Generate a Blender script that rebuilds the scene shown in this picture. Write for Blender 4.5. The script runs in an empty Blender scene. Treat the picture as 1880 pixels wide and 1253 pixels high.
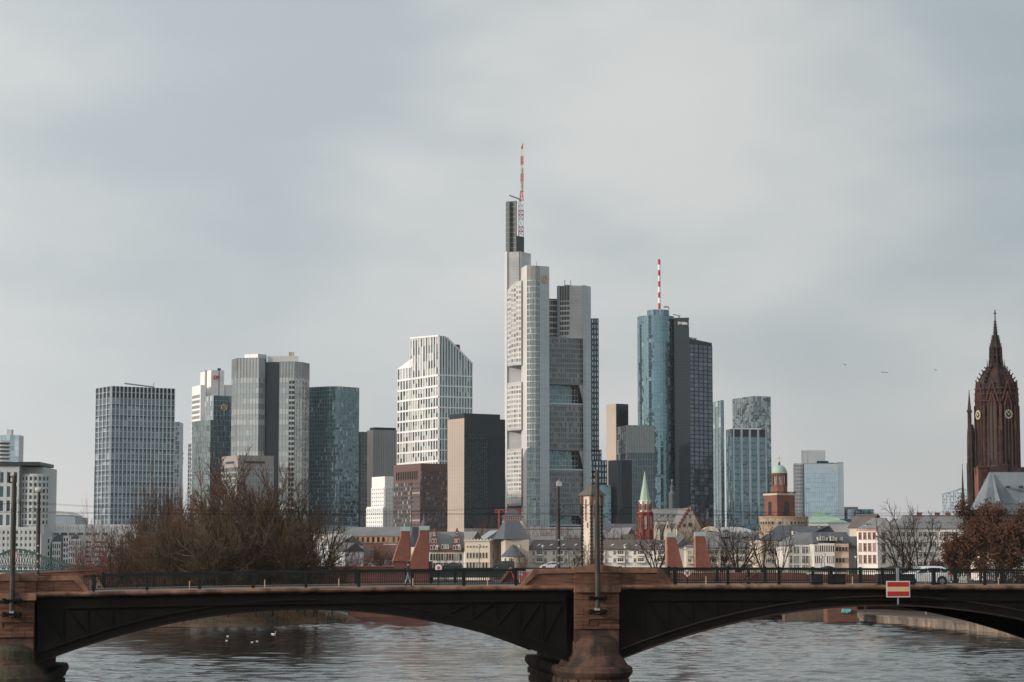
import bpy, math, random
from mathutils import Vector, Matrix
R = math.radians
C = bpy.context.scene.collection
sc = bpy.context.scene
rnd = random.Random(7)

# ------------------------------------------------------------------ camera
FPX, PITCH, CAMZ = 4300.0, R(5.36), 11.8
cam = bpy.data.cameras.new('camera'); camo = bpy.data.objects.new('camera', cam); C.objects.link(camo)
cam.sensor_width = 36; cam.lens = 36 * FPX / 1880; cam.clip_end = 60000; cam.clip_start = 1
camo.location = (0, 0, CAMZ); camo.rotation_euler = (R(90) + PITCH, 0, 0)
sc.camera = camo
# ------------------------------------------------------------------ world, sun, exposure
SUN_EL, SUN_AZ = R(15), R(246)      # azimuth measured clockwise from +Y
sun_dir = Vector((math.sin(SUN_AZ) * math.cos(SUN_EL), math.cos(SUN_AZ) * math.cos(SUN_EL), math.sin(SUN_EL)))
sl = bpy.data.lights.new('sun', 'SUN'); sl.energy = 3.2; sl.angle = R(0.6); sl.color = (1, .86, .74)
so = bpy.data.objects.new('sun', sl); C.objects.link(so)
so.rotation_euler = sun_dir.to_track_quat('Z', 'Y').to_euler()
w = bpy.data.worlds.new('World'); sc.world = w; w.use_nodes = True
nt = w.node_tree; N = nt.nodes; L = nt.links
bg = N['Background']; bg.inputs[1].default_value = .1
def wn(t, **k):
    n = N.new(t)
    for a, b in k.items(): setattr(n, a, b)
    return n
def wmath(op, a, b=None):
    n = wn('ShaderNodeMath', operation=op)
    for i, v in enumerate((a, b)):
        if v is None: continue
        if isinstance(v, (int, float)): n.inputs[i].default_value = v
        else: L.new(v, n.inputs[i])
    return n.outputs[0]
def wmix(f, a, b):
    n = wn('ShaderNodeMix', data_type='RGBA')
    for k, v in ((0, f), (6, a), (7, b)):
        if isinstance(v, (int, float)): n.inputs[k].default_value = v
        elif isinstance(v, tuple): n.inputs[k].default_value = (*v, 1)
        else: L.new(v, n.inputs[k])
    return n.outputs[2]
sky = wn('ShaderNodeTexSky', sky_type='NISHITA'); sky.sun_disc = False
sky.sun_elevation = SUN_EL; sky.sun_rotation = SUN_AZ
tc = wn('ShaderNodeTexCoord'); sep = wn('ShaderNodeSeparateXYZ'); L.new(tc.outputs['Generated'], sep.inputs[0])
def wnoise(scale, loc, detail=3, rough=.5):
    mp = wn('ShaderNodeMapping'); mp.inputs['Scale'].default_value = scale; mp.inputs['Location'].default_value = loc
    L.new(tc.outputs['Generated'], mp.inputs[0])
    n = wn('ShaderNodeTexNoise'); n.inputs['Scale'].default_value = 1; n.inputs['Detail'].default_value = detail; n.inputs['Roughness'].default_value = rough
    L.new(mp.outputs[0], n.inputs['Vector']); return n.outputs[0]
n1 = wnoise((5.0, 5.0, 8.5), (3.1, .2, 1.35), 2, .42)
n2 = wnoise((9, 9, 21), (7.7, 2.1, .4), 3, .5)
n3 = wnoise((2.2, 2.2, 6), (.3, 5.2, 2.2), 2, .4)
f = wmath('ADD', wmath('MULTIPLY', n1, .62), wmath('MULTIPLY', n2, .38))
rmp = wn('ShaderNodeValToRGB'); L.new(f, rmp.inputs[0]); e = rmp.color_ramp.elements
e[0].position = .38; e[0].color = (.345, .415, .45, 1)
e[1].position = .63; e[1].color = (.64, .64, .63, 1)
m_ = e.new(.495); m_.color = (.435, .492, .505, 1)
rmp.color_ramp.interpolation = 'B_SPLINE'
blu = wn('ShaderNodeMapRange'); L.new(n3, blu.inputs[0]); blu.inputs[1].default_value = .50; blu.inputs[2].default_value = .68
col = wmix(wmath('MULTIPLY', blu.outputs[0], .35), rmp.outputs[0], (.45, .535, .59))
hz = wn('ShaderNodeMapRange'); L.new(sep.outputs[2], hz.inputs[0]); hz.inputs[1].default_value = .0; hz.inputs[2].default_value = .14
hz.inputs[3].default_value = .75; hz.inputs[4].default_value = 0; hz.interpolation_type = 'SMOOTHSTEP'
col = wmix(hz.outputs[0], col, (.595, .575, .572))
dt = wn('ShaderNodeVectorMath', operation='DOT_PRODUCT'); L.new(tc.outputs['Generated'], dt.inputs[0]); dt.inputs[1].default_value = sun_dir
gl = wn('ShaderNodeMapRange'); L.new(dt.outputs['Value'], gl.inputs[0]); gl.inputs[1].default_value = -.62; gl.inputs[2].default_value = 1.
gl.inputs[3].default_value = 0; gl.inputs[4].default_value = .95
col = wmix(wmath('MULTIPLY', gl.outputs[0], 1.0), col, (.62, .60, .59))
gv = wn('ShaderNodeVectorMath', operation='SCALE'); L.new(col, gv.inputs[0]); L.new(wmath('ADD', gl.outputs[0], .965), gv.inputs['Scale'])
c10 = wn('ShaderNodeVectorMath', operation='SCALE'); L.new(gv.outputs[0], c10.inputs[0]); c10.inputs['Scale'].default_value = 10.0
L.new(wmix(.92, sky.outputs[0], c10.outputs[0]), bg.inputs[0])
sc.view_settings.view_transform = 'Standard'; sc.view_settings.look = 'None'; sc.view_settings.exposure = 0; sc.view_settings.gamma = 1
sc.view_settings.use_curve_mapping = False

# ------------------------------------------------------------------ pixel -> world helpers
SP, CP = math.sin(PITCH), math.cos(PITCH)
def ray(px, py):
    u, v = px - 940.0, 626.5 - py
    return u, FPX * CP - v * SP, FPX * SP + v * CP
def K(px, py=1000):
    d = ray(px, py); return d[0] / d[1]
def zat(py, Y, px=940):
    d = ray(px, py); return CAMZ + d[2] / d[1] * Y
def X(px, Y, py=1000): return K(px, py) * Y
def m(px, Y): return px * Y / FPX

# ------------------------------------------------------------------ materials
_m = {}
def mat(name, col, rough=.8, var=.22, scale=.8, metal=0., bump=0., stretch=(1, 1, 1), spec=.4, big=.15, col2=None, thr=None):
    if name in _m: return _m[name]
    M_ = bpy.data.materials.new(name); M_.use_nodes = True; t = M_.node_tree; n = t.nodes; l = t.links
    b = n['Principled BSDF']; b.inputs['Roughness'].default_value = rough; b.inputs['Metallic'].default_value = metal
    b.inputs['Specular IOR Level'].default_value = spec
    tcn = n.new('ShaderNodeTexCoord'); mp = n.new('ShaderNodeMapping'); l.new(tcn.outputs['Object'], mp.inputs[0])
    mp.inputs['Scale'].default_value = tuple(scale * s for s in stretch)
    nz = n.new('ShaderNodeTexNoise'); nz.inputs['Detail'].default_value = 5; nz.inputs['Scale'].default_value = 1; nz.inputs['Roughness'].default_value = .62
    l.new(mp.outputs[0], nz.inputs['Vector'])
    nb = n.new('ShaderNodeTexNoise'); nb.inputs['Scale'].default_value = scale * .17; nb.inputs['Detail'].default_value = 2; l.new(tcn.outputs['Object'], nb.inputs['Vector'])
    r1 = n.new('ShaderNodeMapRange'); l.new(nz.outputs[0], r1.inputs[0]); r1.inputs[1].default_value = .3; r1.inputs[2].default_value = .7
    r1.inputs[3].default_value = 1 - var; r1.inputs[4].default_value = 1 + var
    r2 = n.new('ShaderNodeMapRange'); l.new(nb.outputs[0], r2.inputs[0]); r2.inputs[1].default_value = .3; r2.inputs[2].default_value = .7
    r2.inputs[3].default_value = 1 - big; r2.inputs[4].default_value = 1 + big
    mu = n.new('ShaderNodeMath'); mu.operation = 'MULTIPLY'; l.new(r1.outputs[0], mu.inputs[0]); l.new(r2.outputs[0], mu.inputs[1])
    base = None
    if col2:
        mx = n.new('ShaderNodeMix'); mx.data_type = 'RGBA'; mx.inputs[6].default_value = (*col, 1); mx.inputs[7].default_value = (*col2, 1)
        r3 = n.new('ShaderNodeMapRange'); r3.inputs[1].default_value = (thr or .5) - .07; r3.inputs[2].default_value = (thr or .5) + .07
        n4 = n.new('ShaderNodeTexNoise'); n4.inputs['Scale'].default_value = scale * .45; n4.inputs['Detail'].default_value = 6; l.new(tcn.outputs['Object'], n4.inputs['Vector'])
        l.new(n4.outputs[0], r3.inputs[0]); l.new(r3.outputs[0], mx.inputs[0]); base = mx.outputs[2]
    vm = n.new('ShaderNodeVectorMath'); vm.operation = 'SCALE'
    if base: l.new(base, vm.inputs[0])
    else: vm.inputs[0].default_value = col
    l.new(mu.outputs[0], vm.inputs['Scale']); l.new(vm.outputs[0], b.inputs['Base Color'])
    if bump:
        bm = n.new('ShaderNodeBump'); bm.inputs['Strength'].default_value = .6; bm.inputs['Distance'].default_value = bump
        l.new(nz.outputs[0], bm.inputs['Height']); l.new(bm.outputs[0], b.inputs['Normal'])
    _m[name] = M_; return M_

def glass(name, col, blind=(.5, .52, .5), pb=.2, metal=.75, rough=.07, wob=.03, dark=.45):
    """coated facade glass: every pane has its own tone; some panes have blinds drawn behind them"""
    if name in _m: return _m[name]
    M_ = bpy.data.materials.new(name); M_.use_nodes = True; t = M_.node_tree; n = t.nodes; l = t.links
    b = n['Principled BSDF']; b.inputs['Roughness'].default_value = rough; b.inputs['Metallic'].default_value = metal
    at = n.new('ShaderNodeAttribute'); at.attribute_name = 'tone'
    rp = n.new('ShaderNodeValToRGB'); l.new(at.outputs['Fac'], rp.inputs[0]); e = rp.color_ramp.elements
    e[0].position = 0; e[0].color = (*[c * dark for c in col], 1)
    e[1].position = 1; e[1].color = (*blind, 1)
    q = e.new(max(.02, 1 - pb - .02)); q.color = (*col, 1)
    q = e.new(max(.03, 1 - pb)); q.color = (*[(a + c) / 2 for a, c in zip(col, blind)], 1)
    l.new(rp.outputs[0], b.inputs['Base Color'])
    mr = n.new('ShaderNodeMapRange'); l.new(at.outputs['Fac'], mr.inputs[0]); mr.inputs[1].default_value = 1 - pb - .02; mr.inputs[2].default_value = 1 - pb + .02
    mr.inputs[3].default_value = metal; mr.inputs[4].default_value = metal * .25; l.new(mr.outputs[0], b.inputs['Metallic'])
    if wob:
        tcn = n.new('ShaderNodeTexCoord'); nz = n.new('ShaderNodeTexNoise'); nz.inputs['Scale'].default_value = .12; nz.inputs['Detail'].default_value = 2
        l.new(tcn.outputs['Object'], nz.inputs['Vector'])
        bm = n.new('ShaderNodeBump'); bm.inputs['Strength'].default_value = 1; bm.inputs['Distance'].default_value = wob * 8
        l.new(nz.outputs[0], bm.inputs['Height']); l.new(bm.outputs[0], b.inputs['Normal'])
    _m[name] = M_; return M_

# ------------------------------------------------------------------ mesh builder
ORG = {}
class MB:
    def __init__(s): s.v = []; s.f = []; s.mi = []; s.t = []; s.cm = 0
    def add(s, vs, fs, tone=None):
        o = len(s.v); s.v.extend(vs)
        for f in fs: s.f.append(tuple(i + o for i in f)); s.mi.append(s.cm); s.t.append(.5 if tone is None else tone)
    def quad(s, a, b, c, d, tone=None): s.add([a, b, c, d], [(0, 1, 2, 3)], tone)
    def box(s, x0, x1, y0, y1, z0, z1):
        s.add([(x0, y0, z0), (x1, y0, z0), (x1, y1, z0), (x0, y1, z0), (x0, y0, z1), (x1, y0, z1), (x1, y1, z1), (x0, y1, z1)],
              [(0, 3, 2, 1), (4, 5, 6, 7), (0, 1, 5, 4), (1, 2, 6, 5), (2, 3, 7, 6), (3, 0, 4, 7)])
    def obox(s, o, ux, uy, x0, x1, y0, y1, z0, z1):
        P = lambda x, y, z: (o[0] + ux[0] * x + uy[0] * y, o[1] + ux[1] * x + uy[1] * y, z)
        s.add([P(x0, y0, z0), P(x1, y0, z0), P(x1, y1, z0), P(x0, y1, z0), P(x0, y0, z1), P(x1, y0, z1), P(x1, y1, z1), P(x0, y1, z1)],
              [(0, 3, 2, 1), (4, 5, 6, 7), (0, 1, 5, 4), (1, 2, 6, 5), (2, 3, 7, 6), (3, 0, 4, 7)])
    def prism(s, pts, z0, z1):
        n = len(pts)
        zb = z0 if isinstance(z0, (list, tuple)) else [z0] * n
        zt = z1 if isinstance(z1, (list, tuple)) else [z1] * n
        vs = [(p[0], p[1], zb[i]) for i, p in enumerate(pts)] + [(p[0], p[1], zt[i]) for i, p in enumerate(pts)]
        fs = [tuple(range(n - 1, -1, -1)), tuple(range(n, 2 * n))] + [(i, (i + 1) % n, n + (i + 1) % n, n + i) for i in range(n)]
        s.add(vs, fs)
    def rings(s, rs, cap0=True, cap1=True):
        n = len(rs[0]); vs = [p for r_ in rs for p in r_]; fs = []
        for k in range(len(rs) - 1):
            for i in range(n):
                j = (i + 1) % n
                fs.append((k * n + i, k * n + j, (k + 1) * n + j, (k + 1) * n + i))
        if cap0: fs.append(tuple(range(n - 1, -1, -1)))
        if cap1: fs.append(tuple(range((len(rs) - 1) * n, len(rs) * n)))
        s.add(vs, fs)
    def lathe(s, cx, cy, prof, n=12, rot=0.):
        s.rings([[(cx + r_ * math.cos(rot + 2 * math.pi * i / n), cy + r_ * math.sin(rot + 2 * math.pi * i / n), z) for i in range(n)] for z, r_ in prof])
    def tube(s, a, b, r0, r1=None, n=5, cap=True):
        r1 = r0 if r1 is None else r1
        a = Vector(a); b = Vector(b); d = b - a
        if d.length < 1e-6: return
        d.normalize(); u = d.orthogonal().normalized(); v = d.cross(u)
        A = [tuple(a + (u * math.cos(t) + v * math.sin(t)) * r0) for t in [2 * math.pi * i / n for i in range(n)]]
        B = [tuple(b + (u * math.cos(t) + v * math.sin(t)) * r1) for t in [2 * math.pi * i / n for i in range(n)]]
        s.rings([A, B], cap, cap)
    def build(s, name, mats, parent=None, kind=None, smooth=False, label=None, loc=None):
        if not s.v: return None
        me = bpy.data.meshes.new(name)
        o0 = ORG.get(parent.name, (0, 0, 0)) if parent else (loc or (0, 0, 0))
        me.from_pydata([(p[0] - o0[0], p[1] - o0[1], p[2] - o0[2]) for p in s.v], [], s.f)
        if not isinstance(mats, (list, tuple)): mats = [mats]
        for q in mats: me.materials.append(q)
        if len(mats) > 1: me.polygons.foreach_set('material_index', s.mi)
        if any(t != .5 for t in s.t):
            a = me.attributes.new('tone', 'FLOAT', 'FACE'); a.data.foreach_set('value', s.t)
        if smooth: me.polygons.foreach_set('use_smooth', [True] * len(s.f))
        me.update(); o = bpy.data.objects.new(name, me); C.objects.link(o)
        if parent: o.parent = parent
        else: o.location = o0
        ORG[o.name] = o0
        if kind: o['kind'] = kind
        if label: o['label'] = label
        return o
def tag(o, label, cat, group=None):
    o['label'] = label; o['category'] = cat
    if group: o['group'] = group
    return o
def thing(name, label, cat, loc, group=None):
    o = bpy.data.objects.new(name, None); C.objects.link(o); o.location = loc; o.empty_display_size = .5
    ORG[o.name] = tuple(loc); tag(o, label, cat, group); return o
def struct(o): o['kind'] = 'structure'; return o
def copy_tree(o, parent=None):
    c = o.copy(); C.objects.link(c); c.parent = parent
    for ch in list(o.children): copy_tree(ch, c)
    return c

# ------------------------------------------------------------------ footprints
def cbox(a, c, b, Y, th):
    """rectangular plan whose nearest corner shows at px c, its left face reaching px a and right face px b; th = turn in degrees"""
    th = R(th); xc = X(c, Y); ka, kb = K(a), K(b)
    t = (kb * Y - xc) / (math.cos(th) - kb * math.sin(th))
    s = (ka * Y - xc) / (-math.sin(th) - ka * math.cos(th))
    r = Vector((math.cos(th), math.sin(th))) * t; l = Vector((-math.sin(th), math.cos(th))) * s
    c0 = Vector((xc, Y)); return [c0, c0 + r, c0 + r + l, c0 + l]
def fbox(a, b, Y, dep, rot=0):
    c0 = Vector((X(a, Y), Y)); th = R(rot); kb = K(b)
    t = (kb * Y - c0.x) / (math.cos(th) - kb * math.sin(th))
    r = Vector((math.cos(th), math.sin(th))) * t; l = Vector((-math.sin(th), math.cos(th))) * dep
    return [c0, c0 + r, c0 + r + l, c0 + l]
def facade(F, G, p0, p1, z0, z1, cols, rows, vw=.3, hw=.6, dep=.4, u0=0., u1=1., hv=-.07, tilt=.004, zt=None, tone=None, half=0):
    p0 = Vector(p0[:2]); p1 = Vector(p1[:2]); d = p1 - p0; Ln = d.length; d /= Ln; n = Vector((d.y, -d.x))
    a, b = u0 * Ln, u1 * Ln; cw = (b - a) / cols; rh = (z1 - z0) / rows
    top = (lambda x: z1) if zt is None else (lambda x: z0 + (z1 - z0) * zt((x - a) / (b - a)))
    P = lambda x, o, z: (p0.x + d.x * x + n.x * o, p0.y + d.y * x + n.y * o, z)
    if G is not None:
        for i in range(cols):
            xa, xb = a + i * cw, a + (i + 1) * cw; ta, tb = top(xa), top(xb)
            for j in range(rows):
                za, zb = z0 + j * rh, z0 + (j + 1) * rh
                if za >= min(ta, tb) - .3 and zt is not None: continue
                k = rnd.uniform(-tilt, tilt) * cw; k2 = rnd.uniform(-tilt, tilt) * rh
                t = rnd.random() if tone is None else tone(i, j)
                t = .501 if t == .5 else t
                G.quad(P(xa, .08 + k, za), P(xb, .08 - k, za), P(xb, .08 - k + k2, min(zb, tb)), P(xa, .08 + k + k2, min(zb, ta)), t)
    if F is not None:
        ux, uy = (d.x, d.y), (n.x, n.y)
        if vw:
            for i in range(cols + 1):
                x = a + i * cw; F.obox(p0, ux, uy, max(a, x - vw / 2), min(b, x + vw / 2), .02, dep, z0, top(min(max(x, a), b)) - .01)
        if hw:
            for j in range(rows + 1):
                z = z0 + j * rh
                if zt is None: F.obox(p0, ux, uy, a, b, .02, dep + hv, max(z0, z - hw / 2), min(z1, z + hw / 2) - .02)
                else:
                    xs = [a + i * (b - a) / 60 for i in range(61) if top(a + i * (b - a) / 60) > z + .1]
                    if xs: F.obox(p0, ux, uy, min(xs), max(xs), .02, dep + hv, z - hw / 2, z + hw / 2)
GZ = 6.5
def tower(name, label, cat, foot, z1, body, fr, gl, faces, z0=GZ, group=None, roof=None):
    """faces: list of dict(e=edge, ...facade kwargs)"""
    c = sum((Vector(p[:2]) for p in foot), Vector((0, 0))) / len(foot)
    t = thing(name, label, cat, (c.x, c.y, z0), group)
    b = MB(); b.prism(foot, z0, z1); b.build('wall', body, t)
    F, G = MB(), MB()
    for q in faces:
        q = dict(q); e = q.pop('e'); zz0 = q.pop('z0', z0 + 4); zz1 = q.pop('z1', (z1 if not isinstance(z1, (list, tuple)) else min(z1)))
        facade(F, G, foot[e], foot[(e + 1) % len(foot)], zz0, zz1, **q)
    F.build('facade_frame', fr, t, kind='stuff')
    G.build('window_pane', gl, t, kind='stuff')
    if roof:
        for (dx0, dx1, dy0, dy1, h, mm) in roof:    # fractions of the plan rectangle
            o = Vector(foot[0][:2]); r = Vector(foot[1][:2]) - o; l = Vector(foot[3][:2]) - o
            zt_ = z1 if not isinstance(z1, (list, tuple)) else max(z1)
            q = MB(); q.prism([o + r * x + l * y for x, y in ((dx0, dy0), (dx1, dy0), (dx1, dy1), (dx0, dy1))], zt_ + .01, zt_ + h); q.build('roof_plant', mm, t)
    return t
def text_mesh(txt, size, name, material, parent, loc, rotz, ext=.1, off=0.02, sx=1.):
    cu = bpy.data.curves.new('lettering', 'FONT'); cu.body = txt; cu.size = size; cu.extrude = ext; cu.offset = off; cu.align_x = 'CENTER'
    to = bpy.data.objects.new('lettering', cu); C.objects.link(to)
    dg = bpy.context.evaluated_depsgraph_get(); dg.update(); me = bpy.data.meshes.new_from_object(to.evaluated_get(dg))
    bpy.data.objects.remove(to); me.materials.clear(); me.materials.append(material)
    o = bpy.data.objects.new(name, me); C.objects.link(o); o.parent = parent
    og = ORG[parent.name]; o.location = (loc[0] - og[0], loc[1] - og[1], loc[2] - og[2]); o.rotation_euler = (R(90), 0, rotz); o.scale = (sx, 1, 1)
    ORG[o.name] = og; return o
# ------------------------------------------------------------------ material palette
m_white = mat('white_cladding', (.74, .74, .73), .5, .05, .05)
m_pale = mat('pale_metal_cladding', (.47, .49, .50), .45, .06, .05, metal=.2)
m_palerib = mat('pale_ribbed_cladding', (.40, .405, .40), .5, .10, .5, stretch=(.02, .02, 4))
m_grey = mat('grey_cladding', (.30, .31, .31), .6, .08, .05)
m_dgrey = mat('dark_grey_cladding', (.042, .056, .062), .5, .12, .05)
m_dark = mat('dark_facade', (.018, .029, .035), .4, .12, .05)
m_steelb = mat('blue_grey_steel', (.30, .36, .40), .4, .06, .05, metal=.3)
m_tan = mat('tan_stone_cladding', (.41, .345, .295), .75, .05, .06)
m_beige = mat('beige_stone', (.50, .44, .36), .85, .1, .4)
m_brown = mat('red_brown_cladding', (.12, .07, .06), .7, .1, .06)
m_roofdk = mat('flat_roof', (.10, .105, .11), .9)
g_gal = glass('blue_grey_glass', (.13, .205, .24), (.26, .33, .36), .10, dark=.7)
g_teal = glass('teal_glass', (.13, .235, .26), (.34, .44, .45), .05, wob=.05, dark=.6)
g_pgreen = glass('pale_green_glass', (.46, .55, .52), (.6, .62, .58), .1)
g_dark = glass('dark_office_glass', (.075, .118, .137), (.28, .32, .32), .20)
g_mix = glass('office_glass_with_blinds', (.25, .33, .34), (.55, .57, .53), .42)
g_main = glass('blue_tower_glass', (.165, .28, .325), (.27, .385, .42), .06, wob=.06, dark=.75)
g_pblue = glass('pale_blue_glass', (.42, .55, .62), (.6, .68, .7), .1)
g_slate = glass('slate_blue_glass', (.12, .15, .185), (.19, .22, .26), .3, dark=.75)
g_white = glass('reflective_blind_glass', (.32, .365, .37), (.48, .50, .49), .35, metal=.5, dark=.7)
g_black = glass('black_glass', (.03, .045, .055), (.2, .24, .26), .08, metal=.5)

# ================================================================== SETTING: water, ground, banks
def water_mat():
    M_ = bpy.data.materials.new('river_water'); M_.use_nodes = True; t = M_.node_tree; n = t.nodes; l = t.links
    b = n['Principled BSDF']; b.inputs['Base Color'].default_value = (.010, .014, .013, 1); b.inputs['Roughness'].default_value = .06; b.inputs['IOR'].default_value = 1.33
    tcn = n.new('ShaderNodeTexCoord')
    def nz(scale, loc, det, rough=.55):
        mp = n.new('ShaderNodeMapping'); l.new(tcn.outputs['Object'], mp.inputs[0]); mp.inputs['Scale'].default_value = scale; mp.inputs['Location'].default_value = loc
        q = n.new('ShaderNodeTexNoise'); q.inputs['Scale'].default_value = 1; q.inputs['Detail'].default_value = det; q.inputs['Roughness'].default_value = rough
        l.new(mp.outputs[0], q.inputs['Vector']); return q.outputs[0]
    a = nz((2.2, 1.2, 1), (0, 0, 0), 3, .6); c = nz((.32, .10, 1), (5, 3, 0), 2); g = nz((.035, .012, 1), (1, 2, 0), 3)
    gm = n.new('ShaderNodeMapRange'); l.new(g, gm.inputs[0]); gm.inputs[1].default_value = .35; gm.inputs[2].default_value = .65; gm.inputs[3].default_value = .45; gm.inputs[4].default_value = 1.2
    s1 = n.new('ShaderNodeMath'); s1.operation = 'MULTIPLY'; l.new(a, s1.inputs[0]); l.new(gm.outputs[0], s1.inputs[1])
    s2 = n.new('ShaderNodeMath'); s2.operation = 'MULTIPLY_ADD'; l.new(c, s2.inputs[0]); s2.inputs[1].default_value = .8; l.new(s1.outputs[0], s2.inputs[2])
    bm = n.new('ShaderNodeBump'); bm.inputs['Strength'].default_value = 1; bm.inputs['Distance'].default_value = .06
    l.new(s2.outputs[0], bm.inputs['Height']); l.new(bm.outputs[0], b.inputs['Normal'])
    return M_
import numpy as np
def water_mesh():
    x0, x1, y0, y1, sx_, sy_ = -112., 108., 150., 540., .42, .62
    nx, ny = int((x1 - x0) / sx_) + 1, int((y1 - y0) / sy_) + 1; xs, ys = np.linspace(x0, x1, nx), np.linspace(y0, y1, ny); GX, GY = np.meshgrid(xs, ys)
    rs = np.random.RandomState(4); Z = np.zeros_like(GX); 
    for k in range(70):
        lam = 1.7 * (7.0 / 1.7) ** rs.rand(); an = rs.normal(1.3, .6); kk = 2 * np.pi / lam; amp = .0026 * lam * rs.uniform(.6, 1.4)
        Z += amp * np.sin(kk * (GX * np.cos(an) + GY * np.sin(an)) + rs.rand() * 6.28 + .6 * np.sin(GX * .11 + k) + .6 * np.sin(GY * .07 + 2 * k))
    gust = np.clip(.85 + .35 * np.sin(GX * .045 + 1.3 * np.sin(GY * .021)) + .3 * np.sin(GY * .033 + .9 * np.sin(GX * .037 + 1)), .35, 1.5)
    edge = np.clip(np.minimum(np.minimum(GX - x0, x1 - GX) / 6, np.minimum(GY - y0, y1 - GY) / 12), 0, 1); Z *= gust * edge
    co = np.stack([GX, GY, Z], -1).reshape(-1, 3); idx = np.arange(nx * ny).reshape(ny, nx)
    F_ = np.stack([idx[:-1, :-1], idx[:-1, 1:], idx[1:, 1:], idx[1:, :-1]], -1).reshape(-1, 4)
    o4 = np.array([(-2500, -600, 0), (1500, -600, 0), (1500, y0, 0), (-2500, y0, 0), (-2500, y1, 0), (1500, y1, 0), (1500, 1500, 0), (-2500, 1500, 0), (x0, y0, 0), (x0, y1, 0), (x1, y0, 0), (x1, y1, 0)], float)
    b = len(co); ex = np.array([(0, 1, 2, 3), (4, 5, 6, 7), (3, 8, 9, 4), (10, 2, 5, 11)]) + b
    co = np.vstack([co, o4]); F_ = np.vstack([F_, ex]); me = bpy.data.meshes.new('river_water')
    me.vertices.add(len(co)); me.vertices.foreach_set('co', co.ravel()); me.loops.add(F_.size); me.loops.foreach_set('vertex_index', F_.ravel().astype(np.int32))
    me.polygons.add(len(F_)); me.polygons.foreach_set('loop_start', np.arange(0, F_.size, 4, dtype=np.int32)); me.polygons.foreach_set('loop_total', np.full(len(F_), 4, dtype=np.int32)); me.polygons.foreach_set('use_smooth', np.ones(len(F_), dtype=bool))
    me.update(calc_edges=True); me.materials.append(water_mat()); o = bpy.data.objects.new('river_water', me); C.objects.link(o); return struct(o)
water_mesh()
m_earth = mat('city_ground', (.11, .10, .09), .95, .3, .2)
BANK = [(110, -600), (106, 0), (100, 200), (82, 376), (69, 470), (58, 518), (45, 575), (10, 622), (-50, 664), (-110, 744), (-200, 860), (-420, 960), (-2500, 1250)]
q = MB(); far = [(-30000, 1250), (-30000, 40000), (30000, 40000), (30000, -600)]
cent = [p for p in BANK]
q.add([(x, y, GZ) for x, y in BANK + far], [tuple(range(len(BANK) + len(far)))]); g_ = q.build('ground', m_earth); struct(g_)
q = MB(); sb = [(-115, -600), (-120, 300), (-150, 480), (-330, 690), (-2500, 900), (-30000, 900), (-30000, -600)]
q.add([(x, y, 5.0) for x, y in sb], [tuple(range(len(sb) - 1, -1, -1))])
for i in range(4): q.quad((*sb[i], 5), (*sb[i + 1], 5), (*sb[i + 1], -1), (*sb[i], -1))
struct(q.build('south_bank_ground', m_earth))
# embankment: low quay with promenade, tall retaining wall behind it
m_quay = mat('quay_concrete', (.19, .15, .115), .9, .35, .5, bump=.03, stretch=(1.6, 1.6, .5), col2=(.10, .08, .062), thr=.52)
m_path = mat('promenade_paving', (.19, .17, .16), .9, .2, .4)
m_redwall = mat('red_sandstone_wall', (.13, .058, .043), .85, .25, 1.0, bump=.03, stretch=(.5, .5, 2.5))
QZ = 1.4
low = [(84, 150), (81, 260), (72, 340), (79, 376), (66, 470), (55, 518)]
low = [(92, -400), (90, 150), (88, 300), (81.5, 376), (74, 430), (68, 470), (55, 520), (42, 575), (8, 619)]
hi = [(x + 24, y + 5) for x, y in low]
q = MB()
for i in range(len(low) - 1):
    q.quad((*low[i], QZ), (*hi[i], QZ), (*hi[i + 1], QZ), (*low[i + 1], QZ))
struct(q.build('promenade', m_path))
qw = thing('quay_wall', 'low tan concrete quay wall along the right river bank seen under the bridge arch', 'quay wall', (68, 470, 0))
for i in range(len(low) - 1):
    a, b = Vector(low[i]), Vector(low[i + 1]); d = b - a; n_ = max(1, int(d.length / 5))
    if b.y < 250 : n_ = 1
    for k in range(n_):
        p, r_ = a + d * (k / n_), a + d * ((k + 1) / n_ - .002); o = d.normalized(); nn = Vector((-o.y, o.x))
        s = MB(); pr = rnd.uniform(0, .04)
        s.obox(p, o, nn, .03, (r_ - p).length - .03, -.3, .25 + pr, -1, QZ - .28); s.build('concrete_panel', m_quay, qw)
    s = MB(); s.obox(a, o, nn, 0, d.length, -.5, .38, QZ - .27, QZ + .02); s.build('coping', m_quay, qw)
rw = thing('retaining_wall', 'tall red sandstone river wall behind the promenade with cyan graffiti', 'wall', (80, 470, QZ))
s = MB()
for i in range(len(hi) - 1):
    a, b = Vector(hi[i]), Vector(hi[i + 1]); o = (b - a).normalized(); nn = Vector((-o.y, o.x))
    s.obox(a, o, nn, 0, (b - a).length, -.6, 0, 0, GZ + .9)
s.build('wall', m_redwall, rw)
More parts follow.
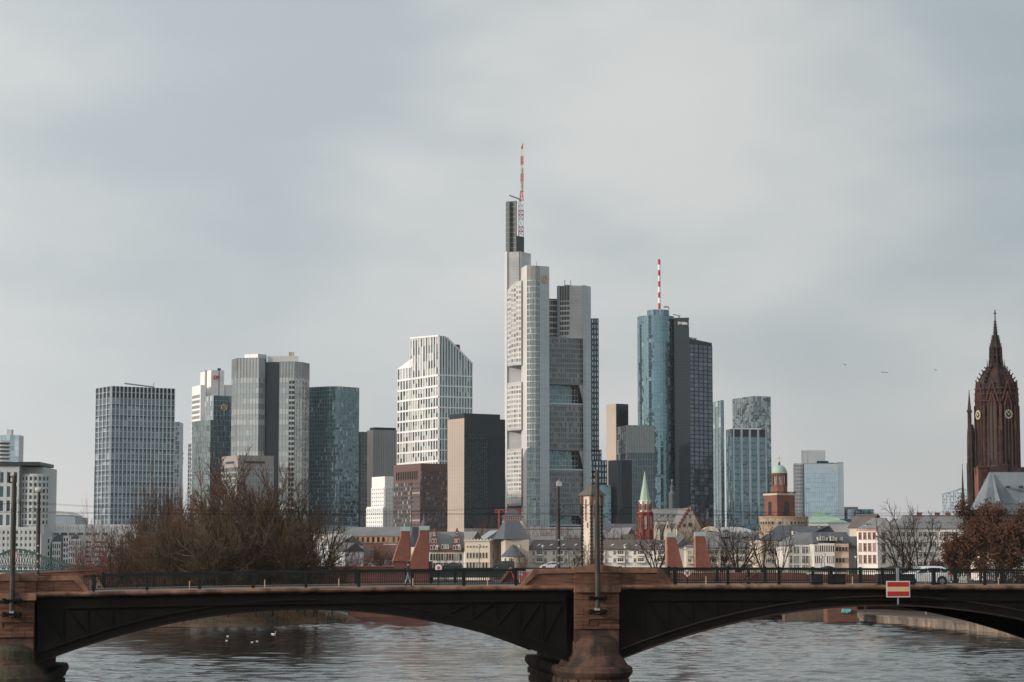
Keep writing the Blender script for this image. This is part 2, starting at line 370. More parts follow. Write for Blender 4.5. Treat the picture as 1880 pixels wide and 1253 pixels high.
# close the gap between the retaining wall and the ground sheet
# graffiti strokes on the lower wall near the old bridge
m_cyan = mat('cyan_paint', (.10, .48, .50), .6, .1, 2)
gY = 500.0
def scribble(cx, cy, wpx, hpx, Y, n, material, parent, seed, thick=.12, name='graffiti'):
    r_ = random.Random(seed); g = MB(); p = None; x = -.5
    for i in range(n):
        x = -.5 + (i + r_.uniform(-.3, .9)) / n; z = (.5 if i % 2 else -.5) * r_.uniform(.5, 1)
        c = (X(cx + x * wpx, Y), Y - .05 - i * .002, zat(cy - z * hpx, Y, cx))
        if p: g.tube(p, c, thick, thick, 4)
        p = c
    return g.build(name, material, parent)
pw = thing('bridge_abutment', 'red sandstone river wall end with cyan graffiti tag under the right arch', 'abutment', (X(1552, 452), 452, 0))
s = MB(); fo = fbox(1518, 1572, 452, 6); s.prism(fo, -1, zat(1110, 452)); s.build('wall', m_redwall, pw)
scribble(1552, 1122, 17, 9, 451.6, 14, m_cyan, pw, 3)
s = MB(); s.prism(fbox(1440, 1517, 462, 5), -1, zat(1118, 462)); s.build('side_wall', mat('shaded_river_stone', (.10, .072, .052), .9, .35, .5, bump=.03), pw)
# island
m_isl = mat('island_soil', (.13, .075, .04), .95, .4, .4, bump=.1, col2=(.07, .06, .035), thr=.5)
q = MB(); nr, na = 8, 48; rings = []
for i in range(nr + 1):
    f_ = 1 - i / nr; ring = []
    for k in range(na):
        t = 2 * math.pi * k / na; wob = 1 + .05 * math.sin(5 * t + 1) + .03 * math.sin(11 * t)
        ring.append((-68 + 37 * f_ * wob * math.cos(t), 462 + 43 * f_ * wob * math.sin(t), -.6 + 3.6 * (1 - f_ ** 5) + (.25 * math.sin(7 * t + i) if i else 0)))
    rings.append(ring)
q.rings(rings, False, True); struct(q.build('island', m_isl, smooth=True))

# ================================================================== FAR TOWERS
G7 = 'office towers of the distant skyline'
def E(*a, **k): return dict(e=a[0], cols=a[1], rows=a[2], **k)
# far left
t = tower('office_tower', 'pale hazy tower slab at the far left behind the white block', 'tower', fbox(-10, 31, 2600, 25), zat(799, 2600), m_pale, m_pale, g_pblue, [E(0, 5, 24, vw=.2, hw=.4)], group=G7)
q = MB(); fo = fbox(8, 17, 2610, 10); q.prism(fo, zat(799, 2600) + .01, zat(788, 2600)); q.build('roof_plant', m_pale, t)
t = thing('round_tower', 'banded round glass tower top rising left of all, above the white block', 'tower', (X(-3, 1500), 1500, GZ), G7)
q = MB(); rr = m(18, 1500); q.lathe(X(-3, 1500), 1500, [(GZ, rr), (zat(812, 1500), rr)], 24); q.build('wall', g_pblue, t, smooth=True)
q = MB()
for k in range(12):
    z = zat(812 + k * 7, 1500); q.lathe(X(-3, 1500), 1500, [(z - .5, rr + .3), (z + .5, rr + .3)], 24)
q.build('floor_band', m_white, t)
# white apartment block at left
Y = 900; m_apt = mat('light_render', (.44, .46, .455), .7, .05, .1)
t = thing('apartment_block', 'pale grid-fronted block with dark roof slab behind the two bridge poles at left', 'apartment building', (X(40, Y), Y, GZ))
fo = fbox(-30, 33, Y, 30); b = MB(); b.prism(fo, GZ, zat(855, Y)); F, G = MB(), MB()
b.prism(fbox(33.5, 79, Y + 6, 25), GZ, zat(857, Y)); b.build('wall', m_apt, t)
facade(F, G, fo[0], fo[1], zat(968, Y), zat(864, Y), 5, 4, vw=1.3, hw=1.4, dep=.6, tone=lambda i, j: rnd.random() * .7)
q = MB(); q.prism(fbox(-30, 70, Y - 1, 28), zat(855, Y) + .02, zat(848.5, Y)); q.build('roof_slab', m_dark, t)
rc, yc = m(26, Y), Y + 5; cx = X(58, Y); pts = []
for k in range(9):
    a = R(200 + k * 140 / 8); pts.append(Vector((cx + rc * 1.02 * math.cos(a), yc + rc * .75 * math.sin(a))))
q = MB(); q.prism(pts, GZ, zat(870, Y)); q.build('bay', m_apt, t)
for k in range(8): facade(F, G, pts[k], pts[k + 1], zat(965, Y), zat(873, Y), 1, 8, vw=.62, hw=.95, dep=.45, tone=lambda i, j: rnd.random() * .6)
fo2 = fbox(-30, 76, Y - 10, 12); q = MB(); q.prism(fo2, GZ, zat(968, Y - 10)); q.build('podium', m_apt, t)
facade(F, G, fo2[0], fo2[1], zat(1018, Y - 10), zat(972, Y - 10), 13, 4, vw=.9, hw=1.2, dep=.35)
F.build('facade_frame', m_apt, t, kind='stuff'); G.build('window_pane', g_dark, t, kind='stuff')
# curved grey roof hall
t = thing('grey_hall', 'blue-grey hall with a shallow curved roof right of the grid-fronted block', 'building', (X(108, 1000), 1000, GZ))
q = MB(); q.prism(fbox(78, 128, 1000, 30), GZ, zat(947, 1000)); q.prism(fbox(114, 137, 996, 30), GZ, zat(949, 996)); q.build('wall', m_steelb, t)
q = MB(); Yh = 1000
q.rings([[(X(px, Yh), Yh - .5 + dy, zat(py, Yh)) for px, py in ((78, 946.5), (84, 942), (92, 939), (102, 938), (112, 939), (122, 942), (129, 946.5))] for dy in (0, 30)]); q.build('roof', m_pale, t)
# low white terraced block
t = thing('terraced_block', 'long low white building with stepped terraces left of the poplars', 'building', (X(160, 930), 930, GZ))
b = MB(); F, G = MB(), MB()
for (a_, b_, yt, dY, nc) in ((90, 250, 963, 12, 34), (80, 200, 975, 5, 8)):
    fo = fbox(a_, b_, 920 + dY, 10); b.prism(fo, GZ, zat(yt, 920 + dY))
    facade(F, G, fo[0], fo[1], zat(yt + 8, 920), zat(yt + 2.5, 920), nc, 1, vw=.8, hw=.3, dep=.3); facade(F, G, fo[0], fo[1], zat(1045, 920), zat(yt + 16, 920), nc // 2, 6, vw=1.6, hw=1.3, dep=.3)
for (a_, b_, yt) in ((77, 92, 986), (116, 126, 984), (96, 112, 995), (126, 150, 990)):
    fo = fbox(a_, b_, 915, 9); b.prism(fo, GZ, zat(yt, 915)); n_ = max(2, int((b_ - a_) / 4))
    facade(F, G, fo[0], fo[1], zat(1046, 915), zat(yt + 2, 915), n_, int((1044 - yt) / 10), vw=.42, hw=.85, dep=.4, tone=lambda i, j: rnd.random() * .7)
b.build('wall', m_white, t); F.build('facade_frame', m_white, t, kind='stuff'); G.build('window_pane', g_dark, t, kind='stuff')
m_slate = mat('slate_roof', (.075, .085, .10), .7, .18, 1.2, stretch=(1, 1, 4), bump=.02)
m_slate2 = mat('grey_slate_roof', (.16, .165, .17), .75, .18, 1.2, stretch=(1, 1, 4), bump=.02)
m_broof = mat('brown_tile_roof', (.10, .085, .08), .85, .2, 1.5, stretch=(1, 1, 4), bump=.02)
q = MB()
for a_, b_ in ((92, 122), (124, 142)):
    Yq = 917; z0_, z1_ = zat(997, Yq), zat(981, Yq)
    A = [(X(a_, Yq), Yq), (X(b_, Yq), Yq), (X(b_, Yq), Yq + 9), (X(a_, Yq), Yq + 9)]; B = [(X(a_ + 9, Yq), Yq + 4), (X(b_ - 9 + 2, Yq), Yq + 4), (X(b_ - 7, Yq), Yq + 6), (X(a_ + 9, Yq), Yq + 6)]
    q.rings([[(*p, z0_ ) for p in A], [(*p, z1_) for p in B]])
q.build('roof', m_slate, t)

# tower with white fins
Y = 1500; fo = cbox(172.5, 200, 317, Y, 32)
zt_ = zat(709, Y)
t = tower('office_tower', 'square blue-grey glass tower with close white vertical fins standing left above the poplars', 'tower', fo, zt_, m_steelb, mat('silver_fins', (.50, .55, .58), .4, .04, .05, metal=.2), g_gal,
     [E(0, 16, 23, z0=zat(965, Y), z1=zat(731, Y), vw=.75, hw=.28, dep=.7), E(3, 4, 23, z0=zat(965, Y), z1=zat(731, Y), vw=.7, hw=.28, dep=.6)], group=G7)
F, G = MB(), MB(); facade(F, G, fo[0], fo[1], zat(730.5, Y), zt_, 16, 2, vw=.8, hw=.3, dep=.7, tone=lambda i, j: .02); facade(F, G, fo[3], fo[0], zat(730.5, Y), zt_, 4, 2, vw=.8, hw=.3, dep=.7, tone=lambda i, j: .05)
for j in range(11):   # dark floor joints, every second storey
    z = zat(743 + j * 20.6, Y)
    for e_ in (0, 3):
        p0, p1 = fo[e_], fo[(e_ + 1) % 4]; d = (p1 - p0); Ln = d.length; d.normalize(); G.cm = 0
        G.obox(p0, d, Vector((d.y, -d.x)), 0, Ln, .1, .3, z - .5, z + .5); 
        for k_ in range(6): G.t[-1 - k_] = .0
F.build('crown_frame', _m['silver_fins'], t, kind='stuff'); G.build('crown_pane', g_black, t, kind='stuff')
q = MB(); o = fo[0]; r_ = (fo[1] - fo[0]); q.tube((*(o + r_ * .2), zt_ + 2), (*(o + r_ * .65 + Vector((0, 6))), zt_ + .8), .5); q.tube((*(o + r_ * .62 + Vector((0, 6))), zt_), (*(o + r_ * .65 + Vector((0, 6))), zat(697, Y)), .4, .25)
q.build('maintenance_crane', m_grey, t)
tower('office_tower', 'narrow blue-grey slab peeping out right of the white-finned tower', 'tower', fbox(312, 326.5, 1700, 20), zat(775, 1700), m_steelb, m_steelb, g_slate, [E(0, 4, 30, vw=.2, hw=.4, dep=.2)], group=G7)
tt = thing('telecom_tower', 'slim pale telecom mast tower with platforms right of the white-finned tower', 'tower', (X(330, 2600), 2600, GZ), G7)
q = MB(); cx, Yt = X(330, 2600), 2600
q.lathe(cx, Yt, [(GZ, 4), (zat(860, Yt), 2.2), (zat(822, Yt), 1.6)], 12)
for py, hw_ in ((826, 3.5), (833, 5), (842, 5), (850, 4.5), (858, 3.5), (868, 3.5), (878, 3.5), (890, 3.5), (902, 3.2)):
    z = zat(py, Yt); q.lathe(cx, Yt, [(z - 1.2, m(hw_, Yt)), (z + 1.2, m(hw_, Yt))], 14)
q.build('shaft', m_pale, tt)
tower('office_tower', 'very narrow grey tower edge left of the white stepped tower', 'tower', fbox(343, 350, 1900, 15), zat(815, 1900), m_grey, m_pale, g_dark, [E(0, 2, 28, vw=.5, hw=1.0, dep=.2)], group=G7)
# white stepped tower with red initials
Y = 1650; t = thing('stepped_tower', 'gleaming white stepped tower with small red initials near its top', 'tower', (X(380, Y), Y, GZ), G7)
b = MB(); fa = cbox(349, 365, 372, Y, 25); b.prism(fa, GZ, zat(707, Y)); fb_ = cbox(364, 384, 408, Y + 3, 25); b.prism(fb_, GZ, zat(679, Y)); b.prism(cbox(395, 411, 425, Y + 16, 20), GZ, zat(704, Y)); b.build('wall', m_white, t)
q = MB(); fs_ = cbox(372, 374, 376, Y - 1, 25); q.prism(fs_, zat(765, Y), zat(680, Y)); q.build('joint', m_grey, t)
F, G = MB(), MB()
for k in range(20): 
    z = zat(727 + k * 9.6, Y)
    facade(None, G, fa[3], fa[0], z - 1.1, z + 1.1, 8, 1, u0=.04, u1=.92, tone=lambda i, j: .2)
    facade(F, None, fa[3], fa[0], z - 1.1, z + 1.1, 8, 1, u0=.04, u1=.92, vw=.5, hw=.1, dep=.15)
F.build('facade_frame', m_white, t, kind='stuff'); G.build('window_pane', g_dark, t, kind='stuff')
m_red = mat('red_enamel', (.50, .02, .03), .5, .05)
m_redw = mat('signal_red_paint', (.42, .05, .05), .6, .1)
text_mesh('DB', m(9, Y), 'sign', m_red, t, (X(393.5, Y), fb_[0].y - .2, zat(696, Y)), R(25), .1, m(.5, Y))
q = MB(); q.tube((X(399, Y), Y - 1, zat(760, Y)), (X(399, Y), Y - 1, zat(679, Y)), .35); q.tube((X(396, Y), Y - 1, zat(678.5, Y)), (X(402, Y), Y - 1, zat(678.5, Y)), .8); q.build('gondola_mast', m_dark, t)
# glass tower with round emblem
Y = 1560; m_gold = mat('emblem_yellow', (.50, .38, .20), .5, .1)
def emblem(t, c, d, n, r_, ring=m_gold):
    """ribbon triangle in a ring, standing proud of the wall"""
    q = MB(); P = lambda a, b, o: (c[0] + d.x * a + n.x * o, c[1] + d.y * a + n.y * o, c[2] + b)
    def loop(ro, ri, k, off, o0, o1):
        A = [[P(rr * math.cos(off + 2 * math.pi * i / k), rr * math.sin(off + 2 * math.pi * i / k), oo) for i in range(k)] for rr, oo in ((ri, o0), (ri, o1), (ro, o1), (ro, o0))]
        for u in range(3):
            for i in range(k): j = (i + 1) % k; q.quad(A[u][i], A[u][j], A[u + 1][j], A[u + 1][i])
    loop(r_, r_ * .66, 6, R(30), .2, .8); loop(r_ * .52, r_ * .05, 3, R(90), .3, .75)
    q.build('emblem', ring, t)
t = thing('glass_tower', 'teal glass tower carrying a yellow triangular emblem between the white and the twin-lobed towers', 'tower', (X(395, Y), Y, GZ), G7)
b = MB(); f1 = cbox(373, 389, 436, Y, 28); b.prism(f1, GZ, zat(726, Y)); f2 = cbox(350.5, 384, 424, Y - 25, 38); b.prism(f2, GZ, zat(774, Y - 25)); b.build('wall', m_steelb, t)
F, G, G2 = MB(), MB(), MB()
facade(F, G, f1[0], f1[1], zat(970, Y), zat(727, Y), 18, 27, vw=.25, hw=.3, dep=.2, tilt=.03); facade(F, G2, f1[3], f1[0], zat(970, Y), zat(727, Y), 8, 27, vw=.25, hw=.3, dep=.2)
facade(F, G, f2[0], f2[1], zat(970, Y), zat(775.5, Y), 16, 20, vw=.25, hw=.3, dep=.2, tilt=.035); facade(F, G2, f2[3], f2[0], zat(970, Y), zat(775.5, Y), 18, 20, vw=.15, hw=.2, dep=.2)
F.build('facade_frame', m_steelb, t, kind='stuff'); G.build('window_pane', g_teal, t, kind='stuff'); G2.build('side_pane', g_pgreen, t, kind='stuff')
d = (f1[1] - f1[0]).normalized(); n_ = Vector((d.y, -d.x)); pc = Vector((X(405, Y), f1[0].y + 3)); emblem(t, (pc.x + n_.x * 2, pc.y + n_.y * 2, zat(748, Y)), d, n_, m(6.5, Y))
# twin-lobed silver tower
Y = 1480; t = thing('twin_lobe_tower', 'big silver twin-lobed tower with a dark blank strip between its two halves', 'tower', (X(495, Y), Y, GZ), G7)
def lobe(pxs, Yo): return [Vector((X(p, Yo + dy), Yo + dy)) for p, dy in pxs]
A = lobe([(422.5, 14), (432, 3), (472, 0), (483, 6), (483, 40), (430, 40)], Y)
B = lobe([(510, 0), (538, 0), (553, 5), (565, 16), (565, 45), (510, 45)], Y)
b = MB(); b.prism(A, GZ, zat(657, Y)); b.prism(B, GZ, zat(664, Y)); b.build('wall', mat('ribbed_steel_grey', (.29, .315, .32), .5, .1, .5, stretch=(.02, .02, 4)), t)
q = MB(); q.prism(lobe([(479, 9), (511, 8), (511, 40), (479, 40)], Y), GZ, zat(663, Y)); q.build('core', m_dgrey, t)
q = MB(); q.prism(lobe([(445, 12), (470, 8), (486, 14), (486, 35), (445, 35)], Y), zat(657, Y), zat(648, Y)); q.prism(lobe([(488, 12), (545, 12), (545, 35), (488, 35)], Y), zat(664, Y), zat(651, Y)); q.build('roof_plant', m_pale, t)
q = MB()
for px in (524, 527, 531): q.tube((X(px, Y), Y + 15, zat(652, Y)), (X(px, Y), Y + 15, zat(643, Y)), .6)
q.build('chimney', m_tan, t)
F, G = MB(), MB()
for pl in (A, B):
    for i in range(0, 3):
        nc = max(2, int((pl[i + 1] - pl[i]).length / 1.9))
        facade(F, G, pl[i], pl[i + 1], zat(965, Y), zat(693, Y), nc, 28, vw=.28, hw=.18, dep=.25, tone=lambda i, j: min(.98, max(0, rnd.gauss(.55 + (.10 if j % 2 else -.10) + .05 * math.sin(j * .7), .05))))
        facade(F, None, pl[i], pl[i + 1], zat(693, Y), zat(657 if pl is A else 664, Y) - .1, nc, 1, vw=.22, hw=.2, dep=.3)
F.build('facade_frame', _m['ribbed_steel_grey'], t, kind='stuff'); G.build('window_pane', g_white, t, kind='stuff')
# dark punched window columns on the right lobe
G = MB()
for e_, us in ((0, (.75, .95)), (2, (.1, .5))):
    p0, p1 = B[e_], B[e_ + 1]; d = (p1 - p0); Ln = d.length; d.normalize(); n_ = Vector((d.y, -d.x))
    for k in range(26):
        z = zat(702 + k * 9.4, Y)
        for u in us: G.obox(p0, d, n_, u * Ln - .9, u * Ln + .9, .1, .2, z - 1, z + .9)
G.build('dark_window', g_black, t, kind='stuff')
# low grey block
t = tower('office_block', 'low two-tone grey block with slit windows in front of the twin-lobed tower', 'office building', cbox(405.5, 436, 501, 1380, 30), zat(836, 1380), mat('warm_grey_cladding', (.27, .25, .24), .7, .05, .05), m_grey, g_dark,
    [E(0, 22, 9, z0=zat(955, 1380), z1=zat(856, 1380), vw=.7, hw=1.1), E(3, 14, 9, z0=zat(955, 1380), z1=zat(856, 1380), vw=.6, hw=1.1)], group=G7)
fo = cbox(405.5, 436, 501, 1380, 30)
for e_, a_, b_ in ((0, .2, .75), (3, .25, .75)):
    q = MB(); d = fo[(e_ + 1) % 4] - fo[e_]; Ln = d.length; d.normalize(); q.obox(fo[e_], d, Vector((d.y, -d.x)), a_ * Ln, b_ * Ln, .05, .2, zat(850.5, 1380), zat(846.5, 1380)); q.build('slit_window', m_dark, t)
# teal glass slab
Y = 1520; pl = [Vector((X(p, Y + dy), Y + dy)) for p, dy in ((564, 9), (600, 1), (614, 0), (622, 1), (657.5, 13), (657, 45), (564, 45))]
tower('glass_tower', 'wide teal glass tower with softly bowed front right of the twin-lobed tower', 'tower', pl, zat(709.5, Y), m_steelb, mat('teal_frames', (.18, .26, .28), .5, .05), glass('blue_teal_glass', (.17, .255, .29), (.40, .48, .50), .05, wob=.06, dark=.6),
    [E(i, c_, 34, z0=zat(965, Y), z1=zat(710, Y), vw=.22, hw=.3, dep=.2, tilt=.012) for i, c_ in enumerate((12, 5, 3, 12))], group=G7)
# slim pair
Y = 1560; tower('office_tower', 'slim tan and dark slab immediately right of the bowed teal tower', 'tower', cbox(657, 661, 673, Y, 30), zat(793, Y), m_tan, m_dgrey, g_slate, [E(0, 4, 36, vw=.3, hw=.3, dep=.2)], group=G7)
tower('office_tower', 'slim slab with cream end wall left of the white gridded tower', 'tower', cbox(672, 684, 728, Y + 10, 28), zat(788, Y), mat('cream_cladding', (.58, .50, .44), .7, .05, .05), m_grey, g_slate, [E(0, 13, 1, vw=1.1, hw=.3, dep=.5, tone=lambda i, j: .1)], group=G7, roof=[(.1, .98, .1, .9, 1.8, m_dark)])
# white small block
Y = 1300; tower('office_block', 'stepped brilliant white block with small square windows below the ribbed slab', 'office building', cbox(682, 706, 722, Y, 32), zat(875, Y), m_white, m_white, g_dark,
    [E(3, 6, 10, z0=zat(968, Y), z1=zat(895, Y), vw=1.6, hw=1.4, dep=.4), E(0, 3, 10, z0=zat(968, Y), z1=zat(895, Y), vw=1.5, hw=1.2, dep=.4)], group=G7)
Y = 1296; tower('office_block', 'lower white annex with square windows left of the stepped white block', 'office building', cbox(673, 704, 706, Y, 32), zat(930, Y), m_white, m_white, g_dark, [E(3, 8, 5, z0=zat(970, Y), z1=zat(932, Y), vw=1.6, hw=1.4, dep=.4)], group=G7)
# white gridded tower with sloped crown
Y = 1450; t = thing('gridded_tower', 'white gridded glass tower with slanting crown and cut-off left shoulder', 'tower', (X(800, Y), Y, GZ), G7)
f1 = cbox(752.5, 805, 866.5, Y, 30); L_ = f1[3]; C0 = f1[0]; R0 = f1[1]; Bk = f1[2]
zl, zc_, zr_ = zat(621.5, L_.y), zat(617, Y), zat(668, R0.y)
b = MB(); brk = C0 + (R0 - C0) * .22; brkb = L_ + (Bk - L_) * .22
b.rings([[(p.x, p.y, GZ) for p in (C0, brk, R0, Bk, brkb, L_)], [(C0.x, C0.y, zc_), (brk.x, brk.y, zc_ - .6), (R0.x, R0.y, zr_), (Bk.x, Bk.y, zr_), (brkb.x, brkb.y, zl - .6), (L_.x, L_.y, zl)]])
d = (f1[3] - f1[0]).normalized(); sh = cbox(729, 755, 805, L_.y - 2, 30)
f2 = [sh[0], sh[0] + (R0 - C0) * .7, sh[3] + (R0 - C0) * .7, sh[3]]
zs0, zs1 = zat(655, Y + 20), zat(672, Y + 25)
b.rings([[(p.x, p.y, GZ) for p in f2], [(f2[0].x, f2[0].y, zs0), (f2[1].x, f2[1].y, zs0), (f2[2].x, f2[2].y, zs1), (f2[3].x, f2[3].y, zs1)]])
b.build('wall', m_white, t)
F, G, G2 = MB(), MB(), MB(); zb = zat(965, Y)
rowh = 19.7; nrow = 16
def zrow(k): return zat(689 + 19.7 * k, Y)
ztop_l = (zc_ + zl) / 2
for k in range(14):
    facade(F, G, L_, C0, zrow(k + 1), zrow(k), 11, 2, vw=1.0, hw=.0, dep=.5); facade(F, None, L_, C0, zrow(k) - .6, zrow(k) + .6, 1, 1, vw=0, hw=1.2, dep=.5, hv=.05)
    facade(F, G, f2[3], f2[0], zrow(k + 1), zrow(k), 5, 2, vw=1.0, hw=.0, dep=.5); facade(F, None, f2[3], f2[0], zrow(k) - .6, zrow(k) + .6, 1, 1, vw=0, hw=1.2, dep=.5, hv=.05)
    facade(F, G2, C0, R0, zrow(k + 1), zrow(k), 12, 2, vw=.6, hw=.0, dep=.5); facade(F, None, C0, R0, zrow(k) - .4, zrow(k) + .4, 1, 1, vw=0, hw=.8, dep=.5, hv=.05)
facade(F, G, L_, C0, zrow(0), zc_, 11, 5, vw=1.0, hw=0, dep=.5, zt=lambda u: (zl + (zc_ - zl) * u - zrow(0)) / (zc_ - zrow(0)))
facade(F, G2, C0, R0, zrow(0), zc_, 12, 5, vw=.6, hw=0, dep=.5, zt=lambda u: 1 if u < .22 else 1 - (u - .22) / .78 * (zc_ - zr_) / (zc_ - zrow(0)))
facade(F, G, f2[3], f2[0], zrow(0), zs1, 5, 1, vw=1., hw=1., dep=.5)
for a_, b_, za, zb_ in ((L_, C0, zl, zc_), (brk, R0, zc_ - .6, zr_)):
    F.tube((a_.x, a_.y - .3, za), (b_.x, b_.y - .3, zb_), .8, .8, 4)
F.build('facade_frame', m_white, t, kind='stuff'); G.build('window_pane', g_mix, t, kind='stuff'); G2.build('side_pane', g_teal, t, kind='stuff')
q = MB(); q.prism(fbox(818, 843, Y + 22, 15), zat(660, Y), zat(627, Y)); q.build('roof_plant', m_dark, t)
# red brown block
Y = 1250; fo = cbox(722.5, 772, 821, Y, 30)
t = tower('office_block', 'red-brown office block with dark blue glass bands below the white gridded tower', 'office building', fo, zat(851, Y), m_brown, m_brown, g_dark,
    [E(0, 16, 11, z0=zat(968, Y), z1=zat(863, Y), vw=.35, hw=1.3, dep=.3), E(3, 12, 10, z0=zat(968, Y), z1=zat(884, Y), vw=.12, hw=.9, dep=.2, u1=.66), E(3, 1, 10, z0=zat(968, Y), z1=zat(884, Y), vw=.4, hw=1.5, dep=.35, u0=.68), E(3, 12, 1, z0=zat(880, Y), z1=zat(864, Y), vw=.6, hw=.5, dep=.4, u0=.1, u1=.88)], group=G7)
# tan / dark tower
Y = 1400; fo = cbox(821.5, 852, 927, Y, 32)
t = tower('office_tower', 'tower with sunlit cream end wall and dark side, left of the tallest tower', 'tower', fo, zat(768, Y), m_tan, m_dark, glass('banded_glass', (.24, .31, .33), (.42, .48, .49), .2, dark=.12),
    [E(0, 22, 30, z0=zat(970, Y), z1=zat(797, Y), vw=.4, hw=2.1, dep=.35, u0=.58), E(0, 12, 40, z0=zat(970, Y), z1=zat(797, Y), vw=.3, hw=.5, dep=.3, u1=.57, tone=lambda i, j: rnd.random() * .12)], group=G7,
    roof=[(.02, .9, .05, .95, 3.0, m_dark)])
q = MB(); d = (fo[1] - fo[0]); Ln = d.length; d.normalize(); q.obox(fo[0], d, Vector((d.y, -d.x)), .1, Ln, .03, .3, zat(796.8, Y), zat(768, Y) - .02); q.build('crown', m_dark, t)
F = MB(); facade(F, None, fo[3], fo[0], zat(970, Y), zat(768, Y), 7, 30, vw=.12, hw=.12, dep=.1); F.build('panel_joint', mat('joint_tan', (.34, .27, .22), .8), t, kind='stuff')
# ------------------------------------------------------------------ tallest tower (triangular plan, corner shafts, hanging gardens)
Y = 1620
m_cb = mat('tower_enamel_panel', (.43, .50, .54), .35, .04, .05); m_cbw = mat('tower_warm_panel', (.56, .55, .53), .4, .04, .05)  # warm copy puts sunlight into the colour, bluish copy the shade
m_joint = mat('panel_joint', (.26, .29, .30), .6)
t = thing('tallest_tower', 'tallest skyscraper, pale triangular tower with gardens, emblem and red and white antenna', 'skyscraper', (X(1000, Y), Y, GZ), G7)
def pp(px, dy): return Vector((X(px, Y + dy), Y + dy))
F, G, GT, J, FG = MB(), MB(), MB(), MB(), MB()
def panels(p0, p1, z0, z1, c_, r_, w_=.18): facade(J, None, p0, p1, z0, z1, c_, r_, vw=w_, hw=w_, dep=.07, hv=-.01)
# rear left shaft
q = MB(); A = [pp(926.5, 34), pp(931.5, 26), pp(957, 24), pp(975, 36), pp(975, 60), pp(926.5, 60)]; q.prism(A, GZ, zat(463, Y + 26)); q.build('rear_shaft', m_palerib, t)
facade(J, None, A[1], A[2], zat(540, Y), zat(464, Y), 1, 26, vw=0, hw=.35, dep=.1)
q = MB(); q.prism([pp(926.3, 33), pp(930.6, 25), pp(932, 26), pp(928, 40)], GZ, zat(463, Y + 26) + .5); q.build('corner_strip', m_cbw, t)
q = MB(); q.prism([pp(953.5, 23.6), pp(974, 35.6), pp(974.5, 40), pp(954, 30)], zat(540, Y), zat(463.5, Y + 26)); q.build('dark_panel', m_dgrey, t)
q = MB(); A2 = [pp(928.5, 32), pp(949, 28), pp(949, 50), pp(928.5, 50)]; q.prism(A2, zat(463, Y + 28), zat(369, Y + 28))
q.prism([pp(949, 28.5), pp(962.5, 34), pp(962.5, 50), pp(949, 50)], zat(463, Y + 28), zat(433, Y + 28)); q.build('service_tower', m_dgrey, t)
q = MB()
for px in (932, 947): q.prism([pp(px, 27.5), pp(px + .8, 27.5), pp(px + .8, 30), pp(px, 30)], zat(462, Y + 28), zat(369, Y + 28))
for k in range(9): q.prism([pp(928.7, 31.6), pp(949, 27.7), pp(949, 28.5), pp(929, 32)], zat(380 + k * 9.4, Y + 28), zat(379.3 + k * 9.4, Y + 28))
q.build('rail', m_grey, t)
# antenna lattice
def lattice(px, Yq, ya, yb, hwpx, material, twist=1, legs=4, taper=1.):
    q = MB(); c = Vector((X(px, Yq, 400), Yq)); z0, z1 = zat(yb, Yq), zat(ya, Yq); h = m(hwpx, Yq)
    pt = lambda k, z, s: (c.x + h * s * (1 if k in (0, 3) else -1), c.y + h * s * (1 if k in (0, 1) else -1), z)
    n_ = max(1, round((z1 - z0) / (2.4 * h)))
    for k in range(4): q.tube(pt(k, z0, 1), pt(k, z1, taper), .32, .32, 4)
    for j in range(n_):
        a = j / n_; b = (j + 1) / n_; sa, sb = 1 + (taper - 1) * a, 1 + (taper - 1) * b; za, zb = z0 + (z1 - z0) * a, z0 + (z1 - z0) * b
        for k in range(4):
            k2 = (k + 1) % 4; q.tube(pt(k, za, sa), pt(k2, zb, sb), .2, .2, 3); q.tube(pt(k, zb, sb), pt(k2, zb, sb), .2, .2, 3)
    q.build('mast_section', material, t)
m_wpaint = mat('white_paint', (.72, .72, .70), .5, .05)
m_mred = mat('mast_red_paint', (.42, .04, .05), .5, .08)
Ym = Y + 32
segs = [(433, 417, m_mred, 4.2), (417, 403, m_wpaint, 4.2), (403, 387, m_mred, 4.2), (387, 370, m_wpaint, 4.2), (351, 336, m_wpaint, 2.2), (336, 320, m_mred, 2.2), (320, 304, m_wpaint, 2.1), (304, 288, m_mred, 2.1), (288, 274, m_wpaint, 1.8)]
for yb, ya, mm, hw_ in segs: lattice(956.5 if hw_ > 3 else 958.5, Ym, ya, yb, hw_, mm)
lattice(957.5, Ym, 351, 370, 3.4, m_mred, taper=.6)
q = MB(); q.tube((X(958, Ym, 300), Ym, zat(274, Ym)), (X(960.3, Ym, 300), Ym, zat(263, Ym)), .9, .15); q.build('mast_tip', m_mred, t)
q = MB()
for py in (313, 341, 347): 
    z = zat(py, Ym); q.lathe(X(958.5, Ym, 300), Ym, [(z - 2, m(3.0, Ym)), (z - 1.7, m(3.2, Ym)), (z + 1.7, m(3.2, Ym)), (z + 2, m(2.2, Ym))], 8)
q.build('mast_platform', m_grey, t)
q = MB(); q.tube((X(935, Ym, 360), Ym - 5, zat(361, Ym)), (X(953, Ym, 360), Ym - 2, zat(366.5, Ym)), .5); q.tube((X(953, Ym, 360), Ym - 2, zat(366.5, Ym)), (X(956, Ym, 360), Ym, zat(369, Ym)), .7)
q.build('maintenance_crane', m_grey, t)
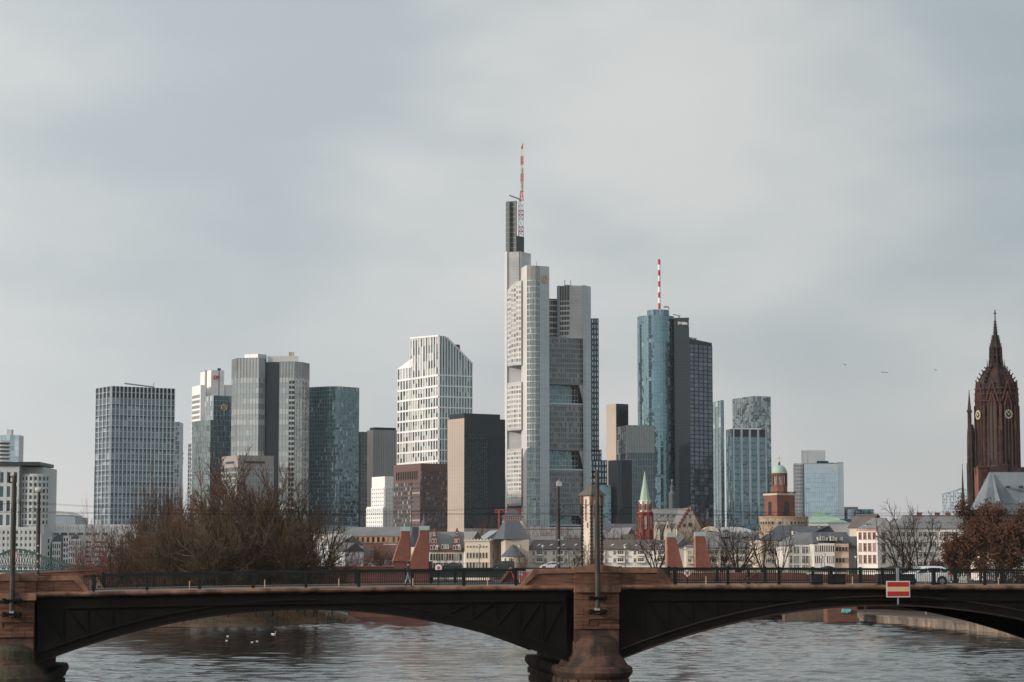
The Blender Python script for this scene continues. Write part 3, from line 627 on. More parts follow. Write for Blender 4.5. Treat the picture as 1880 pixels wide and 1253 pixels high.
# curved left facade
cur = [pp(931.5, 25), pp(939, 17), pp(948, 12), pp(957.5, 9)]; ztops = [zat(526, Y), zat(519, Y), zat(514, Y), zat(512, Y)]
def stack(pl, zts, segs_px, c_, body, name, dark=.0):
    for (ya, yb, rows) in segs_px:
        q = MB(); z1s = [min(zts[i], zat(ya, Y) if ya else 1e9) for i in range(len(pl))]
        back = [Vector((p.x + 3, p.y + 18)) for p in pl][::-1]
        q.prism(pl + back, zat(yb, Y), z1s + z1s[::-1]); q.build(name, body, t)
        for i in range(len(pl) - 1):
            zt0 = min(z1s[i], z1s[i + 1]) - 1
            facade(F, G, pl[i], pl[i + 1], zat(yb, Y) + 1.5, zt0 - 1, c_, rows, vw=.55, hw=1.4, dep=.25, tone=lambda i_, j: rnd.uniform(.45, 1))
stack(cur, ztops, [(0, 668, 15), (699, 788, 9), (822, 905, 9)], 2, m_palerib, 'curved_wall')
stack(cur, ztops, [(905, 928, 2)], 2, m_grey, 'curved_wall')
inn = [pp(934, 34), pp(957, 26), pp(960, 40), pp(936, 44)]
q = MB(); q.prism(inn, GZ, zat(600, Y)); q.build('garden_core', m_palerib, t)
for ya, yb in ((699, 668), (822, 788), (965, 928)): facade(F, GT, inn[0], inn[1], zat(ya, Y), zat(yb, Y), 7, 5, vw=.3, hw=.4, dep=.25, u0=.35)
# front corner shaft
Bs = [pp(957.5, 14), pp(965, 1), pp(968, 0), pp(976, -3), pp(984, -3), pp(991, -1), pp(1009, 3), pp(1009, 30), pp(960, 34)]
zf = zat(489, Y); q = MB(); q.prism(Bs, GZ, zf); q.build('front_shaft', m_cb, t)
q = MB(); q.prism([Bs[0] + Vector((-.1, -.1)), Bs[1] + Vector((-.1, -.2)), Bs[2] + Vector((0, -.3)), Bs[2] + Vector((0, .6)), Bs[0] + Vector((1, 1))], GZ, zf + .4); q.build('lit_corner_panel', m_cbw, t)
panels(Bs[5], Bs[6], GZ + 2, zf, 4, 34); panels(Bs[0], Bs[1], GZ + 2, zf, 2, 34, .12)
for i in (2, 3, 4):
    facade(F, GT, Bs[i], Bs[i + 1], zat(965, Y), zat(516, Y), 3, 41, vw=.25, hw=.5, dep=.35, tilt=.01)
    facade(F, FG, Bs[i], Bs[i + 1], zat(515, Y), zf, 4, 1, vw=.3, hw=.3, dep=.5)
d = (Bs[6] - Bs[5]).normalized(); n_ = Vector((d.y, -d.x)); pc = (Bs[5] + Bs[6]) / 2
emblem(t, (pc.x, pc.y, zat(512, Y)), d, n_, m(7.6, Y))
q = MB()
for px, h in ((971, 3), (985, 4), (972, 7)): q.prism([pp(px, 6), pp(px + 1.2, 6), pp(px + 1.2, 8), pp(px, 8)], zf, zf + h)
q.build('roof_plant', m_grey, t)
# main right facade with gardens
FR, GR = MB(), MB()
c0, c1 = pp(1009, 12), pp(1072, 22)
q = MB(); 
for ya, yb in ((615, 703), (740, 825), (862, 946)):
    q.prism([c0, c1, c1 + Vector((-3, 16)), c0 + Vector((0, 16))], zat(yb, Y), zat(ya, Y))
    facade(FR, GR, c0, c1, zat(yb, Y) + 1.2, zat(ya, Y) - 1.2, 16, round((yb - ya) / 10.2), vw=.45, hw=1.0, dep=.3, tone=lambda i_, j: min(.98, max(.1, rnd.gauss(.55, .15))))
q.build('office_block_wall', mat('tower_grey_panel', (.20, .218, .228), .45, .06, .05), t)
i0, i1 = c0 + Vector((0, 8)), c1 + Vector((0, 8))
q = MB(); q.prism([i0, i1, i1 + Vector((-6, 26)), i0 + Vector((0, 26))], GZ, zat(620, Y)); q.build('garden_core', m_dark, t)
for ya, yb in ((740, 703), (862, 825), (965, 946)):
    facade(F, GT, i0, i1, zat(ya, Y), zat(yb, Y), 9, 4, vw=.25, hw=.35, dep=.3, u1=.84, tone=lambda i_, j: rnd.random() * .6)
    e0 = c0 + (c1 - c0) * .86; q = MB(); q.rings([[(e0.x + 4, e0.y + .5, zat(ya, Y)), (c1.x, c1.y + .3, zat(ya, Y)), (c1.x, c1.y + 7, zat(ya, Y)), (e0.x + 4, e0.y + 7, zat(ya, Y))],
                 [(e0.x, e0.y + .5, zat(yb, Y)), (c1.x, c1.y + .3, zat(yb, Y)), (c1.x, c1.y + 7, zat(yb, Y)), (e0.x, e0.y + 7, zat(yb, Y))]]); q.build('garden_side', m_palerib, t)
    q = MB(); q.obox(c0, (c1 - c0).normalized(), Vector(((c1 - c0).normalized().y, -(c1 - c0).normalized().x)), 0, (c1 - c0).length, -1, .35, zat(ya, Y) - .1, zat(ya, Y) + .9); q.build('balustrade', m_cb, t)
# recessed dark glass and right shaft
r0, r1 = pp(1009, 26), pp(1024, 28)
q = MB(); q.prism([r0, r1, r1 + Vector((0, 15)), r0 + Vector((0, 15))], GZ, zat(541, Y)); q.build('recess_wall', m_dark, t)
facade(F, FG, r0, r1, zat(617, Y), zat(543, Y), 5, 7, vw=.2, hw=1.1, dep=.2)
Ds = [pp(1023.5, 24), pp(1029, 21), pp(1047, 18), pp(1071.5, 19.5), pp(1085.5, 30), pp(1085.5, 55), pp(1030, 60)]
zd = zat(519, Y); q = MB(); q.prism(Ds, zat(617, Y), zd); q.build('right_shaft', m_palerib, t); q = MB(); q.prism([Ds[3] + Vector((.3, .2)), Ds[4], Ds[5], Ds[5] + Vector((-5, 0))], GZ, zat(617, Y) - .01); q.build('lower_shaft', m_palerib, t)
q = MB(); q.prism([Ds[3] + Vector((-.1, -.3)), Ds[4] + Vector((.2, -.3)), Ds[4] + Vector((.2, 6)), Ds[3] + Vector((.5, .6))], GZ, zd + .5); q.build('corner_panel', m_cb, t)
panels(Ds[3] + Vector((-.1, -.3)), Ds[4] + Vector((.2, -.3)), GZ + 2, zd, 3, 32)
facade(J, None, Ds[2], Ds[3], zat(615, Y), zd, 1, 34, vw=0, hw=.3, dep=.1)
facade(F, FG, Ds[1], Ds[2], zat(612, Y), zat(547, Y), 6, 7, vw=.25, hw=1.2, dep=.3, tone=lambda i_, j: rnd.random()); facade(F, FG, Ds[1], Ds[2], zat(547, Y), zd, 6, 1, vw=.25, hw=.3, dep=.4)
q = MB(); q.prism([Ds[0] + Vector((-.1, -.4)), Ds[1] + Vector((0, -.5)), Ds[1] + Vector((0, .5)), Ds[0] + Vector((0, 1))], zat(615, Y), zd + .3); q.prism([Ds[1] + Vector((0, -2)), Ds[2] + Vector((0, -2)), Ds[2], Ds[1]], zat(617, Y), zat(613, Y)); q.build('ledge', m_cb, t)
q = MB()
for px, h in ((1038, 9), (1049, 9), (1040, 3), (1045, 3)): q.tube((*pp(px, 30), zd), (*pp(px, 30), zd + h * .6), .25 if h > 5 else 1.2)
q.build('roof_aerial', m_grey, t)
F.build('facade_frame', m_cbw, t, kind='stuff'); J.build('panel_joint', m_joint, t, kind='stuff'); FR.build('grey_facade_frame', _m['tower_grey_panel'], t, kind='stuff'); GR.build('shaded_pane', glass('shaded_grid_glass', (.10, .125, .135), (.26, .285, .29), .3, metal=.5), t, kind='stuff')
G.build('office_pane', glass('grey_office_glass', (.20, .23, .235), (.38, .395, .38), .35, metal=.5), t, kind='stuff'); GT.build('garden_pane', g_teal, t, kind='stuff'); FG.build('dark_pane', g_black, t, kind='stuff')  # grey panes of the curved wall, some with pale blinds
# stair-stepped tower behind
Y = 1760; t = thing('stepped_glass_tower', 'dark-framed glass tower stepping out at its foot, just right of the tallest tower', 'tower', (X(1095, Y), Y, GZ), G7)
b = MB(); F, G = MB(), MB()
for (a_, b_, yt, yb, c_) in ((1078, 1100.5, 585, 830, 5), (1078, 1105, 826, 846, 6), (1078, 1115.5, 846, 889, 7)):
    fo = fbox(a_, b_, Y - (826 < yt) * 6, 25); b.prism(fo, GZ if yt > 840 else zat(yb, Y), zat(yt, Y)); facade(F, G, fo[0], fo[1], zat(yb, Y), zat(yt, Y), c_, max(2, round((yb - yt) / 9.7)), vw=1.3, hw=1.6, dep=.5)
b.build('wall', m_dark, t); F.build('facade_frame', m_dark, t, kind='stuff'); G.build('window_pane', g_pblue, t, kind='stuff')
tower('glass_tower', 'lower teal glass block behind the tent-roofed river tower', 'building', fbox(1082, 1122, 1500, 25), zat(891, 1500), m_dark, m_steelb, g_teal, [E(0, 8, 7, vw=.25, hw=.4)], group=G7)
# tan/dark slim
Y = 1850; fo = cbox(1114, 1132, 1154.5, Y, 10 + 22)
tower('office_tower', 'slim tower with pinkish sunlit end between the tallest and the round blue tower', 'tower', fo, zat(741.5, Y), m_tan, m_dgrey, g_black, [E(0, 1, 30, vw=.3, hw=.25, dep=.15, tone=lambda i, j: .4)], group=G7)
q = MB()
Y = 1700; tower('office_tower', 'dark ribbed glass tower in front of the round blue tower, left', 'tower', cbox(1134, 1152, 1203, Y, 12), zat(781, Y), m_dark, m_grey, g_dark,
    [E(0, 11, 20, vw=.35, hw=.3, dep=.5, tone=lambda i, j: .4 + .3 * rnd.random() if j < 16 else .92), E(3, 6, 20, vw=.3, hw=.3)], group=G7)
Y = 1500; tower('office_tower', 'blank dark slab just right of the tent-roofed river tower', 'tower', cbox(1117, 1134, 1161, Y, 35), zat(845, Y), m_dgrey, m_dgrey, g_black, [E(0, 3, 1, vw=.2, hw=.3, dep=.1, tone=lambda i, j: .2)], group=G7)
# round blue tower with red and white mast
Y = 1750; t = thing('round_tower', 'round blue glass tower with red and white striped mast and dark square annex', 'skyscraper', (X(1209, Y), Y, GZ), G7)
cx, rr = X(1208.5, Y), m(34, Y); b = MB(); F, G = MB(), MB(); NS = 40
pl = [Vector((cx + rr * math.cos(2 * math.pi * i / NS), Y + 14 + rr * math.sin(2 * math.pi * i / NS))) for i in range(NS)]
zt_ = zat(579, Y); b.prism(pl, GZ, zt_)
for i in range(NS):
    mid = (pl[i] + pl[(i + 1) % NS]) / 2
    if mid.y < Y + 15: facade(F, G, pl[i], pl[(i + 1) % NS], zat(965, Y), zt_, 1, 54, vw=.12, hw=.22, dep=.16, tilt=.006, tone=lambda i_, j: min(.96, max(0.02, rnd.gauss(.6 + .25 * math.sin(i * 1.9), .12))))
b.build('wall', m_dark, t)
r2 = m(20, Y); pl = [Vector((X(1213, Y) + r2 * math.cos(2 * math.pi * i / 24), Y + 14 + r2 * math.sin(2 * math.pi * i / 24))) for i in range(24)]
q = MB(); q.prism(pl, zt_, zat(567, Y)); q.build('crown', m_dark, t)
for i in range(12, 24): facade(F, G, pl[i], pl[(i + 1) % 24], zt_ + .3, zat(567, Y), 1, 1, vw=.5, hw=.3, dep=.2)
cxm = X(1212.3, Y, 500)
for k in range(9):
    ya, yb = 472 + k * 10.2, 472 + (k + 1) * 10.2; q = MB()
    q.lathe(cxm, Y + 14, [(zat(yb, Y), m(2.4, Y)), (zat(ya, Y) - .02, m(2.4, Y))], 10); q.build('mast_section', (m_redw, m_wpaint)[k % 2], t, smooth=False)
q = MB(); q.tube((X(1222, Y), Y + 6, zat(562, Y)), (X(1231, Y), Y + 6, zat(562, Y)), .7); q.tube((X(1231, Y), Y + 6, zat(567, Y)), (X(1231, Y), Y + 6, zat(562, Y)), .5)
q.tube((X(1240, Y), Y + 10, zat(575, Y)), (X(1254, Y), Y + 10, zat(578, Y)), .4); q.tube((X(1251, Y), Y + 10, zat(585, Y)), (X(1251, Y), Y + 10, zat(578, Y)), .6)
q.tube((X(1270, Y), Y + 10, zat(618, Y)), (X(1284, Y), Y + 10, zat(620, Y)), .4); q.tube((X(1281, Y), Y + 10, zat(627, Y)), (X(1281, Y), Y + 10, zat(619, Y)), .6)
q.build('roof_crane', m_grey, t)
an = [Vector((X(1240, Y + 4), Y + 4)), Vector((X(1268, Y + 2), Y + 2)), Vector((X(1268, Y + 30), Y + 30)), Vector((X(1240, Y + 30), Y + 30))]
q = MB(); q.prism(an, GZ, zat(583, Y)); q.build('dark_annex', m_dark, t)
an2 = [Vector((X(1242, Y - 1), Y - 1)), Vector((X(1268, Y - 3), Y - 3)), Vector((X(1310, Y + 14), Y + 14)), Vector((X(1310, Y + 40), Y + 40)), Vector((X(1242, Y + 3), Y + 3))]
q = MB(); q.prism(an2, GZ, [zat(625, Y), zat(622, Y), zat(627, Y), zat(627, Y), zat(625, Y)]); q.build('right_annex', m_dark, t)
F2, G2 = MB(), MB(); facade(F2, G2, an2[1], an2[2], zat(965, Y), zat(632, Y), 5, 42, vw=.45, hw=.7, dep=.35, tone=lambda i, j: min(.95, max(.05, rnd.gauss(.62, .12)))); facade(F2, None, an2[0], an2[1], zat(965, Y), zat(622, Y), 8, 1, vw=.25, hw=.1, dep=.12)
facade(F2, None, an[0], an[1], zat(622, Y), zat(583, Y), 7, 1, vw=.2, hw=.1, dep=.1)
F.build('facade_frame', mat('blue_frames', (.10, .16, .19), .4), t, kind='stuff'); G.build('window_pane', g_main, t, kind='stuff'); F2.build('annex_frame', m_dark, t, kind='stuff'); G2.build('annex_pane', g_slate, t, kind='stuff')
F3 = MB(); facade(F3, None, an2[0], an2[1], zat(965, Y), zat(622, Y) - 3, 8, 60, vw=.12, hw=.22, dep=.1); facade(F3, None, an[0], an[1], zat(621, Y), zat(600, Y), 6, 5, vw=.12, hw=.22, dep=.1); F3.build('panel_joint', mat('joint_grey', (.06, .075, .085), .5), t, kind='stuff')
text_mesh('Helaba', m(7.6, Y), 'sign', m_wpaint, t, (X(1253.5, Y, 590), Y + 2.2, zat(595.5, Y)), R(-2), .15, m(.28, Y), sx=.82)
q = MB(); q.box(X(1265, Y, 590), X(1265.4, Y, 590), Y + 1.5, Y + 2.5, zat(601, Y), zat(587, Y))
q.box(X(1265.9, Y, 590), X(1268, Y, 590), Y + 1.5, Y + 2, zat(596.5, Y), zat(591, Y)); q.box(X(1266.5, Y, 590), X(1267.3, Y, 590), Y + 1.5, Y + 2, zat(591, Y), zat(588.5, Y)); q.build('sign_mark', m_wpaint, t)
# more right-hand towers
Y = 1900; tower('glass_tower', 'narrow teal glass tower right behind the dark gridded annex', 'tower', cbox(1300, 1326, 1331, Y, 8), zat(735, Y), m_steelb, m_steelb, g_teal, [E(0, 2, 30, vw=.2, hw=.3), E(3, 5, 30, vw=.35, hw=.3)], group=G7)
Y = 1800; fo = cbox(1347.5, 1385, 1417.5, Y, 20)
t = tower('glass_tower', 'mirrored green-grey glass tower behind the white-finned dark glass tower', 'tower', fo, zat(727.5, Y), m_steelb, mat('mirror_frames', (.26, .32, .34), .4), glass('mirror_glass', (.34, .42, .43), (.5, .55, .52), .15, wob=.25), [E(0, 9, 32, vw=.22, hw=.25, dep=.2, tilt=.02), E(3, 10, 32, vw=.22, hw=.25, dep=.2, tilt=.012)], group=G7)
Y = 1650; fo = cbox(1335.5, 1345, 1410.5, Y, 14)
t = tower('glass_tower', 'dark blue glass tower with four thick pale vertical fins, left of the round-drum church', 'tower', fo, zat(788, Y), m_dark, mat('slim_frames', (.12, .16, .18), .4), g_main, [E(0, 26, 20, z1=zat(802, Y), vw=.18, hw=.9, dep=.2, tone=lambda i, j: rnd.random() * .7), E(3, 3, 20, vw=.3, hw=.3)], group=G7)
F = MB(); facade(F, None, fo[0], fo[1], zat(965, Y), zat(788, Y), 4, 1, vw=1.3, hw=.5, dep=1.0, u0=.04, u1=.97); F.build('fin', m_steelb, t)
q = MB(); q.prism(fbox(1345, 1400, Y + 8, 15), zat(788, Y), zat(785.5, Y)); q.build('roof_plant', m_pale, t)
Y = 1750; t = thing('white_blue_tower', 'pale blue glass block with white rounded stair end and white drum on the roof', 'tower', (X(1505, Y), Y, GZ), G7)
fo = fbox(1478, 1540, Y, 25); fr_ = fbox(1540, 1550.5, Y + 1, 24)
b = MB(); b.prism(fo, GZ, zat(851, Y)); b.prism(fr_, GZ, zat(849, Y)); F, G = MB(), MB()
facade(F, G, fo[0], fo[1], zat(965, Y), zat(852, Y), 18, 13, vw=.12, hw=.25, dep=.15, tone=lambda i, j: min(.95, rnd.gauss(.75, .08)) if j < 11 else .9)
facade(F, G, fr_[0], fr_[1], zat(965, Y), zat(851, Y), 3, 13, vw=.15, hw=.2, dep=.15, tone=lambda i, j: .93)
b.build('wall', m_steelb, t); G.build('window_pane', g_pblue, t, kind='stuff'); F.build('facade_frame', m_steelb, t, kind='stuff')
rr = m(10, Y); pl = [Vector((X(1471, Y) + rr * math.cos(R(190 + k * 16)), Y + 9 + rr * math.sin(R(190 + k * 16)))) for k in range(11)]
q = MB(); q.prism(pl, GZ, zat(850.5, Y)); q.build('stair_drum', m_white, t); F, G = MB(), MB()
for k in range(10): facade(F, G, pl[k], pl[k + 1], zat(968, Y), zat(852, Y), 1, 17, vw=.7, hw=1.1, dep=.3, tone=lambda i, j: rnd.random() * .5)
F.build('drum_frame', m_white, t, kind='stuff'); G.build('drum_pane', g_black, t, kind='stuff')
q = MB(); q.lathe(X(1486, Y), Y + 14, [(zat(851, Y), m(8.5, Y)), (zat(826, Y), m(8.5, Y))], 24); q.prism(fbox(1486, 1517.5, Y + 8, 16), zat(851, Y), zat(826.3, Y)); q.build('roof_drum', m_white, t)
q = MB(); q.prism(fbox(1502, 1523, Y + 2, 3), zat(851, Y), zat(846.5, Y)); q.prism(fbox(1524, 1534, Y + 8, 6), zat(851, Y), zat(849, Y)); q.build('roof_plant', m_dark, t)
q = MB(); q.prism([(X(1533, Y) + m(4.6, Y) * math.cos(R(k * 30)), Y - .3) for k in (0,)] + [(X(1533, Y), Y - .5), (X(1534, Y), Y - .5)], zat(862, Y), zat(861, Y))
q = MB(); cxo = X(1533, Y); q.rings([[(cxo + m(4.6, Y) * math.cos(R(30 * k)), Y - o_, zat(862, Y) + m(3.6, Y) * math.sin(R(30 * k))) for k in range(12)] for o_ in (.2, .5)]); q.build('oval_sign', m_white, t)
Y = 2000; tower('office_block', 'small hazy blue block in the gap right of the pale blue tower', 'office building', fbox(1551, 1576, Y, 20), zat(931, Y), m_steelb, m_steelb, g_slate, [E(0, 6, 6)], group=G7)
tower('office_block', 'low hazy teal block rising just above the dark gabled roof', 'office building', fbox(1563, 1605, Y - 40, 20), zat(937, Y), m_steelb, m_steelb, g_teal, [E(0, 8, 5)], group=G7)
Y = 1700; t = thing('curved_top_tower', 'pale blue glass tower with rising curved top left of the cathedral', 'tower', (X(1752, Y), Y, GZ), G7)
prof = [(1731, 907), (1740, 904.5), (1750, 902), (1757, 900), (1761, 897.5), (1768, 896), (1773, 897), (1777, 902)]
q = MB(); q.rings([[(X(a_, Y + o_), Y + o_, GZ) for a_ in (1777, 1731)] + [(X(a_, Y + o_), Y + o_, zat(b_, Y)) for a_, b_ in prof] for o_ in (0, 20)][::-1]); q.build('wall', m_steelb, t)
F, G = MB(), MB(); p0, p1 = Vector((X(1731, Y), Y)), Vector((X(1777, Y), Y))
facade(F, G, p0, p1, zat(965, Y), zat(898, Y), 14, 12, vw=.2, hw=.3, dep=.2, zt=lambda u: 1 - .155 + .15 * min(1, u * 1.1) if u > 0 else .84); F.build('facade_frame', m_white, t, kind='stuff'); G.build('window_pane', g_pblue, t, kind='stuff')

# ================================================================== LOW-RISE BUILDERS
m_cream = mat('cream_render', (.56, .50, .41), .85, .07, .5, bump=.005)
m_whiter = mat('white_render', (.70, .67, .62), .85, .05, .5)
m_pinkr = mat('pink_beige_render', (.54, .43, .35), .85, .06, .5)
m_redst = mat('red_sandstone', (.165, .072, .052), .85, .22, 1.2, bump=.02, stretch=(1, 1, 2))
m_redst2 = mat('weathered_red_sandstone', (.046, .023, .020), .85, .45, .9, bump=.04, stretch=(1, 1, .5), col2=(.022, .016, .016), thr=.48)
m_copper = mat('green_copper', (.27, .40, .32), .7, .12, .8, stretch=(1, 1, .4))
m_wf = mat('window_frame_white', (.62, .60, .57), .6, .03); m_rf = mat('window_surround_red', (.40, .235, .19), .8, .1, 2)
m_pane = glass('house_window_glass', (.05, .06, .065), (.35, .36, .33), .2, metal=.25, wob=0)
m_gut = mat('dark_eaves', (.08, .075, .07), .7)
_wm = {}
def window_mesh(w_, h_, frame, arch=False, bars=1, surround=None):
    key = (round(w_, 2), round(h_, 2), frame.name, arch, bars, surround and surround.name)
    if key in _wm: return _wm[key]
    fq = MB(); s = .14 if surround else .07
    fq.box(-w_ / 2 - s, -w_ / 2, -.12, .02, 0, h_); fq.box(w_ / 2, w_ / 2 + s, -.12, .02, 0, h_)
    fq.box(-w_ / 2 - s - .05, w_ / 2 + s + .05, -.18, .02, -s, 0)
    if arch:
        k = 6; pts = [(-w_ / 2 * math.cos(math.pi * i / k), h_ + w_ / 2 * math.sin(math.pi * i / k)) for i in range(k + 1)]
        for i in range(k): fq.tube((pts[i][0], -.06, pts[i][1]), (pts[i + 1][0], -.06, pts[i + 1][1]), .09, .09, 4)
    else: fq.box(-w_ / 2 - s, w_ / 2 + s, -.12, .02, h_, h_ + s)
    for i in range(bars): x = -w_ / 2 + w_ * (i + 1) / (bars + 1); fq.box(x - .035, x + .035, -.07, -.02, 0, h_)
    if bars and not arch: fq.box(-w_ / 2, w_ / 2, -.065, -.02, h_ * .68, h_ * .68 + .06)
    f_ = fq.build('window', surround or frame, None); pq = MB()
    if arch: pq.add([(-w_ / 2, -.025, 0), (w_ / 2, -.025, 0)] + [(w_ / 2 * math.cos(math.pi * i / k), -.025, h_ + w_ / 2 * math.sin(math.pi * i / k)) for i in range(k + 1)], [tuple(range(k + 3))], .3)
    else: pq.quad((-w_ / 2, -.025, 0), (w_ / 2, -.025, 0), (w_ / 2, -.025, h_), (-w_ / 2, -.025, h_), .3)
    p_ = pq.build('pane', m_pane, None); pm = [p_.data]
    for tn in (.1, .6, .9):
        d_ = p_.data.copy(); d_.attributes['tone'].data[0].value = tn; pm.append(d_)
    _wm[key] = (f_.data, pm); bpy.data.objects.remove(f_); bpy.data.objects.remove(p_); return _wm[key]
def put_window(t, p, d, z, w_, h_, frame=None, name='window', **k):
    fm, pms = window_mesh(w_, h_, frame or m_wf, **k); og = ORG[t.name]
    o = bpy.data.objects.new(name, fm); C.objects.link(o); o.parent = t; o.location = (p[0] - og[0], p[1] - og[1], z - og[2]); o.rotation_euler = (0, 0, math.atan2(d[1], d[0]))
    c = bpy.data.objects.new('pane', rnd.choice(pms)); C.objects.link(c); c.parent = o; return o
def win_row(t, p0, p1, n_, z, w_, h_, u0=.06, u1=.94, us=None, **k):
    p0, p1 = Vector(p0[:2]), Vector(p1[:2]); d = (p1 - p0); Ln = d.length; dn = d.normalized()
    for i in range(n_):
        u = us[i] if us else u0 + (u1 - u0) * (i + .5) / n_
        put_window(t, p0 + d * u, dn, z, w_, h_, **k)
def roof(t, fo, ze, zr, mode='gable', along='R', hip=.0, over=.35, material=None, name='roof', hipL=None, hipR=None):
    A, B_, Cc, D = [Vector(p[:2]) for p in fo]
    if along == 'L': A, B_, Cc, D = B_, Cc, D, A
    r_ = (B_ - A).normalized(); l_ = (D - A).normalized()
    A = A - r_ * over - l_ * over; B_ = B_ + r_ * over - l_ * over; Cc = Cc + r_ * over + l_ * over; D = D - r_ * over + l_ * over
    hl, hr = (hip if hipL is None else hipL), (hip if hipR is None else hipR)
    E_ = A + (D - A) / 2 + (B_ - A) * hl; F_ = B_ + (Cc - B_) / 2 - (B_ - A) * hr
    q = MB(); v = [(*A, ze), (*B_, ze), (*Cc, ze), (*D, ze), (*E_, zr), (*F_, zr)]; dn = .22
    v += [(x, y, z - dn) for x, y, z in v]
    q.add(v, [(0, 1, 5, 4), (2, 3, 4, 5), (1, 2, 5), (3, 0, 4), (7, 6, 10, 11), (9, 8, 11, 10), (8, 7, 11), (6, 9, 10), (0, 6, 7, 1), (1, 7, 8, 2), (2, 8, 9, 3), (3, 9, 6, 0)])
    q.build(name, material or m_slate2, t)
    return E_, F_
def walls(t, fo, ze, material, zr=None, along='R', z0=GZ, name='wall'):
    q = MB(); A, B_, Cc, D = [Vector(p[:2]) for p in fo]; q.prism(fo, z0, ze)
    if zr:
        if along == 'L': A, B_, Cc, D = B_, Cc, D, A
        for a, b in ((B_, Cc), (D, A)):
            mm = (a + b) / 2; ins = (A - B_).normalized() * .3 if a is B_ else (B_ - A).normalized() * .3
            vs = [(*a, ze), (*b, ze), (*mm, zr - .3), (*(a + ins), ze), (*(b + ins), ze), (*(mm + ins), zr - .3)]
            q.add(vs, [(0, 1, 2), (5, 4, 3), (0, 2, 5, 3), (2, 1, 4, 5), (1, 0, 3, 4)])
    return q.build(name, material, t)
def dormer(t, p, d, z, w_, h_, dep, rm, wm_, mode='shed'):
    """p: foot centre on the roof, d: facade direction"""
    d = Vector(d).normalized(); n_ = Vector((-d.y, d.x)); o = bpy.data.objects.new('dormer', None)
    q = MB(); q.obox(p, d, n_, -w_ / 2, w_ / 2, 0, dep, z, z + h_); b = q.build('dormer', wm_, t)
    q = MB(); P = lambda x, y, zz: (p[0] + d.x * x + n_.x * y, p[1] + d.y * x + n_.y * y, zz)
    h2 = w_ * .45 if mode == 'gable' else .25
    q.rings([[P(-w_ / 2 - .15, -.2, z + h_), P(w_ / 2 + .15, -.2, z + h_), P(0, -.2, z + h_ + h2)], [P(-w_ / 2 - .15, dep + .6, z + h_), P(w_ / 2 + .15, dep + .6, z + h_), P(0, dep + .6, z + h_ + h2)]])
    q.build('dormer_roof', rm, b)
    fm, pms = window_mesh(w_ * .6, h_ * .7, m_wf); og = ORG[t.name]
    c = bpy.data.objects.new('pane', pms[1]); C.objects.link(c); c.parent = b; pp_ = Vector(p) - n_ * .03
    c.location = (pp_.x - og[0], pp_.y - og[1], z + h_ * .15 - og[2]); c.rotation_euler = (0, 0, math.atan2(d.y, d.x))
    c = bpy.data.objects.new('window_frame', fm); C.objects.link(c); c.parent = b; c.location = (pp_.x - og[0], pp_.y - og[1], z + h_ * .15 - og[2]); c.rotation_euler = (0, 0, math.atan2(d.y, d.x))
def chimney(t, px, Yc, y0, y1, w_=1.2, mm=None):
    q = MB(); x = X(px, Yc); z0, z1 = zat(y0, Yc), zat(y1, Yc); q.box(x - w_ / 2, x + w_ / 2, Yc - .4, Yc + .4, z0, z1); q.box(x - w_ / 2 - .1, x + w_ / 2 + .1, Yc - .5, Yc + .5, z1, z1 + .2); q.build('chimney', mm or m_redst, t)
def lo(name, label, cat, fo, group=None):
    c = sum((Vector(p[:2]) for p in fo), Vector((0, 0))) / len(fo); return thing(name, label, cat, (c.x, c.y, GZ), group)
def wr(t, fo, e_, n_, Yq, rows, w_, **k):
    for ya, yb in rows: win_row(t, fo[e_], fo[(e_ + 1) % 4], n_, zat(yb, Yq), w_, (zat(ya, Yq) - zat(yb, Yq)), **k)
HG = 'old town houses along the river'
# ================================================================== OLD TOWN, left to right
# broad background rows (roofs in front of the tower feet)
def simple(name, label, a_, b_, Yq, dep, ye, yr, wm_, rm, rot=0, hip=.0, cat='house', wins=None, group=HG, along='R', fo=None, th=None):
    fo = fo or fbox(a_, b_, Yq, dep, rot); t = lo(name, label, cat, fo, group); ze, zr = zat(ye, Yq), zat(yr, Yq + (dep / 2 if along == 'R' else 3))
    walls(t, fo, ze, wm_, zr if hip == 0 else None, along); roof(t, fo, ze, zr, hip=hip, along=along, material=rm)
    for wk in (wins or []): wr(t, fo, *wk[:5], **(wk[5] if len(wk) > 5 else {}))
    return t, fo
# white flat building, long slate range, timbered house, white gables (left of the pylons)
t, fo = simple('flat_house', 'small white flat-topped house behind the bare branches left of the long slate roof', 560, 640, 820, 12, 974, 973, m_whiter, m_roofdk, hip=.3, wins=[(0, 9, 820, [(976, 980)], 1.3)])
t, fo = simple('long_range', 'long low building with slate roof and ochre timber upper storey behind the left pylons', 628, 775, 800, 16, 984, 968, m_brown, m_slate2, hip=.06)
F, G = MB(), MB(); m_ochre = mat('ochre_timber', (.36, .20, .10), .8, .2, 1)
facade(F, G, fo[0], fo[1], zat(997, 800), zat(985.5, 800), 14, 1, vw=.9, hw=.5, dep=.25, u0=.1); F.build('shutter', m_ochre, t, kind='stuff'); G.build('window_pane', g_dark, t, kind='stuff')
q = MB(); q.prism(fbox(640, 775, 797, 3), GZ, zat(1002, 797)); q.build('lower_wall', mat('mauve_render', (.20, .15, .14), .8), t); q = MB(); q.prism(fbox(704, 728, 795, 3), zat(1001, 795), zat(999, 795)); q.build('white_ledge', m_white, t)
simple('gabled_house', 'pale blue-grey gable end left of the brown roof, behind bare twigs', 0, 0, 760, 0, 1000, 983, mat('pale_blue_render', (.50, .54, .58), .8), m_slate2, fo=cbox(590, 626, 667, 760, 20), along='L')
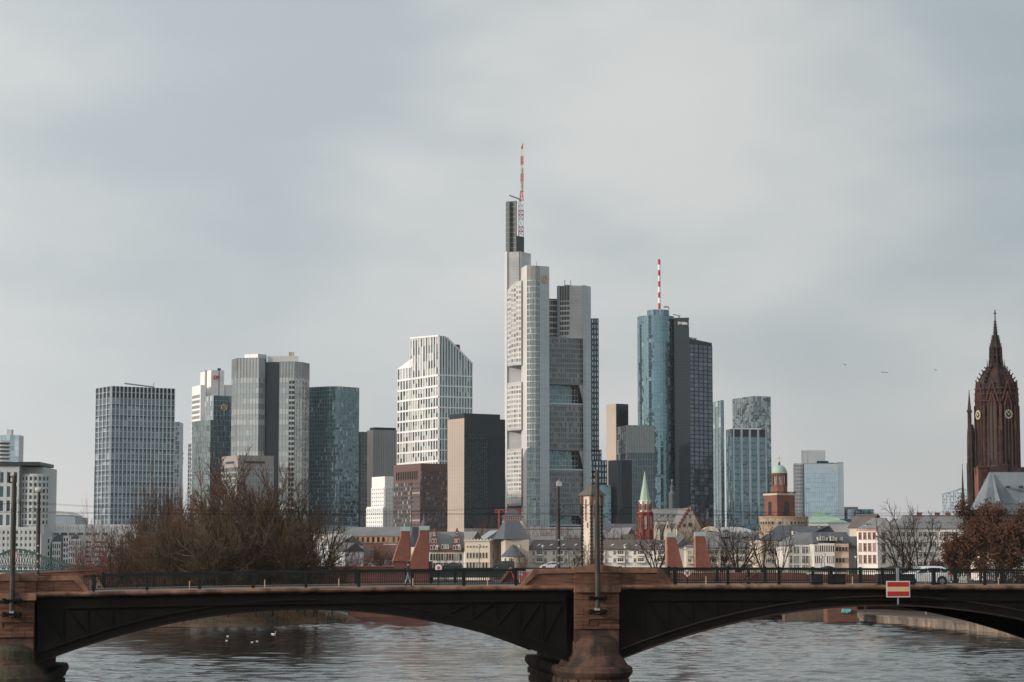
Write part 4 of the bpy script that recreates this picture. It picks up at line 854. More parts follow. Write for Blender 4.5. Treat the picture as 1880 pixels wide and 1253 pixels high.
simple('gabled_house', 'lower grey roof house in front of the pale blue-grey gable', 0, 0, 735, 0, 1012, 997, _m['pale_blue_render'], m_slate, fo=cbox(604, 634, 668, 735, 20), along='L')
t, fo = simple('timber_house', 'half-timbered red and white house behind the arching branch', 606, 638, 745, 9, 1001, 996, m_whiter, m_broof, hip=.1)
F = MB(); facade(F, None, fo[0], fo[1], zat(1045, 745), zat(1001, 745), 9, 5, vw=.28, hw=.28, dep=.1); F.build('timber_frame', m_redst, t)
wr(t, fo, 0, 7, 745, [(1005, 1010), (1013, 1019), (1022, 1028)], .7)
t, fo = simple('red_roof_house', 'wide house with dull red-brown tiled roof left of the first pylon', 668, 735, 745, 14, 1027, 1000, m_whiter, mat('red_brown_tiles', (.105, .05, .045), .9, .2, 1.5), rot=0, wins=[(0, 12, 745, [(1031, 1037)], .9)])
simple('dormer_house', 'green-grey roofed white house with dormer right of the pale gable', 640, 684, 740, 10, 1024, 1007, m_whiter, m_slate, wins=[(0, 8, 740, [(1027, 1032), (1036, 1042)], .8)])
t = thing('spire', 'thin dark church spire rising between the left brick pylons', 'spire', (X(778, 780), 780, GZ)); q = MB()
q.lathe(X(778.5, 780), 780, [(GZ, m(5, 780)), (zat(965, 780), m(5, 780)), (zat(962, 780), m(5.5, 780)), (zat(955, 780), m(2.4, 780)), (zat(946, 780), m(1.2, 780)), (zat(943, 780), .05)], 8); q.build('spire_roof', m_slate, t)
q = MB(); q.tube((X(778.5, 780), 780, zat(945, 780)), (X(778.5, 780), 780, zat(935, 780)), .12); q.build('weather_vane', m_dark, t)
simple('narrow_house', 'narrow steep dark roof house squeezed between the two left pylons', 0, 0, 700, 0, 1003, 968, m_cream, m_slate, fo=cbox(755, 762, 773, 700, 30), along='R')
# gabled sandstone range
Y = 690; fo = fbox(786, 852, Y, 12, 3); t = lo('gabled_hall', 'white arcaded hall with two ornate red sandstone gables and dark roofs', 'hall', fo, HG)
walls(t, fo, zat(1012, Y), m_whiter); roof(t, fo, zat(1010, Y), zat(976, Y), material=m_slate2, hip=.02)
q = MB(); o, d = fo[0], (fo[1] - fo[0]).normalized(); nn = Vector((-d.y, d.x)); Ln = (fo[1] - fo[0]).length; q.obox(o, d, nn, -.2, Ln + .2, -.5, .2, zat(1013, Y), zat(1007, Y)); q.build('stone_cornice', m_redst, t)
wr(t, fo, 0, 12, Y, [(1019, 1029)], .85, arch=True, bars=0, frame=m_cream); wr(t, fo, 0, 12, Y, [(1036, 1046)], .8, arch=True, bars=0, frame=m_cream)
for cxp, hw_ in ((797, 9), (839, 9)):
    gq = MB(); steps = [(0, 1012, 9), (0, 999, 9), (1, 997, 7), (2, 988, 6), (3, 986, 4.5), (4, 977, 3.6), (5, 974, 2.2), (6, 969.5, .6)]
    left = [(cxp - s[2], s[1]) for s in steps]; right = [(cxp + s[2], s[1]) for s in steps[::-1]]
    gq.rings([[(X(a_, Y - .6), Y - .6 + o_, zat(b_, Y)) for a_, b_ in left + right][::-1] for o_ in (0, 1.2)]); gq.build('stone_gable', m_redst, t)
    for dx, ya, yb in ((-5, 1002, 1009), (0, 1001, 1009), (5, 1002, 1009), (-2.5, 990, 996), (2.5, 990, 996), (0, 978, 984)): put_window(t, (X(cxp + dx, Y - .6), Y - .65), d, zat(yb, Y), .55, zat(ya, Y) - zat(yb, Y) - .25, frame=m_whiter, arch=True, bars=0)
    roof(t, [Vector((X(cxp - 8.5, Y), Y + .5)), Vector((X(cxp + 8.5, Y), Y + .5)), Vector((X(cxp + 8.5, Y + 9), Y + 9)), Vector((X(cxp - 8.5, Y + 9), Y + 9))], zat(1005, Y), zat(975, Y), along='L', material=m_slate, over=.05)
for px in (812, 817, 822): put_window(t, (X(px, Y - .3), Y - .5), d, zat(1008, Y), .5, 1.0, arch=True, bars=0, frame=m_whiter)
simple('pale_gable_house', 'grey roofed house with pale gable right of the ornate gabled hall', 0, 0, 720, 0, 992, 976, m_whiter, m_slate2, fo=cbox(845, 868, 884, 720, 22), along='L')
t, fo = simple('glass_roof_house', 'white gable with a bright blue skylight roof behind the crenellated hall', 0, 0, 730, 0, 990, 974, m_whiter, glass('skylight_glass', (.45, .60, .68), (.5, .6, .7), .1, wob=0), fo=cbox(878, 893, 935, 730, 10), along='L')
# crenellated cream hall
Y = 650; fo = cbox(853, 899, 926, Y, 38); fo = cbox(853, 899, 926, Y, 50); fo = fbox(853, 899, Y, 14, -14); t = lo('crenellated_hall', 'cream crenellated hall with slim arched windows beside the dark chapel roof', 'hall', fo, HG)
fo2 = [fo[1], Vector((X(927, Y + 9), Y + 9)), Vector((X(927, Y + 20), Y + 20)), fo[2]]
walls(t, fo, zat(992, Y), m_cream); walls(t, fo2, zat(992, Y), m_beige, name='side_wall')  # darker beige of the side wall paints in that face's shade
q = MB()
for f_ in (fo, fo2):
    d = (f_[1] - f_[0]); Ln = d.length; d.normalize(); nn = Vector((-d.y, d.x)); q.obox(f_[0], d, nn, -.15, Ln, -.35, .3, zat(994.5, Y), zat(991.5, Y)); k = int(Ln / .8)
    for i in range(k): q.obox(f_[0], d, nn, i * Ln / k, i * Ln / k + .42, -.35, .1, zat(991.5, Y), zat(989.5, Y))
q.build('battlement', m_beige, t)
for ya, yb, w_ in ((1003.5, 1005.5, .45), (1016, 1025, .5), (1034, 1044, .55)): wr(t, fo, 0, 7, Y, [(ya, yb)], w_, arch=True, bars=0, frame=m_cream)
for ya, yb, w_ in ((1003, 1006, .5), (1017, 1026, .8)): wr(t, fo2, 0, 3, Y, [(ya, yb)], w_, arch=True, bars=0, frame=m_beige)
# chapel
Y = 640; fo = cbox(920, 928, 971, Y, 8); t = lo('chapel', 'tan chapel with steep dark slate roof and low round apse', 'chapel', fo)
walls(t, fo, zat(990.5, Y), m_beige)
q = MB(); A = [(X(a_, Y + o_), Y + o_) for a_, o_ in ((905, 6), (925, -1), (973, 1), (973, 18), (905, 18))]; B = [(X(a_, Y + o_), Y + o_) for a_, o_ in ((925, 8), (928, 7), (954, 8), (952, 10), (925, 10))]
q.rings([[(*p, zat(990, Y)) for p in A], [(*p, zat(955.5, Y)) for p in B]]); q.build('roof', m_slate, t)
ac = X(942, Y - 3); q = MB(); q.lathe(ac, Y, [(GZ, m(20, Y)), (zat(1022, Y), m(20, Y))], 16); q.build('apse_wall', m_cream, t)
q = MB(); q.lathe(ac, Y, [(zat(1022.5, Y), m(22.5, Y)), (zat(1021, Y), m(22, Y)), (zat(1010, Y), m(11, Y)), (zat(1000, Y), .1)], 16); q.build('apse_roof', m_slate, t)
for dx in (-14, -6, -3): put_window(t, (ac + m(dx, Y), Y - math.sqrt(max(0, m(20, Y) ** 2 - m(dx, Y) ** 2)) - .06), (1, 0), zat(1031, Y), .38, .7, arch=True, bars=0, frame=m_beige)
# half-timbered tower
Y = 760; fo = fbox(922, 959, Y, 7); t = lo('timber_tower', 'small half-timbered tower top with flared slate roof above the chapel', 'tower', fo)
walls(t, fo, zat(948, Y), m_cream); F = MB(); facade(F, None, fo[0], fo[1], zat(956, Y), zat(948, Y), 11, 2, vw=.28, hw=.2, dep=.12); F.build('timber_frame', m_redst, t)
q = MB(); cxx = X(940.5, Y)
def sq(hw_, z, dy=3.5, y0=Y): return [(cxx - m(hw_, Y), y0 + dy - min(4, m(hw_, Y)), z), (cxx + m(hw_, Y), y0 + dy - min(4, m(hw_, Y)), z), (cxx + m(hw_, Y), y0 + dy + 4, z), (cxx - m(hw_, Y), y0 + dy + 4, z)]
q.rings([sq(21, zat(949, Y)), sq(13, zat(943, Y)), sq(7, zat(938, Y)), sq(4, zat(936, Y))]); q.build('roof', m_slate, t)
t = thing('red_crane', 'low red steel crane girder left of the timbered tower', 'crane', (X(930, 1000), 1000, GZ)); q = MB()
for dz in (0, 5): q.tube((X(908, 1000), 1000, zat(936 + dz, 1000)), (X(962, 1000), 1000, zat(935 + dz, 1000)), .2, .2, 4)
for k in range(18): q.tube((X(908 + 3 * k, 1000), 1000, zat(941 - (k % 2) * 5, 1000)), (X(911 + 3 * k, 1000), 1000, zat(936 + (k % 2) * 5, 1000)), .15, .15, 4)
q.build('jib', mat('faded_crane_red', (.24, .06, .055), .7), t); q = MB(); q.box(X(914, 1000), X(917.5, 1000), 999, 1003, GZ, zat(938, 1000)); q.build('mast', _m['faded_crane_red'], t)
# rear dark roofs between x 960 and 1180
simple('market_hall', 'long flat grey roof range at the foot of the tallest tower', 955, 1075, 900, 20, 971, 968, m_grey, m_slate2, hip=.02)
simple('market_hall', 'flat dark grey roof range right of the tent-roofed river tower', 1085, 1180, 890, 20, 974, 962, m_grey, m_slate, hip=.05)
simple('old_house', 'dark slate roof with tiny dormers right of the rear tree tops', 1040, 1120, 760, 14, 988, 974, m_cream, m_slate2, hip=.08)
t, fo = simple('old_house', 'grey gabled roof with small dormers left of the green church spire', 0, 0, 740, 0, 987, 969, m_redst, m_slate2, fo=cbox(1116, 1150, 1168, 740, 25), along='L')
simple('old_house', 'small red gable peeping above the white terrace roof', 0, 0, 700, 0, 994, 981, m_redst, m_broof, fo=cbox(1098, 1100, 1112, 700, 12), along='L')
simple('old_house', 'brown roofed house behind the right end of the white terrace', 1140, 1190, 720, 12, 996, 981, m_cream, m_broof, hip=.1)
simple('grey_gable_house', 'pale grey roofed house left of the white terrace', 0, 0, 690, 0, 1010, 984, mat('pale_grey_render', (.40, .42, .42), .8), m_slate2, fo=cbox(968, 985, 1040, 690, 10), along='R')
# white terrace
Y = 650; fo = fbox(972, 1232, Y, 13, 0); t = lo('white_terrace', 'long white three-storey terrace with brown roof and balconies behind the riverside trees', 'terrace', fo, HG)
walls(t, fo, zat(1009, Y), m_whiter); roof(t, fo, zat(1008.5, Y), zat(991, Y), material=m_broof, hip=.035)
for k in range(2):
    ya = 1011.5 + k * 13.5
    for i in range(21):
        u = (i + .5) / 21
        if i % 3 == 1:
            p = fo[0] + (fo[1] - fo[0]) * u; q = MB(); w2 = 1.15
            q.box(p.x - w2, p.x + w2, p.y - .9, p.y + .02, zat(ya + 9.5, Y), zat(ya + 6, Y)); q.build('balcony', m_whiter, t); put_window(t, (p.x, p.y), (1, 0), zat(ya + 8, Y), 1.6, 1.2, bars=2)
        else: win_row(t, fo[0], fo[1], 1, zat(ya + 7, Y), .62, .95, us=[u + (.006 if i % 3 == 0 else -.006)])
for i in range(11):
    p = fo[0] + (fo[1] - fo[0]) * ((i + .7) / 11.5); q = MB(); q.add([(p.x - .35, p.y + 2.2, zat(1004.2, Y)), (p.x + .1, p.y + 2.2, zat(1004.2, Y)), (p.x + .9, p.y + 3.4, zat(1001.2, Y)), (p.x + .45, p.y + 3.4, zat(1001.2, Y))], [(0, 1, 2, 3)]); q.v = [(a_, b_ - .25, c_ + .35) for a_, b_, c_ in q.v]
    q.add([(a_, b_ + .05, c_ - .12) for a_, b_, c_ in q.v[:4]], [(3, 2, 1, 0)]); q.build('skylight', m_white, t)
# river tower with tent roof
Y = 630; th = 32; fo = cbox(1069, 1086, 1105, Y, 42); t = lo('river_tower', 'slender cream tower with red corner turrets and brown tent roof behind a bridge pole', 'tower', fo)
walls(t, fo, zat(910, Y), m_cream)
q = MB(); ce = (fo[0] + fo[2]) / 2; ex = [ce + (p - ce) * 1.42 for p in fo]; md = [ce + (p - ce) * 1.38 for p in fo]; ri = [ce + (p - ce) * .18 for p in fo]
q.rings([[(*p, zat(910, Y)) for p in ex], [(*p, zat(907, Y)) for p in md], [(*p, zat(891, Y)) for p in ri]]); q.build('roof', m_broof, t)
for i in (0, 1, 3):
    p = fo[i]; q = MB(); q.lathe(p.x, p.y, [(zat(930, Y), .25), (zat(925, Y), m(3.6, Y)), (zat(908.5, Y), m(3.6, Y))], 6); q.build('turret', m_redst, t)
    q = MB(); zz = zat(926, Y); k = 0
    while zz > GZ + 4:
        q.box(p.x - (.45 if k % 2 else .3), p.x + (.45 if k % 2 else .3), p.y - (.45 if k % 2 else .3), p.y + .3, zz - .45, zz); zz -= .5; k += 1
    q.build('quoin', m_redst2, t, kind='stuff')
dL = (fo[0] - fo[3]).normalized(); dR = (fo[1] - fo[0]).normalized()
for e_, pz in ((3, (.42, 917, 956, .3)), (3, (.6, 960, 969, .25)), (0, (.35, 926, 949, .75)), (0, (.4, 912, 917, .35))):
    p0, p1 = fo[e_], fo[(e_ + 1) % 4]; p = p0 + (p1 - p0) * pz[0]; put_window(t, p, (p1 - p0), zat(pz[2], Y), pz[3], zat(pz[1], Y) - zat(pz[2], Y), frame=m_rf, bars=0)
# green spired church
Y = 700; t = thing('spired_church_tower', 'red church tower with white arcaded stage and tall pale green copper spire', 'church tower', (X(1185, Y), Y, GZ)); cx = X(1184.5, Y)
q = MB(); q.lathe(cx, Y, [(GZ, m(14.5, Y)), (zat(943, Y), m(14.5, Y)), (zat(943, Y), m(15.5, Y)), (zat(940, Y), m(15.5, Y))], 8, R(22.5)); q.build('tower_wall', mat('bright_red_sandstone', (.19, .05, .04), .85, .2, 1), t)
q = MB(); q.lathe(cx, Y, [(zat(940, Y), m(11.5, Y)), (zat(922, Y), m(11.5, Y)), (zat(921.5, Y), m(12.5, Y)), (zat(920, Y), m(12.5, Y))], 8, R(22.5)); q.build('belfry', m_whiter, t)
q = MB(); rb = m(11.6, Y) * math.cos(R(22.5))
for k in range(8):
    a = R(22.5 + 45 * k); p = (cx + m(11.7, Y) * math.cos(a), Y + m(11.7, Y) * math.sin(a)); q.tube((*p, zat(940, Y)), (*p, zat(921, Y)), .22, .22, 4)
    p = (cx + m(14.8, Y) * math.cos(a), Y + m(14.8, Y) * math.sin(a)); q.tube((*p, GZ), (*p, zat(943, Y)), .35, .35, 4)
q.lathe(cx, Y, [(zat(931.5, Y), m(12, Y)), (zat(930.5, Y), m(12, Y))], 8, R(22.5)); q.build('shaft', _m['bright_red_sandstone'], t)
for ph in (-112.5 + 22.5, -67.5 - 67.5, -45):
    a = R(ph); d = (-math.sin(a), math.cos(a)) if True else 0
    for rr, ya, yb, w_ in ((11.8, 925, 937, .45), (14.9, 948, 972, .6)):
        r_ = m(rr, Y) * math.cos(R(22.5)) + .05; put_window(t, (cx + r_ * math.cos(a), Y + r_ * math.sin(a)), (-math.sin(a), math.cos(a)), zat(yb, Y), w_, zat(ya, Y) - zat(yb, Y) - .3, arch=True, bars=0, frame=m_rf)
q = MB(); q.lathe(cx, Y, [(zat(922, Y), m(11.8, Y)), (zat(918, Y), m(10, Y)), (zat(890, Y), m(4.6, Y)), (zat(866, Y), .12)], 8, R(22.5)); q.build('spire', m_copper, t)
q = MB(); q.tube((cx, Y, zat(867, Y)), (cx, Y, zat(858, Y)), .08); q.build('spire_rod', m_dark, t)
# nave and stepped gable hall
Y = 730; fo = cbox(1198, 1256, 1292, Y, 20); t = lo('stepped_gable_hall', 'slate roofed hall ending in a big cream gable with red steps', 'hall', fo)
ze, zr = zat(972, Y), zat(932, Y)
fo = [Vector((X(1243, Y), Y)), Vector((X(1291, Y + 6), Y + 6)), Vector((X(1262, Y + 34), Y + 34)), Vector((X(1206, Y + 30), Y + 30))]
walls(t, fo, ze, m_cream); A, B_, Cc, D = fo; mid1 = (A + B_) / 2; mid2 = (Cc + D) / 2
q = MB(); q.add([(*A, ze), (*B_, ze), (*Cc, ze), (*D, ze), (*mid1, zr), (*mid2, zr)], [(0, 4, 5, 3), (1, 2, 5, 4), (2, 3, 5), (0, 1, 4)]); q.build('roof', m_slate2, t)
q = MB(); q.add([(A.x, A.y - .3, ze - 1), (B_.x, B_.y - .3, ze - 1), (mid1.x, mid1.y - .3, zr + .6), (A.x, A.y + .1, ze - 1), (B_.x, B_.y + .1, ze - 1), (mid1.x, mid1.y + .1, zr + .6)], [(0, 1, 2), (5, 4, 3), (0, 2, 5, 3), (2, 1, 4, 5)]); q.build('gable_wall', m_cream, t)
q = MB()
for sgn, P0 in ((0, A), (1, B_)):
    for k in range(7):
        u = k / 7; p = P0 + (mid1 - P0) * u; p2 = P0 + (mid1 - P0) * (u + 1 / 7); z = ze + (zr - ze) * u; x0, x1 = min(p.x, p2.x), max(p.x, p2.x); q.box(x0 + .02, x1 - .02, p.y - .45, p.y + .25, z - .4, z + (zr - ze) / 7 + .45)
q.build('step', m_redst, t)
for u, ya, yb, w_ in ((.5, 946, 951, .4), (.28, 962, 968, .9), (.5, 960, 967, 1.3)): p = A + (B_ - A) * u; put_window(t, (p.x, p.y - .36), B_ - A, zat(yb, Y), w_, zat(ya, Y) - zat(yb, Y), frame=m_rf, bars=0)
t = thing('old_nave', 'slate roofed church nave with two small cream gables right of the green spire', 'church', (X(1220, 745), 745, GZ)); Y = 745
fo = fbox(1199, 1250, Y, 14); walls(t, fo, zat(955, Y), m_cream); roof(t, fo, zat(956, Y), zat(934, Y + 7), material=m_slate2, hip=.0)
for px in (1205, 1226):
    fg = fbox(px - 7, px + 7, Y - 9, 10); q = MB(); walls(t, fg, zat(977, Y - 9), m_cream, zat(955, Y - 9), 'L', name='gable'); roof(t, fg, zat(977, Y - 9), zat(957, Y - 5), along='L', material=m_slate, over=-.1)
    put_window(t, (X(px, Y - 9), Y - 9.02), (1, 0), zat(971, Y), .4, 1.0, frame=m_rf, arch=True, bars=0)
    q = MB(); q.tube((X(px, Y - 9), Y - 8.9, zat(957, Y)), (X(px, Y - 9), Y - 8.9, zat(952, Y)), .25, .05); q.build('finial', m_redst, t)
for px in (1210, 1222, 1232, 1243): dormer(t, (X(px, Y + 1), Y + 1.6), (1, 0), zat(949.5, Y), 1.0, .9, 1.5, m_slate, m_slate)
t = thing('dark_turret', 'dark slate church turret with ball and cross in front of the blue tower', 'turret', (X(1235, 800), 800, GZ)); Y = 800; cx = X(1234.5, Y)
q = MB(); q.lathe(cx, Y, [(GZ, m(6.5, Y)), (zat(916, Y), m(6, Y)), (zat(907, Y), m(6.5, Y)), (zat(903, Y), m(4, Y)), (zat(900, Y), m(3, Y)), (zat(897, Y), m(4, Y)), (zat(894, Y), m(4.2, Y)), (zat(891, Y), m(1.5, Y)), (zat(886, Y), .1)], 8); q.build('turret_wall', m_slate, t)
q = MB(); q.tube((cx, Y, zat(888, Y)), (cx, Y, zat(880, Y)), .1); q.lathe(cx, Y, [(zat(883, Y), .05), (zat(882, Y), .35), (zat(881, Y), .05)], 8); q.build('ball_finial', m_gold, t)
t = thing('ridge_turret', 'tiny brick ridge turret with pointed cap right of the stepped gable', 'turret', (X(1300, 760), 760, GZ)); Y = 760; cx = X(1300, Y)
q = MB(); q.lathe(cx, Y, [(GZ, m(4, Y)), (zat(960, Y), m(4, Y))], 8); q.build('turret_wall', m_redst, t); q = MB(); q.lathe(cx, Y, [(zat(960, Y), m(2.8, Y)), (zat(948, Y), m(2.6, Y)), (zat(947, Y), m(3.4, Y)), (zat(941, Y), m(1.2, Y)), (zat(934, Y), .05)], 8); q.build('cap', m_slate, t)
# barrel roofed hall
Y = 720; t = thing('barrel_hall', 'modern hall with curved grey metal roof and cream arched end behind the right pylons', 'hall', (X(1340, Y), Y, GZ))
arc = [(1290 + 55 * (1 - math.cos(R(a))) / 1.0, 990 - 23 * math.sin(R(a))) for a in range(0, 181, 15)]
q = MB(); q.rings([[(X(a_, Y), Y + o_, zat(b_, Y)) for a_, b_ in arc][::-1] for o_ in (4, 18)]); q.build('roof', m_pale, t)
q = MB(); arc2 = [(1283 + 20 * (1 - math.cos(R(a))), 989 - 22 * math.sin(R(a))) for a in range(0, 181, 15)]; q.rings([[(X(a_, Y), Y + o_, zat(b_, Y)) for a_, b_ in arc2][::-1] for o_ in (-4, 3.9)]); q.build('arched_end', m_cream, t)
q = MB(); arc3 = [(1290 + 13 * (1 - math.cos(R(a))), 990 - 15 * math.sin(R(a))) for a in range(0, 181, 15)]; q.rings([[(X(a_, Y), Y + o_, zat(b_, Y)) for a_, b_ in arc3][::-1] for o_ in (-4.3, -4.05)]); q.build('arched_window', m_dgrey, t)
q = MB(); q.prism(fbox(1345, 1402, Y + 2, 12), GZ, zat(975, Y)); q.build('flat_roof_part', m_pale, t)
# houses right of the pylons
simple('pale_gable_house', 'pale blue gable between the two right brick pylons', 0, 0, 640, 0, 1003, 987, _m['pale_blue_render'], m_slate2, fo=cbox(1228, 1242, 1268, 640, 12), along='L')
t, fo = simple('balcony_house', 'narrow house with planted balconies just left of the fourth pylon', 1260, 1281, 632, 9, 1003, 1001, m_cream, m_slate2, hip=.2)
for ya in (1012, 1026): wr(t, fo, 0, 2, 632, [(ya, ya + 6)], .8); q = MB(); q.box(fo[0].x + .3, fo[1].x - .3, fo[0].y - .8, fo[0].y, zat(ya + 10, 632), zat(ya + 7, 632)); q.build('balcony', m_beige, t)
t, fo = simple('riverside_house', 'wide cream house under a big grey mansard roof behind the bare riverside trees', 1290, 1400, 610, 12, 1006, 977, m_cream, m_slate2, hip=.06, wins=[(0, 16, 610, [(1010, 1017), (1022, 1031), (1036, 1044)], .75)])
q = MB(); d = (fo[1] - fo[0]); Ln = d.length; d.normalize()
for k in (0, .26, .52, .78): q.obox(fo[0], d, Vector((-d.y, d.x)), k * Ln, k * Ln + .6, -.25, .1, GZ, zat(1006, 610))
q.build('pilaster', m_beige, t)
dormer(t, (X(1334, 611), 611.5), (1, 0), zat(986, 610), 1.8, 1.2, 2.5, m_slate, m_slate2, 'gable'); dormer(t, (X(1370, 611), 611.5), (1, 0), zat(985, 610), 1.2, .8, 2.5, m_slate, m_slate2, 'gable')
Y = 590; fo = fbox(1398, 1449, Y, 12, 8); t = lo('mansard_house', 'tan sandstone house with tall black mansard roof and dormers right of the bare trees', 'house', fo, HG)
walls(t, fo, zat(992, Y), m_beige); wr(t, fo, 0, 6, Y, [(996, 1005), (1010, 1019), (1025, 1034)], .65, u0=.22); q = MB()
A = [(X(a_, Y + o_), Y + o_, zat(992, Y)) for a_, o_ in ((1392, -.5), (1460, 1), (1545, 14), (1400, 16))]; B = [(X(a_, Y + o_), Y + o_, zat(965, Y)) for a_, o_ in ((1428, 6), (1522, 8), (1524, 12), (1430, 12))]
q.rings([A, B]); q.build('roof', m_slate, t)
for px, yy in ((1416, 985), (1462, 982)): dormer(t, (X(px, Y), Y + 2.4), (1, .1), zat(yy, Y), 1.3, 1.0, 2, m_slate, m_wf)
for px in (1488, 1507): dormer(t, (X(px, Y + 4), Y + 7), (1, 0), zat(971, Y), .7, .7, 1.5, m_slate, m_wf)
Y = 560; fo = fbox(1448, 1493, Y, 14, 6); t = lo('white_house', 'white house with french windows and plain slate hipped roof', 'house', fo, HG)
walls(t, fo, zat(1001, Y), m_whiter); wr(t, fo, 0, 6, Y, [(1004, 1016), (1021, 1034), (1038, 1046)], .62, us=[.08, .26, .36, .60, .74, .90])
roof(t, [fo[0], Vector((X(1512, Y + 3), Y + 3)), Vector((X(1512, Y + 16), Y + 16)), fo[3]], zat(1001, Y), zat(978, Y + 7), material=m_slate2, hipL=.42, hipR=.1)
Y = 556; fo = fbox(1494, 1532, Y, 12, 4); t = lo('white_house', 'white house with two broad window bands under a black dormered roof', 'house', fo, HG)
walls(t, fo, zat(998, Y), m_whiter); fx = [fo[0], Vector((X(1561, Y + 4), Y + 4)), Vector((X(1561, Y + 16), Y + 16)), fo[3]]; roof(t, fx, zat(997, Y), zat(977, Y + 6), material=m_slate, hip=.12)
F, G = MB(), MB(); facade(F, G, fo[0], fo[1], zat(1013, Y), zat(1002, Y), 9, 1, vw=.22, hw=.3, dep=.12, u0=.05); facade(F, G, fo[0], fo[1], zat(1034, Y), zat(1021, Y), 4, 1, vw=.22, hw=.3, dep=.12, u0=.03, u1=.4); facade(F, G, fo[0], fo[1], zat(1034, Y), zat(1021, Y), 4, 1, vw=.22, hw=.3, dep=.12, u0=.6, u1=.97)
F.build('window_frame', m_wf, t); G.build('window_band', m_pane, t)
for px in (1511, 1529): dormer(t, (X(px, Y), Y + 1), (1, 0), zat(993, Y), 1.1, 1.2, 2.4, m_slate, m_wf, 'gable')
for px in (1504, 1519, 1536): dormer(t, (X(px, Y), Y + 1.1), (1, 0), zat(993, Y), .5, .9, 2.2, m_slate, m_wf)
dormer(t, (X(1547, Y), Y + 1.6), (1, 0), zat(992, Y), .55, .8, 2, m_slate, m_wf)
Y = 557; fo = fbox(1532, 1558, Y, 12, 4); t = lo('beige_house', 'plain beige house with two rows of small windows', 'house', fo, HG); walls(t, fo, zat(998.5, Y), m_pinkr)
wr(t, fo, 0, 4, Y, [(1005, 1012), (1025, 1033)], .55, frame=m_rf, bars=0)
Y = 566; fo = fbox(1558, 1573, Y, 8); t = lo('narrow_grey_house', 'narrow grey-green link building with metal balcony between beige and white houses', 'house', fo, HG); walls(t, fo, zat(985, Y), m_grey)
q = MB(); q.box(fo[0].x + .2, fo[1].x, Y - 1, Y, zat(1006, Y), zat(1004, Y)); q.tube((fo[1].x - .2, Y - .9, GZ), (fo[1].x - .2, Y - .9, zat(985, Y)), .12); q.build('balcony', m_dark, t); wr(t, fo, 0, 1, Y, [(998, 1004)], 1.0)
Y = 545; fo = cbox(1573, 1611, 1643, Y, 55); fo = [Vector((X(1611, Y), Y)), Vector((X(1643, Y + 5), Y + 5)), Vector((X(1606, Y + 14), Y + 14)), Vector((X(1573.5, Y + 5), Y + 5))]
t = lo('red_framed_house', 'white corner house with red window surrounds and three dark roof dormers', 'house', fo, HG)
ze = zat(972, Y); zr = zat(952, Y + 4); walls(t, fo, ze, m_whiter); A, B_, Cc, D = fo
rA, rD = (A + B_) / 2, (D + Cc) / 2 + (A - D) * .28
q = MB(); q.add([(*D, ze), (*A, ze), (*rA, zr), (*rD, zr), (*B_, ze), (*Cc, ze)], [(0, 1, 2, 3), (2, 4, 5, 3), (5, 0, 3), ]); q.v = [(x - .0, y - .25, z + .12) for x, y, z in q.v]; q.build('roof', m_slate2, t)
q = MB(); q.add([(*A, ze), (*B_, ze), (*rA, zr)], [(0, 1, 2)]); q.build('gable_wall', m_whiter, t)
for ya, yb in ((978, 990), (998, 1012), (1020, 1034)): win_row(t, D, A, 4, zat(yb, Y), .72, zat(ya, Y) - zat(yb, Y), u0=.05, u1=.97, surround=m_rf); win_row(t, A, B_, 1, zat(yb, Y), 1.15, zat(ya, Y) - zat(yb, Y), us=[.33], surround=m_rf)
q = MB(); q.obox(D, (A - D).normalized(), Vector(((A - D).normalized().y, -(A - D).normalized().x)), 0, (A - D).length, -.1, .2, ze - .35, ze); q.build('eaves', m_rf, t)
for px in (1594, 1601, 1609): dormer(t, (X(px, Y + 1), Y + 4.0 - (px - 1594) * .09), (A - D), zat(968, Y), .8, .6, 1.2, m_dark, m_dark)
Y = 552; fo = fbox(1640, 1775, Y, 12, 0); t = lo('long_white_building', 'long white four-storey riverside building with slate roof, dormers and brick chimneys', 'building', fo, HG)
walls(t, fo, zat(970, Y), m_whiter); roof(t, fo, zat(969.5, Y), zat(946, Y + 6), material=m_slate2, hipL=.22, hipR=.0)
for ya, yb in ((977, 985), (996, 1004), (1014, 1022), (1032, 1040)):
    win_row(t, fo[0], fo[1], 10, zat(yb, Y), .72, zat(ya, Y) - zat(yb, Y), us=[.07, .13, .21, .27, .37, .43, .51, .56, .66, .71], bars=1)
    win_row(t, fo[0], fo[1], 1, zat(yb, Y), 2.2, zat(ya, Y) - zat(yb, Y), us=[.79], bars=3); win_row(t, fo[0], fo[1], 2, zat(yb, Y), .8, zat(ya, Y) - zat(yb, Y), us=[.88, .95], bars=1)
for px in (1675, 1692, 1709, 1726, 1746): dormer(t, (X(px, Y), Y + 1.9), (1, 0), zat(966, Y), 1.0, .75, 1.8, m_slate, m_slate)
for px in (1689, 1722, 1741, 1763): chimney(t, px, Y + 6, 950, 943, 1.0)
simple('attic_house', 'dark brown pitched roof house behind the red-framed house', 0, 0, 610, 0, 968, 944, m_beige, m_broof, fo=cbox(1560, 1598, 1625, 610, 30), along='L')
simple('rear_house', 'low roof peeping out between the red-framed house and the long white building', 1636, 1690, 600, 10, 968, 953, m_beige, m_slate, hip=.2)
